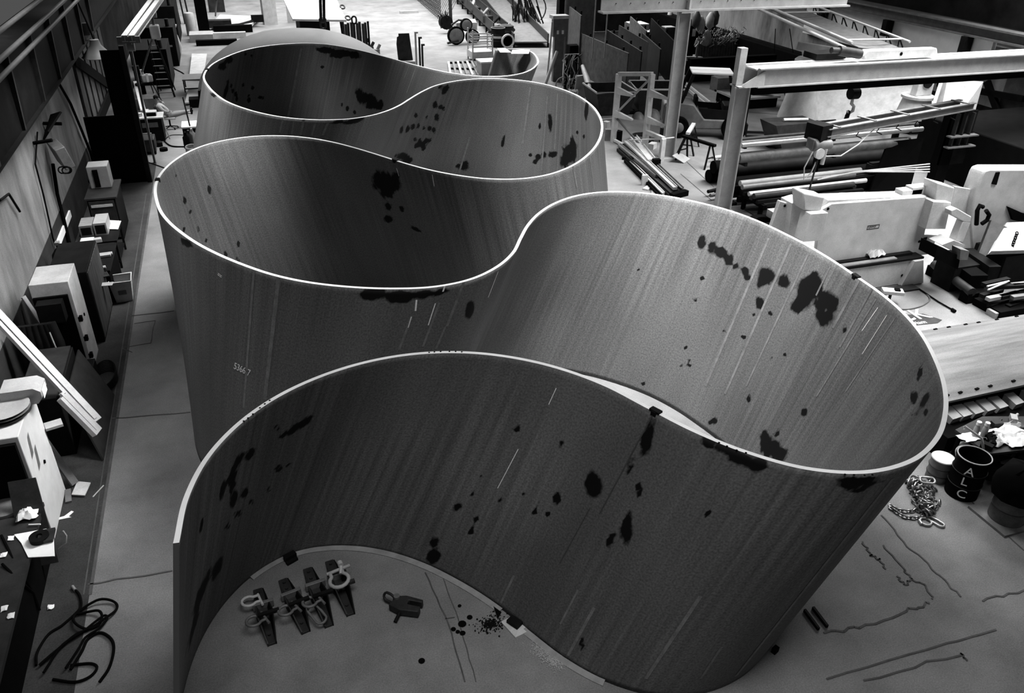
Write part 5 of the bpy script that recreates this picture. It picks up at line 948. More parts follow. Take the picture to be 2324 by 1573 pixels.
# open pale rack frame
rp = [at(1400, 330, 0), at(1503, 366, 0)]; Z3 = 3.25
A0, B0 = at(1392, 322, 0), at(1462, 345, 0); C0 = at(1500, 366, 0)
t = thing('steel_rack', 'pale open steel frame rack with angled arms and cross braces', 'rack', tuple(A0))
def seg(p, q_, nm, w_=.16, d=.16, m_='cream'): b = MB(); b.bar(p, q_, w_, d); wb(b, nm, M[m_], t)
tA = onY(1413, 168, A0.y); tB = onY(1502, 168, B0.y)
tA = Vector((A0.x, A0.y, topz(A0, 168))); tB = Vector((B0.x, B0.y, topz(B0, 168)))
seg(A0, tA, 'upright', .2, .22); seg(B0, tB, 'upright', .2, .22); seg(tA, tB, 'top_beam')
for f in (.36, .7):
    for P0, P1 in ((A0, tA), (B0, tB)):
        q_ = P0.lerp(P1, f + .06); e = q_ + Vector((.5, -.75, -.05)); b = MB(); vs, fs = quadp([q_ + Vector((0, 0, .2)), e, e + Vector((0, 0, -.06)), q_ + Vector((0, 0, -.12))], .14); b.add(vs, fs); wb(b, 'support_arm', M['cream'], t)
seg(A0.lerp(tA, .42), tB + Vector((0, 0, -.1)), 'diagonal_brace', .07, .07, 'lgrey'); seg(A0.lerp(tA, .38), B0 + Vector((0, 0, .1)), 'diagonal_brace', .07, .07, 'grey')
q1 = B0.lerp(tB, .27); q2 = Vector((C0.x, C0.y, topz(C0, 315))); seg(q1, q2, 'foot_beam'); seg(q2, C0, 'short_post', .18, .18); seg(A0 + Vector((0, 0, .1)), at(1445, 345, .1), 'foot_beam', .12, .1); b = MB(); b.tube([at(1428, 318, .5), at(1505, 315, .9), at(1530, 312, .9)], .03, 6); wb(b, 'tie_rod', M['cream'], t)
# columns and beams
def column(px, top, lab, foot, w_=.42):
    t = thing('steel_column', lab, 'column', tuple(foot)); b = MB(); b.ibeam((foot.x, foot.y, .03), (foot.x, foot.y, top), w_, w_ * .95, .035, .025, (.94, -.34, 0)); wb(b, 'shaft', M['lgrey'], t)
    b = MB(); b.box(foot.x - .35, foot.x + .35, foot.y - .3, foot.y + .3, 0, .03); wb(b, 'base_plate', M['lgrey'], t)
    b = MB(); b.box(foot.x - .27, foot.x + .27, foot.y - .27, foot.y + .27, top, top + .04); wb(b, 'cap_plate', M['lgrey'], t); return t
c2 = Vector((15.8, 23.0, 0)); column(0, 4.3, 'nearer pale steel column standing by the pipe racks, topped by the long beam', c2, .52)
c1 = Vector((16.96, 29.2, 0)); column(0, 5.72, 'farther pale steel column standing left of the forklift', c1, .5)
t = thing('crane_beam', 'long pale steel beam crossing right from the nearer column, bright flange and underside blacked in as shade', 'beam', (16, 22.9, 4.34))
for k, dy in enumerate((-.32, .32)):
    b = MB(); x0 = 15.9 if dy > 0 else 16.05
    b.box(x0, 34, 22.9 + dy - .02, 22.9 + dy + .02, 4.36, 4.92); b.box(x0, 34, 22.9 + dy - (.14 if dy < 0 else 0), 22.9 + dy + (.14 if dy > 0 else 0), 4.9, 4.94); b.box(x0, 34, 22.9 + dy - (.14 if dy < 0 else 0), 22.9 + dy + (.14 if dy > 0 else 0), 4.34, 4.38); wb(b, 'channel', M['lgrey'], t)
b = MB(); b.box(16.1, 34, 22.72, 23.1, 4.05, 4.34); wb(b, 'underside_shade', M['black'], t)  # black box added to paint the shadow under the beam
b = MB(); b.box(16.0, 34, 22.62, 23.18, 4.86, 4.9); wb(b, 'walk_plate', M['cream'], t)
b = MB(); vs, fs = quadp([(15.5, 22.6, 4.42), (16.3, 22.55, 4.86), (16.3, 22.5, 4.36), (15.6, 22.5, 4.36)], .03); b.add(vs, fs); wb(b, 'gusset', M['lgrey'], t)
b = MB(); b.box(15.55, 15.8, 22.95, 23.2, 4.35, 5.5); solo(b, 'column_stub', M['cream'], 'short pale post standing on the nearer column head', 'post')
t = thing('crane_girder', 'riveted pale girder crossing the top edge above the farther column', 'girder', (17, 29.2, 5.77))
b = MB(); b.ibeam((13.4, 29.2, 6.25), (24.5, 29.2, 6.25), .5, .95, .06, .04); wb(b, 'web_and_flanges', M['lgrey'], t)
b = MB(); b.box(17.0, 17.08, 28.95, 29.45, 5.83, 6.7); wb(b, 'stiffener', M['cream'], t)
for k in range(14): b = MB(); b.lathe([(.018, 0), (.018, .02)], 6, Matrix.Translation((14 + k * .6, 29.17, 6.1)) @ Matrix.Rotation(PI / 2, 4, 'X')); wb(b, 'rivet', M['dark'], t)
for k, (u, v0) in enumerate([(1350, 90), (1378, 80)]):
    p = at(u, v0, 0); p = onY(u, 40, 40); b = MB(); b.tube([(p.x, 40, 8), (p.x, 40, 2.0)], .035, 6); solo(b, 'hanging_cable', M['lgrey'], ['left one of two thin cables hanging right of the grey pillar', 'right one of two thin cables hanging right of the grey pillar'][k], 'cable', 'cables right of the pillar')
# trolley on the beam and hook
t = thing('beam_trolley', 'pale long hoist trolley bar with a motor resting on the crossing beam', 'trolley', (21, 22.9, 4.95))
b = MB(); b.prism([(20.25, 5.08), (20.35, 4.98), (23.2, 4.96), (23.4, 5.05), (23.3, 5.25), (20.35, 5.28)], 22.75, 23.05, 'y'); wb(b, 'side_bar', M['cream'], t, bevel=.03)
b = MB(); b.tube([(21.8, 22.74, 5.12), (21.8, 22.76, 5.12)], .06, 12); wb(b, 'round_port', M['black'], t)
b = MB(); b.tube([(19.3, 22.9, 5.3), (20.2, 22.9, 5.15)], .16, 14); b.tube([(19.0, 22.9, 5.32), (19.3, 22.9, 5.3)], .1, 12); wb(b, 'motor', M['dgrey'], t)
b = MB(); b.box(18.7, 19.9, 23.2, 23.9, 4.96, 5.15); wb(b, 'winch_plate', M['dark'], t)
hk = onY(1938, 212, 23.4); t = thing('hook_block', 'round hook block hanging on wire ropes below the crossing beam', 'hook', tuple(hk))
b = MB(); b.tube([hk + Vector((-.16, 0, 0)), hk + Vector((.16, 0, 0))], .2, 18); wb(b, 'sheave_drum', M['dark'], t)
b = MB(); b.tube([hk + Vector((.16, 0, 0)), hk + Vector((.18, 0, 0))], .1, 12); wb(b, 'hub', M['lgrey'], t)
for dx in (-.14, -.05, .05, .13): b = MB(); b.tube([hk + Vector((dx, 0, .1)), Vector((hk.x + dx * 2.2, 23.4, 4.9))], .012, 4); wb(b, 'wire_rope', M['dark'], t)
b = MB(); b.tube([hk + Vector((0, 0, -.2)), hk + Vector((0, 0, -.36)), hk + Vector((.13, 0, -.46)), hk + Vector((.12, 0, -.62)), hk + Vector((-.03, 0, -.7)), hk + Vector((-.13, 0, -.6))], [.05, .06, .06, .06, .05, .03], 8); wb(b, 'hook', M['lgrey'], t)
b = MB()
for k in range(9): b.link(hk + Vector((-.05 - .02 * k, 0, -.7 - .1 * k)), (0, 0, 1), (1, 0, 0) if k % 2 else (0, 1, 0), .17, .12, .035, 6)
wb(b, 'chain', M['dark'], t)
# slung belt structure at top right
t = thing('pipe_truss', 'long pale pipe structure with sagging cloth strips running down at top right', 'truss', tuple(at(1800, 60, 4.6)))
def trussline(p, q_, r, nm, m_='cream'): b = MB(); b.tube([p, q_], r, 8); wb(b, nm, M[m_], t)
T1 = [at(1690, -8, 5.2), at(1935, 97, 4.6)]; T2 = [at(1790, -10, 5.2), at(2065, 95, 4.6)]; T3 = [at(1660, -8, 5.2), at(1920, 110, 4.6)]
trussline(T1[0], T1[1], .06, 'pipe'); trussline(T2[0], T2[1], .05, 'pipe'); trussline(T3[0], T3[1], .07, 'pipe')
for k in range(9):
    f = .25 + k * .085; a0 = T2[0].lerp(T2[1], f); b = MB(); b.bar(a0, a0 + Vector((-.15, -.2, -.45)), .05, .05); b.bar(a0, a0 + Vector((.25, -.1, -.45)), .05, .05); wb(b, 'bracket', M['dark'], t)
for f in (.4, .95):
    b = MB(); b.tube([T1[0].lerp(T1[1], f), T2[0].lerp(T2[1], f)], .04, 6); wb(b, 'spreader', M['cream'], t)
b = MB(); P_ = [[T1[0].lerp(T1[1], f).lerp(T2[0].lerp(T2[1], f), g) + Vector((0, 0, -.12 - .15 * math.sin(g * PI))) for g in (.12, .35, .6, .82)] for f in [i / 8 for i in range(9)]]; b.sheet(P_, .03); wb(b, 'cloth_strip', mat('grey_canvas', .12, .9, var=.25), t)
for (u0, u1) in ((1792, 1800), (1760, 1757)):
    b = MB(); a0 = onY(u0, 65, 40); b.tube([a0, onY(u1, 120, 40)], .025, 5); wb(b, 'drop_cable', M['dark'], t)
t = thing('right_runway', 'grey crane runway rail crossing the dark upper right corner', 'girder', (31.5, 30, 4.5))
b = MB(); b.ibeam((31.6, 12, 4.62), (31.6, 62, 4.62), .6, .5, .08, .05); wb(b, 'rail_beam', M['grey'], t)
for k in range(7): b = MB(); b.box(31.2, 31.65, 24 + 5 * k, 24.3 + 5 * k, 3.6, 4.36); wb(b, 'bracket', M['dark'], t)
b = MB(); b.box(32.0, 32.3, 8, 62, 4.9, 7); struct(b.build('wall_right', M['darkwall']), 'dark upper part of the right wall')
for k, (a_, c_) in enumerate([((2130, 190), (2324, 225)), ((2240, 185), (2310, 380)), ((2180, 200), (2160, 260))]):
    b = MB(); b.bar(onX(*a_, RX - .15), onX(*c_, RX - .15), .2, .25); solo(b, 'wall_brace', M['black'], ['horizontal black brace on the near right wall', 'long diagonal black brace on the near right wall', 'short black brace left on the near right wall'][k], 'brace', 'braces on the right wall')
# forklift -------------------------------------------------------------
fp = Vector((20.3, 32.0, 0)); t = thing('forklift', 'grey forklift truck with pale roof parked between the two pale columns', 'forklift', tuple(fp), math.radians(-24))
t.scale = (1.2, 1.2, 1.2)
def fb(b, nm, m_, **k): return b.build(nm, M[m_], t, **k)
b = MB(); b.prism([(-1.65, .42), (-1.6, 1.15), (-1.2, 1.32), (-.55, 1.25), (-.1, .72), (1.0, .72), (1.15, .9), (1.35, .9), (1.35, .38), (-1.0, .3)], -.62, .62, 'y'); fb(b, 'chassis', 'grey', bevel=.06)
b = MB(); b.box(-1.66, -1.2, -.55, .55, .5, 1.25); fb(b, 'counterweight', 'grey', bevel=.12)
for x, r in ((-1.05, .4), (1.0, .45)):
    for y in (-.68, .68):
        b = MB(); b.lathe([(.1, -.12), (r * .92, -.12), (r, -.08), (r, .08), (r * .92, .12), (.1, .12)], 26, Matrix.Translation((x, y, r)) @ Matrix.Rotation(PI / 2, 4, 'X')); o = fb(b, 'wheel', 'black')
        b = MB(); b.lathe([(.02, 0), (r * .5, 0), (r * .42, .03), (.02, .05)], 18, Matrix.Translation((x, y + (-.13 if y < 0 else .13), r)) @ Matrix.Rotation(PI / 2 * (1 if y < 0 else -1), 4, 'X')); h_o = b.build('wheel_hub', M['grey'], o)
RZ = 2.32
b = MB(); b.box(-.75, .75, -.55, .55, RZ, RZ + .06); b.box(-.75, .75, -.01, .01, RZ + .06, RZ + .075); fb(b, 'roof', 'paper', bevel=.02)
for y in (-.56, .56):
    b = MB(); b.bar((-1.05, y, 1.25), (-.7, y, RZ), .1, .12); b.build('rear_pillar', M['dark'], t)
    b = MB(); b.bar((1.1, y, .85), (.75, y, RZ), .09, .1); b.build('front_pillar', M['dark'], t)
    b = MB(); b.prism([(-.15, .72), (.95, .72), (1.1, .95), (.95, 1.05), (-.35, 1.1)], y - .02, y + .02, 'y'); b.build('door_sill', M['dark'], t)
b = MB(); b.box(-.45, .1, -.3, .3, .75, .95); b.box(-.5, -.38, -.3, .3, .9, 1.45); fb(b, 'seat', 'black', bevel=.04)
b = MB(); b.tube([(.62, 0, .75), (.45, 0, 1.25)], .03, 6); b.tube([(.42 + .06 * math.cos(a_), .19 * math.sin(a_), 1.27 + .17 * math.cos(a_) * .4) for a_ in [i * PI / 8 for i in range(16)]], .018, 6, closed=True); fb(b, 'steering_wheel', 'black')
b = MB(); b.box(.6, .95, -.4, .4, .72, 1.2); fb(b, 'dashboard', 'dark', bevel=.03)
for y in (-.35, .35): b = MB(); b.box(1.38, 1.5, y - .06, y + .06, .08, 2.35); fb(b, 'mast_rail', 'dark')
b = MB(); b.box(1.5, 1.56, -.5, .5, .15, .55); fb(b, 'fork_carriage', 'dark')
for y in (-.3, .3): b = MB(); b.box(1.56, 2.8, y - .07, y + .07, .05, .1); fb(b, 'fork', 'dark')
b = MB(); b.prism([(1.36, 1.0), (1.42, 1.0), (1.38, 2.2), (1.34, 2.2)], -.3, .3, 'y'); fb(b, 'mast_plate', 'lgrey')
# sawhorses
def sawhorse(lab, a, c, h_, tp='black'):
    p, q_ = at(*a, h_), at(*c, h_); L = (q_ - p).length; an = math.atan2((q_ - p).y, (q_ - p).x); t = thing('sawhorse', lab, 'trestle', (p.x, p.y, 0), an, 'sawhorses by the forklift')
    b = MB(); b.box(-.1, L + .1, -.08, .08, h_ - .1, h_); b.build('top_beam', M[tp], t)
    for x, s_ in ((.1, -1), (L - .1, 1)):
        for y in (-1, 1): b = MB(); b.bar((x, y * .06, h_ - .08), (x + s_ * .12, y * .36, 0), .07, .05); b.build('leg', M['dark'], t)
        b = MB(); b.bar((x + s_ * .06, -.2, h_ * .42), (x + s_ * .06, .2, h_ * .42), .05, .04); b.build('stretcher', M['dark'], t)
sawhorse('dark sawhorse nearer the two, its beam sloping to lower right', (1554, 307), (1619, 327), 1.0)
sawhorse('sawhorse with pale beam end, set crosswise behind the dark one', (1562, 299), (1574, 280), 1.0, 'cream')
p = at(1538, 366, 0); b = MB(); vs, fs = quadp([p + Vector((-.35, -.1, .3)), p + Vector((.1, -.35, .02)), p + Vector((.65, .1, .02)), p + Vector((.2, .3, .3))], .02); b.add(vs, fs); solo(b, 'bent_sheet', M['lgrey'], 'bent pale sheet leaning at the foot of the farther column', 'sheet', origin=Vector((p.x, p.y, 0)))
# man half hidden behind farther column
p = at(1506, 322, 0); b = MB(); b.lathe([(.2, 0), (.22, .05), (.22, .62), (.23, .65), (.2, .68)], 18, Matrix.Translation(p)); solo(b, 'bucket', M['dgrey'], 'dark bucket standing left of the farther column', 'bucket')
p = at(1460, 318, 0); b = MB(); rnd = random.Random(8)
for k in range(5): b.tube([(p.x + (.35 + .05 * k) * math.cos(a_) , p.y + .5 * math.sin(a_), .04 + .04 * k) for a_ in [i * PI / 10 for i in range(20)]], .03, 5, closed=True)
solo(b, 'cable_coil', M['dgrey'], 'grey coil of cable on the floor inside the pale rack', 'coil')
for k, (u, v) in enumerate([(1470, 330), (1480, 337), (1452, 328), (1375, 300), (1378, 318), (1402, 322)]):
    p = at(u, v, 0); b = MB(); b.cbox(p + Vector((0, 0, .12 if k < 3 else .25)), (.4 if k < 3 else .25, .25, .24 if k < 3 else .5), k * .7)
    solo(b, 'scrap_block', M[['dark', 'cream', 'dark', 'cream', 'grey', 'black'][k]], ['dark block beside the coil in the rack', 'pale block right of the coil in the rack', 'dark block left of the coil in the rack', 'pale hollow block against the sculpture right edge', 'grey block just below the pale hollow block', 'black block at the far end of the angle bars'][k], 'block')
# bundle of angle bars
BS = [((1415, 330), (1543, 438), .12, .18, 'dark'), ((1420, 322), (1532, 428), .16, .1, 'lgrey'), ((1430, 318), (1548, 430), .1, .12, 'grey'), ((1402, 340), (1520, 446), .1, .12, 'dark'), ((1425, 360), (1505, 440), .1, .08, 'cream'), ((1437, 316), (1478, 368), .3, .22, 'cream'), ((1418, 365), (1500, 448), .08, .12, 'black'), ((1405, 330), (1490, 400), .14, .1, 'grey')]
nm_ = ['thickest dark bar in the middle of the bundle', 'pale flat bar on top of the bundle', 'grey bar along the right side of the bundle', 'dark bar along the left side of the bundle', 'pale short bar lying left of the bundle', 'broad pale channel at the far end of the bundle', 'black thin bar at the left edge of the bundle', 'grey bar at the far left of the bundle']
for k, (a_, c_, w_, h_, m_) in enumerate(BS):
    b = MB(); z = .08 + (.12 if k in (1, 5) else 0); b.bar(at(*a_, z), at(*c_, z), w_, h_); b.bar(at(*a_, z) + Vector((w_ / 2, 0, h_ * .4)), at(*c_, z) + Vector((w_ / 2, 0, h_ * .4)), .03, h_ * .9); solo(b, 'angle_bar', M[m_], nm_[k], 'bar', 'steel bars between ribbon and columns')
for k, (u, v, w_, h_, m_) in enumerate([(1425, 362, .5, .12, 'black'), (1488, 380, .3, .35, 'black'), (1540, 447, .8, .2, 'black'), (1470, 428, .5, .06, 'cream'), (1485, 438, .6, .05, 'lgrey'), (1462, 420, .12, .4, 'cream'), (1500, 434, .3, .08, 'lgrey')]):
    p = at(u, v, 0); b = MB(); b.cbox(p + Vector((0, 0, h_ / 2)), (w_, .22, h_), -.5 + .4 * k); solo(b, 'packing_block', M[m_], ['black block under the left bars', 'black upright block on the bar bundle', 'black sleeper at the near end of the bars', 'pale board scrap at the near end', 'grey board scrap just above the ribbon edge', 'small pale upright stake at the near end', 'pale scrap beside the black sleeper'][k], 'block', 'packing at the bar bundle')
for k, (u, v, L) in enumerate([(1625, 358, .7), (1632, 368, .5), (1622, 392, .4), (1615, 435, .35), (1620, 444, .5)]):
    a0 = at(u - 8, v, .2); b = MB(); b.tube([a0, a0 + Vector((L * 2.2, .2, 0))], .07, 8); b.cbox(a0 + Vector((.5, .1, -.14)), (.2, .2, .12)); solo(b, 'pipe_end', M[['cream', 'lgrey', 'dark', 'dark', 'grey'][k]], ['uppermost pale pipe end poking out left of the nearer column', 'second pale pipe end left of the nearer column', 'dark pipe end in the middle left of the nearer column', 'lower dark pipe end left of the nearer column', 'lowest grey pipe end left of the nearer column'][k], 'pipe', 'pipe ends left of the column')
# pipe racks
t = thing('pipe_rack', 'black pipe rack carrying long pipes right of the nearer column', 'rack', (20, 23.6, 0))
for x in (16.5, 20.2, 23.6): b = MB(); b.bar((x, 23.9, 0), (x, 23.9, 2.3), .16, .2); b.bar((x, 23.9, 1.55), (x, 23.0, 1.6), .1, .12); b.bar((x, 23.9, 2.1), (x, 23.2, 2.15), .1, .1); b.bar((x, 24.4, .05), (x, 23.3, .05), .2, .1); wb(b, 'rack_frame', M['dark'], t)
PR = [(16.3, 23.2, 24.2, .09, 2.24, 'galv', 'topmost bright pipe on the pipe rack'), (16.3, 23.45, 24.0, .08, 2.24, 'grey', 'grey pipe just behind the topmost bright one'), (16.4, 23.7, 24.4, .1, 2.26, 'dgrey', 'dark pipe at the back of the top tier'), (16.2, 23.1, 23.5, .17, 1.82, 'midgrey', 'thick smooth grey pipe on the lower tier'), (16.3, 23.5, 24.0, .12, 1.77, 'dgrey', 'dark pipe behind the thick grey one'),
      (16.2, 22.6, 21.0, .09, .95, 'grey', 'grey angle section on the low trestle nearest the column'), (16.3, 22.3, 21.3, .08, .8, 'cream', 'pale thin bar on the low trestle'), (16.3, 22.0, 20.5, .1, .82, 'dgrey', 'dark bar on the low trestle'), (16.3, 22.9, 21.5, .1, .98, 'lgrey', 'light angle section at the back of the low trestle')]
for x0, y, x1, r, z, m_, lab in PR:
    b = MB(); b.tube([(x0, y, z), (x1, y + .1, z)], r, 12); solo(b, 'long_pipe', M[m_], lab, 'pipe', 'pipes on the racks')
for k in range(7):
    b = MB(); b.box(16.6 + .2 * (k % 3), 23.6 - .3 * (k % 2), 23.25 + .16 * k if k < 4 else 23.3 + .18 * (k - 4), 23.37 + .16 * k if k < 4 else 23.44 + .18 * (k - 4), .12 if k < 4 else .36, .34 if k < 4 else .58); solo(b, 'stock_beam', M[['black', 'dark', 'black', 'black', 'dark', 'dgrey', 'black'][k]], 'dark stock beam lying under the pipe rack, ' + ['front of the bottom layer', 'second of the bottom layer', 'third of the bottom layer', 'back of the bottom layer', 'front of the upper layer', 'middle of the upper layer', 'back of the upper layer'][k], 'beam', 'stock beams under the pipe rack')
for k in range(6):
    b = MB(); y = 21.85 + .2 * k; b.box(16.4, 20.8 - .3 * (k % 2), y, y + .13, .58, .7); solo(b, 'stock_bar', M[['dark', 'black', 'dgrey', 'black', 'dark', 'black'][k]], 'dark flat bar on the low trestle, ' + ['nearest the press', 'second from the press', 'third from the press', 'fourth from the press', 'fifth from the press', 'farthest from the press'][k], 'bar', 'flat bars on the low trestle')
for k in range(5):
    b = MB(); b.tube([(16.9 + .3 * (k % 2), 24.85 + .5 * (k if k < 3 else k - 2.5), .25 if k < 3 else .68), (25.2 - .4 * (k % 3), 24.85 + .5 * (k if k < 3 else k - 2.5), .25 if k < 3 else .68)], .245, 20); solo(b, 'large_pipe', M['dark' if k % 2 else 'black'], 'large dark pipe lying behind the pipe rack, ' + ['nearest of the bottom row', 'middle of the bottom row', 'farthest of the bottom row', 'nearest of the upper row', 'farthest of the upper row'][k], 'pipe', 'large pipes behind the rack')
t = thing('low_trestle', 'black low trestle under the bars behind the white press', 'trestle', (18.5, 22.4, 0))
for x in (16.6, 18.8, 20.8): b = MB(); b.bar((x, 23.1, .5), (x, 21.7, .5), .14, .12); b.bar((x, 22.9, 0), (x, 22.9, .5), .12, .12); b.bar((x, 21.9, 0), (x, 21.9, .5), .12, .12); wb(b, 'trestle_frame', M['black'], t)
b = MB(); b.box(16.6, 20.8, 21.8, 23.0, 0.0, .04); solo(b, 'drip_tray', M['dgrey'], 'dark flat tray on the floor under the low trestle', 'tray')
b = MB(); b.box(16.6, 18.6, 21.1, 21.55, 0, .5); solo(b, 'pale_crate', M['cream'], 'pale crate seen through the pipe rack', 'crate')
for k in range(4):
    a0, a1 = at(1855 + 10 * k, 408 - 3 * k, 1.2), at(2110, 372 + 6 * k, 1.6); b = MB(); b.tube([a0, a0.lerp(a1, .35) + Vector((0, 0, .1)), a1], .025, 5); solo(b, 'welding_rod', M['lgrey'], ['lowest thin rod laid across the pipe rack', 'second lowest thin rod across the pipe rack', 'second highest thin rod across the pipe rack', 'highest thin rod laid across the pipe rack'][k], 'rod', 'thin rods across the rack')
p = at(2005, 400, .6); b = MB(); p.z = .6 + .36; b.cbox((p.x, 23.6, .78), (.7, .3, .34)); b.box(p.x - .3, p.x + .3, 23.5, 23.7, .95, 1.0); solo(b, 'battery_case', M['dgrey'], 'dark battery case with pale straps right of the rods', 'case')
# big pale machines behind the beam
t = thing('rolling_machine', 'huge pale plate rolling machine with conical pillars behind the crossing beam', 'machine', (27, 31, 0))
b = MB(); b.lathe([(.95, .3), (.92, .5), (.55, 2.1), (.5, 2.3), (.62, 2.35), (.62, 3.0), (.5, 3.1)], 28, Matrix.Translation((25.7, 32.4, 0))); wb(b, 'left_pillar', M['cream'], t, smooth=True)
b = MB(); b.lathe([(.64, 2.45), (.64, 2.8), (.63, 2.8)], 28, Matrix.Translation((25.7, 32.4, 0))); wb(b, 'black_band', M['black'], t)
b = MB(); vs, fs = quadp([(26.2, 32.2, .1), (30.2, 28.0, .1), (31.2, 31, 3.2), (26.8, 34.5, 3.2)], .3); b.add(vs, fs); wb(b, 'sloping_plate', M['cream'], t)
b = MB(); b.bar((26.4, 34.3, 3.3), (30.9, 29.6, 2.9), .3, .35); wb(b, 'top_beam', M['lgrey'], t)
pl = at(2075, 300, 0); q_ = onY(2084, 215, 28.6); cx_, cy_, kz = q_.x, 28.6, q_.z / 2.97
b = MB(); b.lathe([(1.0, 0), (.95, .4 * kz), (.62, 2.6 * kz), (.6, 2.75 * kz), (.7, 2.8 * kz), (.7, 2.95 * kz), (.5, 2.97 * kz)], 28, Matrix.Translation((cx_, cy_, 0))); wb(b, 'right_pillar', M['cream'], t, smooth=True)
zt = 2.97 * kz
b = MB(); b.prism([(cx_ - .4, zt), (cx_ + .5, zt), (cx_ + .5, zt + .63), (cx_ + .3, zt + .98), (cx_ - .1, zt + .98), (cx_ - .35, zt + .63)], cy_ - .25, cy_ + .1, 'y'); wb(b, 'bearing_eye', M['cream'], t, bevel=.03)
b = MB(); b.lathe([(.15, 0), (.24, 0), (.24, .06), (.15, .06)], 22, Matrix.Translation((cx_ + .1, cy_ - .26, zt + .58)) @ Matrix.Rotation(PI / 2, 4, 'X')); wb(b, 'bearing_ring', M['dark'], t)
b = MB(); vs, fs = quadp([at(2118, 340, .3), at(2190, 335, .3), at(2232, 185, 2.9), at(2150, 180, 2.9)], .4); b.add(vs, fs); wb(b, 'side_plate', M['lgrey'], t)
b = MB(); b.bar(at(2086, 340, .3), at(2138, 182, 2.9), .14, .3); wb(b, 'guide_rail', M['cream'], t)
b = MB(); b.box(27.8, 31.5, 27.0, 27.4, 0, .9); wb(b, 'machine_base', M['black'], t)
p = at(2045, 345, 0); t = thing('banded_canister', 'pale canister with a broad black band below the jib arm', 'canister', (p.x, p.y, 0))
b = MB(); b.lathe([(.62, 0), (.55, .7), (.6, .8), (.62, 1.7), (.5, 1.75)], 26, Matrix.Translation((p.x, p.y, 0))); wb(b, 'canister_body', M['cream'], t, smooth=True)
b = MB(); b.lathe([(.635, .95), (.64, 1.5), (.63, 1.5)], 26, Matrix.Translation((p.x, p.y, 0))); wb(b, 'black_band', M['black'], t)
for k in range(4): b = MB(); a_ = -2.4 + k * .5; b.cbox((p.x + .64 * math.cos(a_), p.y + .64 * math.sin(a_), 1.22), (.05, .1, .2), a_); wb(b, 'bolt_lug', M['lgrey'], t)
# white sheet painting in sunlight on the upper right wall
b = MB(); b.box(31.72, 31.95, 28, 41, 2.7, 4.3); solo(b, 'sunlit_wall_panel', M['paper'], 'long white painted-sunlight hoarding high along the right wall', 'facing')
# dark plinth box + post
p = at(1790, 345, 0); t = thing('wedge_bin', 'dark wedge shaped bin with a pale rod inside, left of the jib arm', 'bin', (p.x, p.y, 0))
b = MB(); b.prism([(-.9, 1.2), (1.3, 1.2), (1.0, 0), (-.3, 0)], p.y, p.y + 1.2, 'y'); b.v = [(x + p.x, y, z) for x, y, z in b.v]; wb(b, 'bin_body', M['dgrey'], t)
b = MB(); b.tube([(p.x - .2, p.y + .5, 1.28), (p.x + .9, p.y + .3, 1.28)], .07, 8); wb(b, 'pale_rod', M['cream'], t)
b = MB(); b.box(p.x + .9, p.x + 1.9, p.y - .3, p.y - .22, 0, 1.35); wb(b, 'side_flap', M['dark'], t)
p = at(1750, 332, 0); b = MB(); b.box(p.x - .16, p.x + .16, p.y - .1, p.y + .16, .05, 1.1); b.box(p.x - .25, p.x + .25, p.y - .18, p.y + .2, 0, .06); b.box(p.x - .28, p.x + .2, p.y - .14, p.y + .16, .85, 1.0); solo(b, 'black_post', M['black'], 'short black post standing left of the wedge bin', 'post')
# jib crane
t = thing('jib_crane', 'dark jib crane arm rising to the right over the pipe racks on a black mast', 'crane', (24.6, 23, 0))
J0, J1 = Vector((17.3, 20.6, 3.35)), Vector((25.4, 22.75, 3.2)); d = (J1 - J0).normalized(); n = Vector((-d.y, d.x, 0)) * .26
for s_, m_ in ((1, 'grey'), (-1, 'grey')):
    b = MB(); b.ibeam(J0 + n * s_, J1 + n * s_, .16, .26, .03, .03); wb(b, 'arm_channel', M[m_], t)
for k in range(5): q_ = J0.lerp(J1, .06 + .22 * k); b = MB(); b.bar(q_ - n * 1.3 + Vector((0, 0, .14)), q_ + n * 1.3 + Vector((0, 0, .14)), .1, .04); wb(b, 'cross_tie', M['grey'], t)
b = MB(); b.cbox(J0 + Vector((-.05, 0, 0)), (.5, .62, .5), math.atan2(d.y, d.x)); wb(b, 'end_box', M['dark'], t)
b = MB(); b.bar((25.0, 22.8, .03), (25.0, 22.8, 3.05), .5, .4); wb(b, 'mast', M['black'], t)
b = MB(); b.box(24.75, 25.9, 22.6, 22.7, 1.0, 3.0); wb(b, 'mast_plate', M['dark'], t)
for z in (1.7, 2.1): b = MB(); b.box(24.7, 26.0, 22.35, 22.6, z, z + .05); wb(b, 'mast_shelf', M['grey'], t)
for x in (24.9, 25.25, 25.6): b = MB(); b.box(x, x + .06, 22.45, 22.6, 1.75, 2.95); wb(b, 'rib', M['dgrey'], t)
b = MB(); vs, fs = quadp([(22.6, 23.2, 1.9), (24.0, 23.0, 2.0), (23.4, 22.4, 0), (22.0, 22.9, 0)], .1); b.add(vs, fs); wb(b, 'side_shield', M['black'], t)
for k in range(6):
    q_ = J0.lerp(J1, .2 + .13 * k) - n + Vector((0, 0, -.16)); b = MB(); b.tube([q_, q_ + Vector((-.12, -.05, -.1)), q_ + Vector((.12, -.05, -.2))], .02, 5); wb(b, 'cable_clip', M['dark'], t)
q_ = J0.lerp(J1, .3) - n; b = MB(); b.tube([q_ + Vector((0, 0, -.15)), q_ + Vector((-.6, -.1, -.6)), q_ + Vector((-1.3, -.2, -.9)), q_ + Vector((-2.1, -.2, -.85))], .02, 6); wb(b, 'slack_cable', M['cream'], t)
h0 = J0 + Vector((-.1, -.1, -.42)); t = thing('electric_hoist', 'grey electric chain hoist with loops hanging from the jib arm tip', 'hoist', tuple(h0))
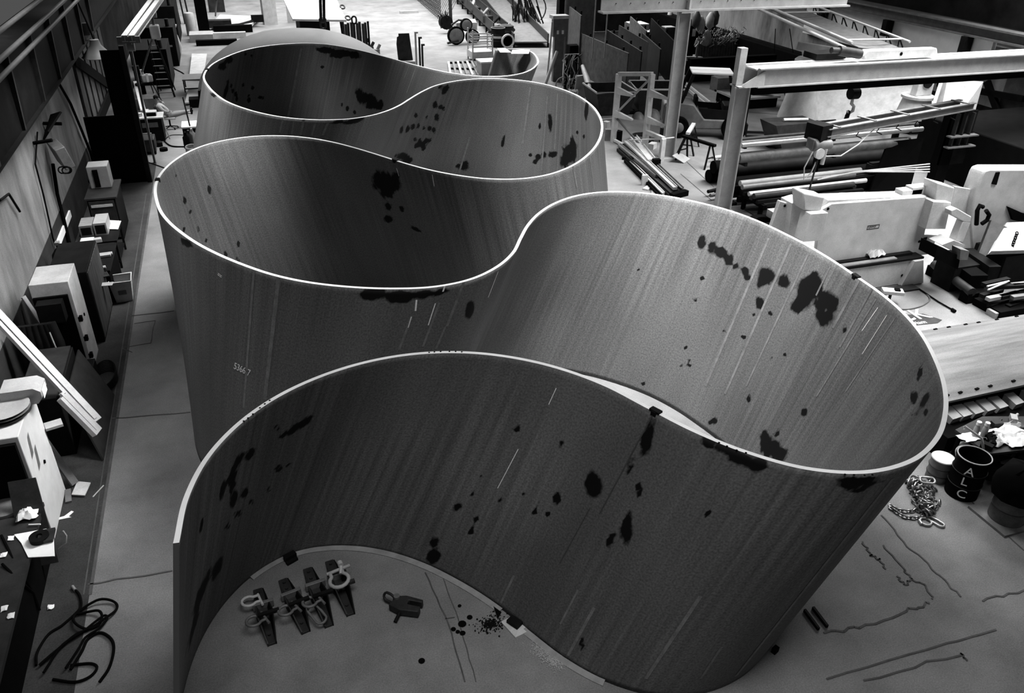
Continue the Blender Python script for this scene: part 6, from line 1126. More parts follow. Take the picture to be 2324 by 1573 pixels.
b = MB(); b.cbox(h0 + Vector((0, 0, .08)), (.55, .36, .34)); b.tube([h0 + Vector((-.25, -.1, .06)), h0 + Vector((.4, -.1, .02))], .2, 14); wb(b, 'hoist_body', M['grey'], t, bevel=.03)
b = MB(); b.tube([h0 + Vector((-.05, -.22, -.18)), h0 + Vector((-.05, -.32, -.18))], .17, 18); wb(b, 'chain_wheel', M['cream'], t)
b = MB(); b.tube([h0 + Vector((.18, -.25, -.05)), h0 + Vector((.15, -.25, -.55))], .06, 8); wb(b, 'control_pendant', M['lgrey'], t)
b = MB(); b.tube([h0 + Vector((-.3, -.25, -.1)), h0 + Vector((-.5, -.25, -.6)), h0 + Vector((-.42, -.25, -1.0)), h0 + Vector((-.2, -.25, -.8)), h0 + Vector((-.1, -.25, -.45))], .02, 6); wb(b, 'cable_loop', M['cream'], t)
e = at(1800, 565, 1.0); b = MB(); b.tube([h0 + Vector((-.05, -.25, -.35)), e], .028, 6); wb(b, 'load_chain', M['black'], t)
# ------------------------------------------------------------------ press brake and near right machines
def pxprism(pts, Y, dep):
    P = [onY(u, v, Y) for u, v in pts]; vs = P + [p + Vector((0, dep, 0)) for p in P]; n = len(P)
    b = MB(); b.add(vs, [tuple(range(n)), tuple(range(n, 2 * n))[::-1]] + [(i, n + i, n + (i + 1) % n, (i + 1) % n) for i in range(n)]); return b
M['press'] = mat('scuffed_white_press_paint', .46, .5, var=.2, scale=1.6, fine=.12)
PY_ = 16.5
t = thing('press_brake', 'big white press brake with a small framed nameplate and cylinder boxes at both ends', 'press', (16.5, 16.9, 0))
wb(pxprism([(1862, 478), (1888, 463), (2103, 447), (2121, 456), (2103, 509), (2098, 533), (2127, 533), (2115, 576), (2087, 580), (1880, 598), (1850, 600)], PY_, .12), 'ram_plate', M['press'], t, bevel=.012)
wb(pxprism([(1866, 474), (1888, 461), (2103, 445), (2121, 454), (2121, 446), (1880, 455)], PY_ + .12, .55), 'top_deck', M['press'], t)
wb(pxprism([(1840, 486), (1880, 483), (1864, 546), (1823, 549)], PY_ - .35, .4), 'left_cylinder_box', M['press'], t, bevel=.012)
wb(pxprism([(1822, 437), (1874, 447), (1863, 482), (1824, 478)], PY_ - .15, .5), 'left_cylinder_cap', M['press'], t, bevel=.05)
wb(pxprism([(1770, 456), (1794, 463), (1782, 545), (1740, 545)], PY_ + .5, .12), 'left_side_frame', M['press'], t, bevel=.02)
wb(pxprism([(1798, 462), (1822, 455), (1818, 560), (1786, 560)], PY_ + .3, .5), 'left_housing', M['press'], t)
wb(pxprism([(2119, 458), (2159, 460), (2146, 520), (2100, 520)], PY_ - .3, .4), 'right_cylinder_box', M['press'], t, bevel=.012)
wb(pxprism([(2127, 415), (2167, 426), (2160, 462), (2122, 457)], PY_ - .1, .5), 'right_cylinder_cap', M['press'], t, bevel=.03)
wb(pxprism([(2168, 424), (2215, 432), (2205, 500), (2155, 480)], PY_ + .3, .12), 'right_side_frame', M['press'], t)
p0 = onY(1890, 640, 16.3); p1 = onY(2100, 612, 16.3)
b = MB(); b.box(14.2, 18.0, 16.2, 16.7, .03, .78); wb(b, 'bed', M['press'], t)
b = MB(); b.box(14.2, 18.15, 16.15, 16.75, .78, .84); b.box(14.2, 17.9, 16.35, 16.5, .84, .92); wb(b, 'die_rail', M['dark'], t)
b = MB(); b.box(14.4, 17.2, 16.18, 16.32, .86, .9); wb(b, 'bright_die', M['galv'], t)
b = MB(); b.prism([(17.5, .03), (18.3, .03), (18.05, .78), (17.75, .78)], 16.05, 16.2, 'y'); wb(b, 'bed_foot', M['press'], t)
b = MB(); b.box(16.6, 17.9, 15.75, 16.1, .02, .05); wb(b, 'floor_pad', M['dgrey'], t)
for u, v, Y in ((1879, 474, PY_), (2113, 455, PY_), (2086, 548, PY_), (1781, 467, PY_ + .5), (2047, 625, 16.2)):
    q_ = onY(u, v, Y); b = MB(); b.tube([q_ + Vector((0, -.012, 0)), q_], .04, 10); wb(b, 'bolt_hole', M['black'], t)
wb(pxprism([(2096, 540), (2105, 538), (2100, 556), (2092, 556)], PY_ - .012, .01), 'dark_slot', M['black'], t)
q_ = [onY(u, v, PY_ - .008) for u, v in ((1967, 522), (1997, 509))]
b = MB(); x0, x1, z0, z1 = q_[0].x, q_[1].x, q_[0].z, q_[1].z; y = PY_ - .006
b.box(x0, x1, y, y + .004, z0, z0 + .02); b.box(x0, x1, y, y + .004, z1 - .02, z1); b.box(x0, x0 + .015, y, y + .004, z0, z1); b.box(x1 - .015, x1, y, y + .004, z0, z1); wb(b, 'nameplate_frame', M['dgrey'], t)
o = text_obj('Quincy', Vector((x0 + .03, PY_ - .004, z0 + .05)), Vector((1, 0, 0)), Vector((0, -1, 0)), (z1 - z0) * .75, None, M['dgrey'], 'nameplate_text'); o.parent = t; o.location = o.location - Vector(t.location)
for k, (u, v, sx, sy, sz, m_, nm, lab) in enumerate([(1905, 449, .5, .25, .12, 'paper', 'shop_rag', 'crumpled white rag on the press deck near its left end'), (1948, 447, .5, .3, .08, 'dgrey', 'tool_tray', 'dark tool tray on the press deck next to the rag'), (1890, 440, .25, .2, .14, 'dark', 'oil_can', 'dark oil can beside the white rag on the press'),
        (2040, 428, .7, .4, .2, 'press', 'cover_box', 'white cover box on the right half of the press deck'), (2000, 438, .5, .35, .06, 'lgrey', 'metal_sheet', 'flat pale sheet in the middle of the press deck'), (2072, 432, .6, .5, .26, 'press', 'cover_box', 'largest pale box at the right end of the press deck')]):
    z = 2.46; p = at(u, v + 6, z); 
    if k == 0: solo(crumple((p.x, p.y, z + .02), sx, sy + .1, .2, 7, 31), nm, M[m_], lab, 'rag')
    else: b = MB(); b.cbox((p.x, 16.85 if k < 3 else 16.95, z + sz / 2), (sx, min(sy, .3), sz), 0); solo(b, nm, M[m_], lab, nm.split('_')[-1], bevel=.01)
for k, (u, v) in enumerate([(2002, 590), (2022, 590)]):
    p = at(u, v + 6, .93); solo(crumple((p.x, 16.42, .95), .3, .25, .22, 5, 40 + k), 'wiping_cloth', M['cream'], ['left crumpled cloth under the press ram', 'right crumpled cloth under the press ram'][k], 'cloth')
p = at(2015, 690, 0); t = thing('foot_pedal', 'foot pedal on a small stand in front of the press bed', 'pedal', (p.x, p.y, 0))
b = MB(); b.bar((p.x, p.y, 0), (p.x + .05, p.y + .05, .3), .08, .05); wb(b, 'stand', M['dgrey'], t)
b = MB(); b.cbox((p.x + .1, p.y + .05, .35), (.55, .28, .09), -.5); wb(b, 'pedal_plate', M['lgrey'], t)
b = MB(); b.cbox((p.x + .2, p.y, .41), (.14, .14, .05), -.5); wb(b, 'button', M['black'], t)
b = MB(); b.tube(curve_px([(2020, 698), (2055, 702), (2090, 695), (2110, 680), (2100, 665), (2085, 655)], .02), .02, 6); solo(b, 'pedal_cable', M['grey'], 'grey cable looping from the pedal to the press bed', 'cable')
b = MB(); b.tube([at(2085, 655, .03), at(2130, 685, .03), at(2165, 705, .03)], .02, 6); b.tube([at(2160, 702, .05), at(2168, 707, .05)], .045, 6); solo(b, 'steel_rod', M['black'], 'black rod lying on the floor right of the pedal', 'rod')
# machine at right edge
t = thing('milling_machine', 'large pale rounded machine body at the right picture edge', 'machine', (21.5, 16.6, 0))
wb(pxprism([(2204, 620), (2207, 577), (2202, 504), (2211, 449), (2230, 398), (2236, 388), (2248, 384), (2400, 384), (2400, 620)], 16.6, .5), 'housing', M['press'], t, bevel=.05)
wb(pxprism([(2252, 418), (2262, 392), (2270, 391), (2262, 420)], 16.56, .04), 'dark_slot', M['black'], t)
wb(pxprism([(2290, 470), (2324, 485), (2400, 500), (2400, 520), (2300, 500)], 16.5, .1), 'dark_opening', M['black'], t)
q0, q1 = onY(2270, 560, 15.6), onY(2400, 545, 15.6)
b = MB(); vs, fs = quadp([onY(2250, 570, 15.2), onY(2420, 565, 15.2), onY(2400, 500, 16.2), onY(2285, 505, 16.2)], .15); b.add(vs, fs); wb(b, 'work_table', M['press'], t)
b = MB(); b.box(q0.x, q1.x + 1, 15.3, 16.4, .02, q0.z - .2); wb(b, 'base', M['dark'], t)
b = MB(); vs, fs = quadp([onY(2206, 600, 15.9), onY(2245, 500, 16.3), onY(2300, 525, 16.0), onY(2260, 560, 15.6)], .1); b.add(vs, fs); wb(b, 'chute', M['dgrey'], t)
q_ = onY(2235, 500, 16.0); b = MB(); b.tube([onY(2216, 510, 16), onY(2218, 478, 16), onY(2224, 466, 16), onY(2231, 470, 16)], .06, 8); wb(b, 'lever', M['black'], t)
b = MB(); b.tube([onY(2228, 508, 16), onY(2240, 500, 16), onY(2245, 488, 16), onY(2238, 478, 16)], .06, 8); wb(b, 'lever', M['black'], t)
b = MB()
for k in range(9): b.link(onY(2308 - 1.8 * k, 530 + 5 * k, 15.35), (0, -.4, -1), (1, 0, 0) if k % 2 else (0, 1, 0), .1, .07, .016, 5)
wb(b, 'chain', M['dark'], t)
t = thing('spot_welder', 'machine with bent white arm and black box right of the press', 'welder', tuple(at(2165, 640, 0)))
wb(pxprism([(2160, 478), (2172, 473), (2205, 492), (2203, 505), (2190, 505), (2158, 488)], 15.9, .25), 'upper_arm', M['press'], t, bevel=.02)
wb(pxprism([(2186, 503), (2203, 505), (2186, 552), (2168, 547)], 15.9, .25), 'vertical_arm', M['press'], t, bevel=.02)
wb(pxprism([(2138, 556), (2165, 546), (2190, 556), (2176, 577)], 15.7, .5), 'head_cover', M['press'], t)
wb(pxprism([(2128, 558), (2180, 582), (2174, 612), (2121, 585)], 15.2, .6), 'black_box', M['black'], t)
wb(pxprism([(2180, 566), (2200, 570), (2196, 590), (2178, 590)], 15.1, .3), 'grip_box', M['grey'], t)
b = MB(); b.box(18.6, 19.6, 15.4, 16.1, 0, .75); wb(b, 'pedestal', M['dark'], t)
t = thing('lathe_bed', 'black machine bed with a long dark roller running diagonally on the floor', 'machine', tuple(at(2165, 650, 0)))
a0, a1 = at(2120, 600, .35), at(2206, 664, .35); b = MB(); b.tube([a0, a1], .13, 14); wb(b, 'roller', M['dgrey'], t, smooth=True)
b = MB(); b.bar(a0 + Vector((.4, .15, .1)), a1 + Vector((.4, .25, .1)), .5, .5); wb(b, 'bed', M['black'], t)
b = MB(); b.bar(a0.lerp(a1, .3) + Vector((1.0, .35, .25)), a1 + Vector((1.0, .35, .25)), .35, .5); wb(b, 'cover', M['dark'], t)
for f in (.05, .95): b = MB(); q_ = a0.lerp(a1, f); b.box(q_.x - .1, q_.x + .8, q_.y - .1, q_.y + .2, 0, .3); wb(b, 'foot', M['black'], t)
rnd = random.Random(12)
for k in range(9):
    u, v = [(2260, 640), (2290, 650), (2320, 645), (2250, 665), (2275, 672), (2300, 668), (2322, 672), (2265, 688), (2305, 690)][k]; z = [.62, .62, .62, .42, .42, .42, .42, .2, .2][k]; p = at(u, v, z)
    b = MB(); b.cbox(p, (rnd.uniform(.7, 1.3), .14, .1), rnd.uniform(-.25, .25)); solo(b, 'steel_flat', M[['dark', 'dark', 'grey', 'dark', 'lgrey', 'dark', 'grey', 'dark', 'dark'][k]], 'one of the dark flats, ' + ['top tier left', 'top tier middle', 'top tier right', 'middle tier far left', 'middle tier, pale one', 'middle tier third from left', 'middle tier far right', 'bottom tier left', 'bottom tier right'][k] + ', below the milling machine', 'bar', 'flats stacked below the milling machine')
b = MB(); p, q_ = at(2238, 700, .1), at(2420, 668, .1); b.bar(p, q_, .9, .2); solo(b, 'sleeper_base', M['black'], 'black sleeper under the stacked flats at the right edge', 'sleeper')
b = MB(); p, q_ = at(2248, 712, .08), at(2420, 684, .08); b.bar(p, q_, .3, .16); solo(b, 'grey_channel', M['lgrey'], 'grey channel lying between the flats and the curved plate', 'channel')
for k, (a_, c_) in enumerate([((2240, 650), (2290, 638)), ((2242, 658), (2285, 640))]):
    b = MB(); b.tube([at(*a_, .7), at(*c_, .75)], .025, 6); solo(b, 'bright_rod', M['cream'], ['upper bright rod on the stacked flats', 'lower bright rod on the stacked flats'][k], 'rod', 'bright rods on the flats')
# black mass in the gap at the right edge, tyre and mats
b = MB(); b.box(26.3, 31.6, 19.5, 25.5, 0, 2.1); solo(b, 'black_machine_block', M['black'], 'black machine block in the gloom behind the milling machine', 'machine', bevel=.05)
p = at(1733, 508, .1); b = MB(); b.lathe([(.25, 0), (.5, 0), (.55, .12), (.5, .25), (.25, .25), (.25, 0)], 24, Matrix.Translation((p.x, p.y, 0))); solo(b, 'spare_tyre', M['black'], 'black tyre lying behind the ribbon rim left of the press', 'tyre')
# floor lettering
t = thing('floor_sign', 'dark floor sheet with white letters beside the curved plate', 'sign', tuple(at(2080, 728, 0)))
b = MB(); vs, fs = quadp([at(2035, 742, .012), at(2128, 733, .012), at(2138, 726, .012), at(2095, 712, .012), at(2030, 716, .012)], .01); b.add(vs, fs); wb(b, 'sheet', M['dgrey'], t)
X_ = (at(2100, 722, 0) - at(2050, 729, 0)).normalized()
o = text_obj('CK', at(2046, 730, .016), X_, Vector((0, 0, 1)), .75, None, M['paper'], 'letters'); o.parent = t; o.location = o.location - Vector(t.location)
o = text_obj('- Diam', at(2062, 739, .016), X_, Vector((0, 0, 1)), .22, None, M['paper'], 'small_letters'); o.parent = t; o.location = o.location - Vector(t.location)
# curved plate with bolt slots on its cradle
t = thing('curved_plate', 'broad stained curved steel plate with rows of dark slots at the right edge', 'plate', tuple(at(2260, 880, 0)))
def cpz(g): return 1.0 + .3 * math.sin(PI * g)
def cpt(f, g):
    n_ = at(2090, 925, 1.0).lerp(at(2430, 850, 1.0), f); r_ = at(2010, 763, 1.0).lerp(at(2430, 697, 1.0), f); p = n_.lerp(r_, g); return Vector((p.x, p.y, cpz(g)))
b = MB(); b.sheet([[cpt(i / 14, j / 12) for j in range(13)] for i in range(15)], .05); wb(b, 'plate_body', M['rolled'], t, smooth=True)
def slot(u, v):
    g = .96 if v < 800 else .05; best = min(((i / 300) for i in range(301)), key=lambda f: abs(pix(cpt(f, g))[0] - u)); p = cpt(best, g)
    b = MB(); b.cbox(p + Vector((0, 0, .012)), (.1, .045, .02), .12); wb(b, 'bolt_slot', M['black'], t)
for u, v in [(2082, 757), (2123, 750), (2153, 745), (2191, 739), (2221, 734), (2262, 728), (2307, 723), (2149, 896), (2179, 891), (2217, 883), (2247, 877), (2300, 869)]: slot(u, v)
t = thing('roller_cradle', 'black cradle with pale blocks carrying the curved plate', 'cradle', tuple(at(2260, 930, 0)))
n0, n1 = cpt(0.08, 0), cpt(1, 0); f0, f1 = cpt(0.12, 1), cpt(1, 1)
b = MB(); vs = [Vector((p.x, p.y + dy, z)) for z in (0, .93) for p, dy in ((n0, .1), (n1, .1), (f1, -.3), (f0, -.3))]; b.add(vs, [(3, 2, 1, 0), (4, 5, 6, 7), (0, 1, 5, 4), (1, 2, 6, 5), (2, 3, 7, 6), (3, 0, 4, 7)]); wb(b, 'cradle_body', M['black'], t)
b = MB(); vs = [Vector((p.x, p.y + dy, z)) for z in (0, .55) for p, dy in ((n0, -.55), (n1, -.55), (n1, .1), (n0, .1))]; b.add(vs, [(3, 2, 1, 0), (4, 5, 6, 7), (0, 1, 5, 4), (1, 2, 6, 5), (2, 3, 7, 6), (3, 0, 4, 7)]); wb(b, 'front_skirt', M['black'], t)
for k, u in enumerate([2140, 2165, 2192, 2220, 2248, 2285, 2325]):
    p = at(u, 918 - (u - 2150) * .2, .75); b = MB(); b.cbox((p.x, n0.y + (p.x - n0.x) * (n1.y - n0.y) / (n1.x - n0.x) - .02, .66), (.26, .34, .16), .1, .25); wb(b, 'pale_block', M['lgrey'], t)
b = MB(); b.tube([at(2222, 934, .56), at(2258, 928, .56)], .025, 6); b.tube([at(2200, 960, .5), at(2225, 940, .56), at(2236, 925, .6)], .012, 6); wb(b, 'loose_wire', M['cream'], t)
# messy table, bottles, bucket
tz = .88; t = thing('messy_table', 'table heaped with white cloths and tools at the right edge', 'table', tuple(at(2270, 1060, 0)))
b = MB(); vs, fs = quadp([at(2168, 975, tz), at(2245, 1030, tz), at(2420, 1010, tz), at(2420, 945, tz), at(2230, 945, tz)], .05); b.add(vs, fs); wb(b, 'tabletop', M['dgrey'], t)
for u, v in ((2180, 985), (2243, 1020), (2400, 1000), (2240, 955)): p = at(u, v, tz); b = MB(); b.box(p.x - .03, p.x + .03, p.y - .03, p.y + .03, 0, tz - .05); wb(b, 'leg', M['black'], t)
b = MB(); b.tube([at(2187, 972, 1.1), at(2190, 968, 1.25), at(2228, 995, 1.1), at(2232, 1018, .9), at(2225, 1035, .5)], .025, 6); wb(b, 'side_rail', M['lgrey'], t)
for k, (u, v, sx, sy, sz, m_, sd) in enumerate([(2285, 985, .7, .4, .16, 'paper', 5), (2310, 1000, .6, .35, .12, 'paper', 6), (2265, 1000, .4, .3, .12, 'cream', 7), (2205, 990, .5, .25, .02, 'paper', 8), (2300, 968, .4, .25, .14, 'lgrey', 9)]):
    p = at(u, v, tz + .03); solo(crumple((p.x, p.y, tz + .02), sx, sy, sz, 8, sd), 'white_cloth', M[m_], ['large white cloth in the middle of the messy table', 'white cloth at the right edge of the messy table', 'cream cloth at the near side of the messy table', 'flat white sheet at the left corner of the messy table', 'grey cloth at the far side of the messy table'][k], 'cloth', 'cloths on the messy table')
for k, (u, v) in enumerate([(2211, 990), (2230, 992)]):
    p = at(u, v, tz + .01); b = MB(); b.lathe([(.05, 0), (.055, .02), (.055, .2), (.035, .25), (.035, .27)], 14, Matrix.Translation(p)); t2 = thing('spray_bottle', ['left one of two pale bottles on the messy table', 'right one of two pale bottles on the messy table'][k], 'bottle', tuple(p), 0, 'bottles on the messy table'); wb(b, 'bottle_body', M['lgrey'], t2, smooth=True)
    b = MB(); b.lathe([(.045, 0), (.045, .07)], 14, Matrix.Translation(p + Vector((0, 0, .27)))); wb(b, 'cap', M['paper'], t2)
for k, (u, v) in enumerate([(2245, 990), (2250, 1003), (2240, 1012), (2262, 962), (2300, 950)]):
    p = at(u, v, tz + .06); b = MB(); b.cbox(p, (.2, .12, .1), k); b.tube([p, p + Vector((.15, .05, .04))], .03, 6); solo(b, 'power_tool', M[['black', 'black', 'dark', 'dgrey', 'lgrey'][k]], ['black tool between bottles and cloths', 'black tool at the near edge of the messy table', 'dark tool by the table rail end', 'dark grey tool at the far edge of the messy table', 'pale tool at the upper right of the messy table'][k], 'tool', 'tools on the messy table')
# white bucket lying, small barrel with white lid, ACL drum
p = at(2190, 1030, .55); t = thing('tipped_bucket', 'white bucket tipped on its side above the black barrel', 'bucket', (p.x, p.y, .35)); Mx = Matrix.Translation(p + Vector((0, 0, -.0))) @ Matrix.Rotation(-2.3, 4, 'Z') @ Matrix.Rotation(1.35, 4, 'Y')
b = MB(); b.lathe([(.14, -.3), (.17, 0), (.155, 0), (.13, -.28)], 26, Mx); wb(b, 'bucket_shell', M['white'], t, smooth=True)
b = MB(); b.lathe([(.0, -.29), (.135, -.285), (.135, -.28), (.0, -.28)], 20, Mx); wb(b, 'bucket_bottom', M['lgrey'], t)
b = MB(); q_ = p; b.cbox((p.x + .1, p.y + .12, .2), (.5, .4, .39), .3); solo(b, 'black_toolbox', M['black'], 'black box holding up the tipped white bucket', 'box')
p = at(2125, 1085, 0); t = drum('paint_drum', 'small grey drum with a white lid next to the black barrel', p, .21, .5, 'grey', lid=True)
b = MB(); b.lathe([(.0, 0), (.2, 0), (.2, .012), (.0, .014)], 26, Matrix.Translation((0, 0, .5))); b.build('white_lid', M['paper'], t)
p = at(2168, 1112, 0); p = at(2180, 1118, 0); t = drum('oil_drum', 'open black barrel with white letters A, L and C down its side', p, .29, .9, 'black')
for k, (ch, z) in enumerate((('A', .62), ('L', .38), ('C', .1))):
    an = math.atan2(CAM.y - p.y, CAM.x - p.x) + .05; Zd = Vector((math.cos(an), math.sin(an), 0)); Xd = Vector((-math.sin(an), math.cos(an), 0))
    o = text_obj(ch, Zd * .302 + Vector((0, 0, z)) - Xd * .08, Xd, Zd, .25, None, M['paper'], 'letter'); o.parent = t
# chains
rnd = random.Random(21); b = MB()
for k in range(150):
    f = rnd.random(); g = rnd.gauss(0, .45); u = 2072 + 42 * f + 20 * g; v = 1085 + 78 * f - 6 * g; z = .03 + max(0, .2 * (1 - abs(g))) * rnd.random()
    b.link(at(u, v, z), (rnd.uniform(-1, 1), rnd.uniform(-1, 1), rnd.uniform(-.3, .3)), (rnd.uniform(-1, 1), rnd.uniform(-1, 1), 1), .15, .095, .017, 6)
solo(b, 'chain_heap', M['chain'], 'heap of heavy steel chain lying beside the black barrel', 'chain')
def chainrun(pts, L, name, lab, r=.014):
    P = curve_px(pts, .03, 10); b = MB(); acc = 0; k = 0
    for i in range(len(P) - 1):
        acc += (P[i + 1] - P[i]).length
        if acc > L * .62: b.link(P[i], P[i + 1] - P[i], (0, 0, 1) if k % 2 else (1, .5, .35), L, L * .62, r, 6); acc = 0; k += 1
    return solo(b, name, M['chain'], lab, 'chain')
chainrun([(2018, 1146), (2040, 1158), (2070, 1160), (2082, 1150)], .09, 'chain_strand', 'upper chain strand running left from the heap to the ribbon')
chainrun([(2020, 1152), (2050, 1172), (2080, 1176), (2098, 1172)], .09, 'chain_strand', 'lower chain strand running left from the heap to the ribbon')
chainrun([(2076, 1152), (2090, 1164), (2100, 1172)], .12, 'chain_strand', 'short chain strand from the heap to the ring shackle', .017)
b = MB(); b.link(at(2101, 1184, .03), (1, .3, 0), (.3, -1, 0), .2, .19, .022, 8); b.tube([at(2086, 1181, .03), at(2092, 1190, .03)], .03, 8); solo(b, 'ring_shackle', M['galv'], 'round shackle at the end of the chain strands', 'shackle')
b = MB(); b.link(at(2124, 1184, .03), at(2138, 1192, 0) - at(2110, 1176, 0), (.5, .6, 0), .3, .13, .02, 8); solo(b, 'oblong_link', M['galv'], 'long oblong link right of the ring shackle', 'link')
b = MB(); b.link(at(2105, 1090, .22), (1, -.4, 0), (0, 1, .3), .28, .14, .022, 8); solo(b, 'oblong_link', M['galv'], 'large oblong link on top of the chain heap', 'link')
# drum on board with tarp
p = at(2280, 1178, 0); t = thing('drum_board', 'square dark board under the covered drum', 'board', tuple(p)); b = MB(); b.box(p.x - .42, p.x + .5, p.y - .38, p.y + .45, 0, .05); wb(b, 'board', M['grey'], t)
t = drum('covered_drum', 'grey drum under black sheeting at the right edge', Vector((p.x, p.y, .05)), .3, .85, 'midgrey')
b = MB(); b.lathe([(.33, .5), (.38, .52), (.42, .75), (.4, .9), (.3, 1.1), (.05, 1.2)], 14); b.v = [(x + .06 * math.sin(7 * math.atan2(y, x)), y + .05 * math.cos(5 * math.atan2(y, x)), z) for x, y, z in b.v]; b.build('black_sheeting', M['black'], t, smooth=True)
b = MB(); vs, fs = quadp([(13.25, 8.6, .03), (15.5, 8.6, .03), (15.5, 7.4, .03), (13.6, 7.2, .03)], .02); 
b.box(13.15, 15.5, 7.5, 8.2, .0, 1.1); o = solo(b, 'covered_crate', M['black'], 'black covered crate at the right edge behind the covered drum', 'crate', bevel=.12)
b = MB(); p = at(2320, 1175, .1); b.tube([p + Vector((0, 0, 0)), p + Vector((.5, -.1, 0))], .16, 12); solo(b, 'white_cylinder', M['cream'], 'pale cylinder end lying right of the covered drum', 'cylinder')
rnd = random.Random(5)
for k in range(10):
    u = 2140 + rnd.uniform(0, 60); v = 975 + rnd.uniform(0, 55); p = at(u, v, .06 + .05 * (k % 3)); q_ = p + Vector((rnd.uniform(.3, .9), rnd.uniform(-.4, .3), .02)); b = MB(); b.tube([p, p.lerp(q_, .5) + Vector((0, .05, .03)), q_], .02, 6)
    solo(b, 'scrap_rod', M[['dark', 'lgrey', 'dgrey'][k % 3]], 'one of the thin scrap rods heaped under the left end of the messy table', 'rod', 'scrap rods under the messy table')
for k, (u, v) in enumerate([(2262, 1045), (2285, 1060), (2300, 1030), (2250, 1070)]):
    p = at(u, v, .3); b = MB(); b.cbox(p, (.4, .3, .25), k * .8); b.tube([p, p + Vector((.4, .2, .1))], .04, 6); solo(b, 'scrap_part', M[['dgrey', 'grey', 'dark', 'dark'][k]], ['dark grey part under the near edge of the messy table', 'grey part right of the tipped bucket box', 'dark part below the white cloths', 'dark part next to the black barrel rim'][k], 'part', 'parts under the messy table')
# ------------------------------------------------------------------ inside the nearest curve: lifting clamps
def shackle(b, c, d, up, s=1.0):
    c = Vector(c); d = Vector(d).normalized(); up = Vector(up); up = (up - d * up.dot(d)).normalized(); pts = []
    for k in range(13):
        a_ = -2.45 + 4.9 * k / 12; pts.append(c + d * math.cos(a_) * .095 * s + up * math.sin(a_) * .095 * s)
    pts = [pts[0] - d * .07 * s] + pts + [pts[-1] - d * .07 * s]; b.tube(pts, .02 * s, 8); b.tube([pts[0] + up * -.03 * s, pts[-1] + up * .09 * s], .018 * s, 8)
CL = [((583, 1330), (615, 1455), 'lifting clamp furthest left, with a bright shackle at its upper end', 2), ((640, 1308), (692, 1428), 'second lifting clamp from the left in the row of four', 1), ((696, 1283), (745, 1414), 'third lifting clamp from the left, an oblong ring hanging from its shackle', 3), ((746, 1266), (794, 1388), 'lifting clamp furthest right, with a bright eye bolt', 4)]
for (a_, c_, lab, kd) in CL:
    p, q_ = at(*a_, .1), at(*c_, .1); L = (q_ - p).length; an = math.atan2((q_ - p).y, (q_ - p).x); t = thing('lifting_clamp', lab, 'clamp', (p.x, p.y, 0), an, 'lifting clamps in the nearest curve')
    b = MB(); b.prism([(0, -.07), (L * .5, -.12), (L, -.06), (L, .06), (L * .5, .12), (0, .07)], .0, .04); b.build('base_plate', M['dgrey'], t, bevel=.006)
    for s_ in (-1, 1):
        b = MB(); vs = [(0, s_ * .07, .02), (L * .3, s_ * .095, .1), (L * .62, s_ * .12, .26), (L, s_ * .06, .06), (L, s_ * .06, .0), (0, s_ * .07, .0)]; vv, ff = quadp(vs if s_ > 0 else vs[::-1], .02); b.add(vv, ff); b.build('side_fin', M['dark'] if s_ > 0 else M['dgrey'], t)
    b = MB(); b.box(L * .33, L * .38, -.14, .18, .02, .15); b.build('cross_bar', M['grey'], t, bevel=.008)
    for f in (.08, .2, .5, .58, .85): b = MB(); b.lathe([(.0, 0), (.025, 0), (.025, .03), (.0, .03)], 10, Matrix.Translation((L * f, .0, .04))); b.build('bolt', M['dgrey'], t)
    b = MB(); b.box(L * .62, L * .67, -.1, .22, .22, .27); b.build('lug', M['dark'] if kd < 4 else M['dgrey'], t)
    if kd != 4:
        b = MB(); shackle(b, (L * .7, -.17, .24), (.25, -1, .1), (1, .1, .1), 1.15); b.build('shackle', M['grey'], t, smooth=True)
    if kd == 2:
        b = MB(); shackle(b, (L * .28, -.17, .16), (.1, -1, .1), (1, .1, .1), 1.15); b.build('shackle', M['cream'], t, smooth=True, label='bright upper shackle')
    if kd == 3:
        b = MB(); b.link((L * .86, -.12, .16), (1, .35, -.1), (0, 1, .2), .38, .17, .02, 8); b.build('oblong_ring', M['grey'], t, smooth=True)
    if kd == 4:
        b = MB(); shackle(b, (L * .56, 0, .25), (1, 0, .05), (0, 1, .1), 1.6); b.build('shackle', M['lgrey'], t, smooth=True)
        b = MB(); b.tube([(L * .3, .1, .3), (L * .36, .1, .3)], .045, 12); b.tube([(L * .36, .1, .28), (L * .46, .06, .24)], .03, 8); b.build('eye_bolt', M['cream'], t)
p = at(915, 1382, 0); t = thing('plate_hook_clamp', 'single dark plate clamp with a slotted jaw and ring, lying right of the four clamps', 'clamp', (p.x, p.y, 0), math.radians(-32))
b = MB(); b.prism([(-.2, -.1), (-.12, .1), (.02, .14), (.3, .12), (.3, .06), (.08, .06), (.08, -.02), (.3, -.02), (.3, -.13), (0, -.16)], .03, .16); b.build('clamp_body', M['dgrey'], t, bevel=.012)
b = MB(); b.link((-.25, .06, .12), (-1, .3, .1), (0, .5, 1), .2, .13, .022, 8); b.build('ring', M['dgrey'], t, smooth=True)
b = MB(); b.tube([(-.12, .06, .16), (-.12, .06, .2)], .05, 12); b.build('pivot_bolt', M['grey'], t)
b = MB(); b.tube([(.0, -.14, .08), (-.02, -.3, .03)], .03, 8); b.build('lever', M['dark'], t)
p = at(659, 1268, 0); b = MB(); b.cbox((p.x, p.y - .02, .06), (.2, .1, .12), .45); b.cbox((p.x + .02, p.y - .09, .03), (.2, .07, .05), .45); solo(b, 'steel_wedge', M['dark'], 'dark steel wedge pushed under the foot of the nearest curve', 'wedge')
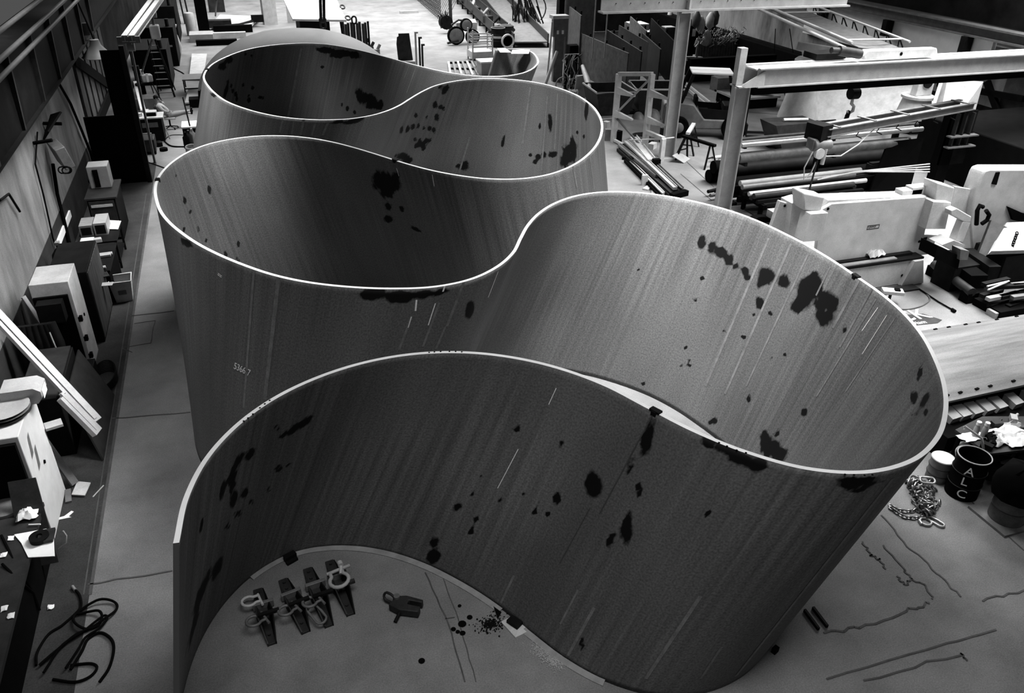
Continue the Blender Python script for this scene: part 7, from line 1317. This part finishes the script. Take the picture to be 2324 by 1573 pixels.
b = MB(); vs, fs = quadp([at(1137, 1411, .03), at(1172, 1392, .03), at(1200, 1432, .03), at(1170, 1447, .03)][::-1], .03); b.add(vs, fs); solo(b, 'base_shim', M['cream'], 'pale square plate lying at the foot of the nearest curve', 'plate')
b = MB(); a0, a1 = at(1156, 1404, .07), at(1180, 1420, .07); b.bar(a0, a1, .14, .06); solo(b, 'black_block', M['dark'], 'dark block lying on the pale square plate', 'block')
b = MB(); vs, fs = quadp([at(1196, 1424, .02), at(1216, 1444, .02), at(1206, 1448, .02)][::-1], .02); b.add(vs, fs); solo(b, 'steel_wedge', M['cream'], 'small pale triangular wedge beside the pale square plate', 'wedge')
b = MB(); vs, fs = quadp([at(1119, 1375, .014), at(1138, 1390, .014), at(1130, 1405, .014)], .01); b.add(vs, fs); solo(b, 'shim_scrap', M['black'], 'black pointed shim left of the pale square plate', 'shim')
rnd = random.Random(3); b = MB()
for k in range(420):
    a_ = rnd.uniform(0, 2 * PI); r = abs(rnd.gauss(0, .1)); c = at(1114, 1418, 0); s_ = rnd.uniform(.008, .02); b.cbox((c.x + r * math.cos(a_) * 1.3, c.y + r * math.sin(a_) * .9, s_ * .6 + .05 * max(0, .1 - r)), (s_, s_, s_), rnd.uniform(0, 3), rnd.uniform(0, 1))
solo(b, 'swarf_pile', M['dark'], 'small heap of dark metal swarf left of the pale square plate', 'swarf')['kind'] = 'stuff'
b = MB()
for k in range(900):
    f = rnd.random(); c = at(1212 + 60 * f, 1458 + 48 * f, 0); s_ = rnd.uniform(.006, .018); b.cbox((c.x + rnd.gauss(0, .07), c.y + rnd.gauss(0, .05) - .06, s_ * .5), (s_, s_, s_), rnd.uniform(0, 3), rnd.uniform(0, 1))
solo(b, 'grit_trail', M['lgrey'], 'trail of pale grinding grit along the foot of the nearest curve', 'grit')['kind'] = 'stuff'
for k, (u, v, r) in enumerate([(1043, 1376, .03), (1066, 1402, .045), (1049, 1417, .065), (1029, 1429, .04), (1039, 1435, .035), (1050, 1438, .045), (957, 1501, .05)]):
    c = at(u, v, 0); b = MB(); b.lathe([(.0, .011), (r, .011), (r, .012), (.0, .0125)], 16, Matrix.Translation((c.x, c.y, 0))); struct(b.build('trim_%d' % (60 + k), M['black']), 'oil spot on the concrete')
b = MB(); a0, a1 = at(1826, 1385, .03), at(1858, 1428, .03); 
for dx in (0, .16): b.bar(a0 + Vector((dx, 0, 0)), a1 + Vector((dx, 0, 0)), .04, .06)
solo(b, 'floor_channel', M['dark'], 'twin dark bars on the floor at the foot of the right curve', 'bars')
b = MB(); p = at(1758, 1480, 0); b.cbox((p.x, p.y, .05), (.1, .07, .1), .4); solo(b, 'small_black_block', M['black'], 'small black block by the foot of the right curve', 'block')
# ------------------------------------------------------------------ gloomy workshop behind the pillar
b = MB(); b.box(23.8, 31.9, 44, 59.8, 0, .012); struct(b.build('floor', mat('black_bay_floor', .01, .85, var=.6)), 'black floor of the back bay')  # floor patch in a near-black tone
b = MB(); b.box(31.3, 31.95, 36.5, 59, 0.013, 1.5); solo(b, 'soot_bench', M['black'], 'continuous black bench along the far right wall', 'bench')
def wbx(u, v, w_, d_, h_, m_, nm, lab, cat, top=None):
    p = at(u, v, 0); t = thing(nm, lab, cat, (p.x, p.y, 0)); b = MB(); b.box(p.x - w_ / 2, p.x + w_ / 2, p.y, p.y + d_, .015, h_); wb(b, 'carcass', M[m_], t)
    if top: b = MB(); b.box(p.x - w_ / 2 + .05, p.x + w_ / 2 - .02, p.y + .05, p.y + d_ * .9, h_, h_ + .05); wb(b, 'papers', M[top], t)
    return t
wbx(1452, 108, 1.2, 1.5, 1.5, 'midgrey', 'tall_desk', 'grey desk with a white sheet on top in the gloomy bay', 'desk', 'paper')
wbx(1478, 112, 1.3, 1.2, 1.1, 'black', 'black_cabinet', 'black cabinet with a white paper on top right of the tall desk', 'cabinet', 'cream')
wbx(1431, 118, .6, .6, .9, 'cream', 'white_sack', 'white sack beside the grey desk in the gloomy bay', 'sack')
wbx(1503, 112, .5, .5, .9, 'lgrey', 'pale_canister', 'pale canister right of the black cabinet', 'canister')
wbx(1518, 108, .8, .8, 1.3, 'dgrey', 'dark_cabinet', 'dark cabinet with a small picture frame left of the farther column', 'cabinet', 'lgrey')
for k, (u, v) in enumerate([(1513, 117), (1530, 100), (1572, 120)]):
    p = at(u, v, 0); b = MB(); b.cbox((p.x, p.y, .06), (.6, .35, .1), k); solo(b, 'paper_bundle', M['paper'], ['white bundle on the black floor below the dark cabinet', 'white bundle near the farther column on the black floor', 'small white bundle right of the farther column'][k], 'bundle')
p = onY(1516, 60, 57); b = MB(); b.tube([p + Vector((-.1, 0, 0)), p + Vector((.15, 0, 1.2))], [.22, .2], 10); solo(b, 'hanging_coat', M['white'], 'white coat hanging in the dark back of the gloomy bay', 'coat')
t = thing('tall_locker_pair', 'pair of tall black lockers with a pale label right of the farther column', 'locker', tuple(at(1590, 128, 0)))
p = at(1583, 135, 0)
for k in range(2): b = MB(); b.box(p.x - .8 + .95 * k, p.x + .1 + .95 * k, p.y, p.y + .8, .015, 2.1); wb(b, 'door', M['black'], t)
q_ = onY(1575, 75, p.y - .02); b = MB(); b.box(q_.x - .12, q_.x + .12, p.y - .02, p.y, q_.z - .2, q_.z + .25); wb(b, 'label', M['lgrey'], t)
for k, (u, v, m_, lab) in enumerate([(1604, 88, 'lgrey', 'pale cloth bundle hanging by the black lockers'), (1590, 57, 'cream', 'small pale shade above the black lockers'), (1612, 48, 'cream', 'narrow white strip on the far wall'), (1580, 45, 'grey', 'grey sack hanging above the lockers'), (1622, 42, 'midgrey', 'grey fuse box high on the far wall')]):
    p = onY(u, v, 47); b = MB(); b.lathe([(.05, -.5), (.25, -.3), (.28, .2), (.12, .5), (.02, .55)], 10, Matrix.Translation(p)); solo(b, 'hanging_bundle', M[m_], lab, 'bundle')
t = thing('gear_rack', 'tangle of pale straps and cables hanging over dark coats by the right wall', 'rack', tuple(at(1655, 140, 0))); rnd = random.Random(77); p = at(1632, 143, 0)
b = MB()
for k in range(16): x = p.x - 1.6 + .2 * k; b.tube([(x, p.y + .2, .02), (x + .05, p.y + .3, 1.5)], [.14, .08], 6)
wb(b, 'coats', M['midgrey'], t)
b = MB()
for k in range(90):
    x, y, z = p.x + rnd.uniform(-1.7, 1.6), p.y + rnd.uniform(0, .5), rnd.uniform(1.3, 2.2); b.tube([(x, y, z), (x + rnd.uniform(-.2, .2), y - .1, z - .15), (x + rnd.uniform(-.3, .3), y, z - rnd.uniform(.1, .5))], .028, 4)
wb(b, 'straps', M['lgrey'], t)
for k, (u0, v0, u1, v1, z, w_, h_, m_, lab) in enumerate([(1556, 143, 1660, 143, .7, .3, .3, 'dgrey', 'long dark beam lying behind the forklift roof'), (1560, 152, 1655, 150, .5, .12, .2, 'lgrey', 'pale bar in front of the dark beam behind the forklift'), (1575, 126, 1620, 142, .4, .2, .12, 'lgrey', 'pale diagonal bar right of the farther column'), (1556, 130, 1580, 130, .4, .1, .1, 'cream', 'short pale bar on the black floor by the farther column'), (1530, 178, 1600, 235, .5, .12, .12, 'lgrey', 'pale rail left of the forklift running diagonally'), (1535, 172, 1610, 232, .6, .1, .1, 'cream', 'second pale rail left of the forklift'), (1620, 160, 1668, 176, .6, .2, .2, 'cream', 'pale bar running right from the forklift roof')]):
    b = MB(); b.bar(at(u0, v0, z), at(u1, v1, z), w_, h_); b.bar(at(u0, v0, z) + Vector((.1, 0, -z)), at(u0, v0, z) + Vector((.1, 0, 0)), .12, .12); b.bar(at(u1, v1, z) + Vector((-.1, 0, -z)), at(u1, v1, z) + Vector((-.1, 0, 0)), .12, .12); solo(b, 'steel_section', M[m_], lab, 'bar', 'sections behind the forklift')
t = thing('scrap_table', 'low table of pale scrap sheets right of the nearer column', 'table', tuple(at(1720, 245, 0)))
p = at(1715, 248, 0)
b = MB(); b.box(p.x - 1.2, p.x + 1.4, p.y, p.y + 2.2, .5, .6); wb(b, 'tabletop', M['lgrey'], t)
b = MB(); b.box(p.x - 1.1, p.x + 1.3, p.y + .1, p.y + 2.1, .02, .5); wb(b, 'under_box', M['black'], t)
b = MB(); b.bar((p.x - .6, p.y + 1.6, .8), (p.x + .9, p.y + .3, .75), .5, .12); wb(b, 'loose_sheet', M['paper'], t)
b = MB(); b.box(p.x - 1.2, p.x + .2, p.y + 2.0, p.y + 2.7, .5, 1.2); wb(b, 'scrap_bin', M['grey'], t)
p = at(1770, 225, 0); t = thing('step_stool', 'dark folding step stool standing near the left conical pillar', 'stool', (p.x, p.y, 0))
for z, y in ((.35, 0), (.7, .25), (1.05, .5)): b = MB(); b.box(p.x - .3, p.x + .3, p.y + y, p.y + y + .25, z, z + .04); wb(b, 'step', M['grey'], t)
for x in (-.32, .32): b = MB(); b.bar((p.x + x, p.y - .1, 0), (p.x + x, p.y + .75, 1.15), .05, .06); wb(b, 'rail', M['dark'], t)
p = at(1787, 232, 0); b = MB(); b.lathe([(.16, 0), (.2, .05), (.2, .7), (.1, .75)], 14, Matrix.Translation(p)); solo(b, 'pale_bin', M['lgrey'], 'pale round bin beside the step stool', 'bin')
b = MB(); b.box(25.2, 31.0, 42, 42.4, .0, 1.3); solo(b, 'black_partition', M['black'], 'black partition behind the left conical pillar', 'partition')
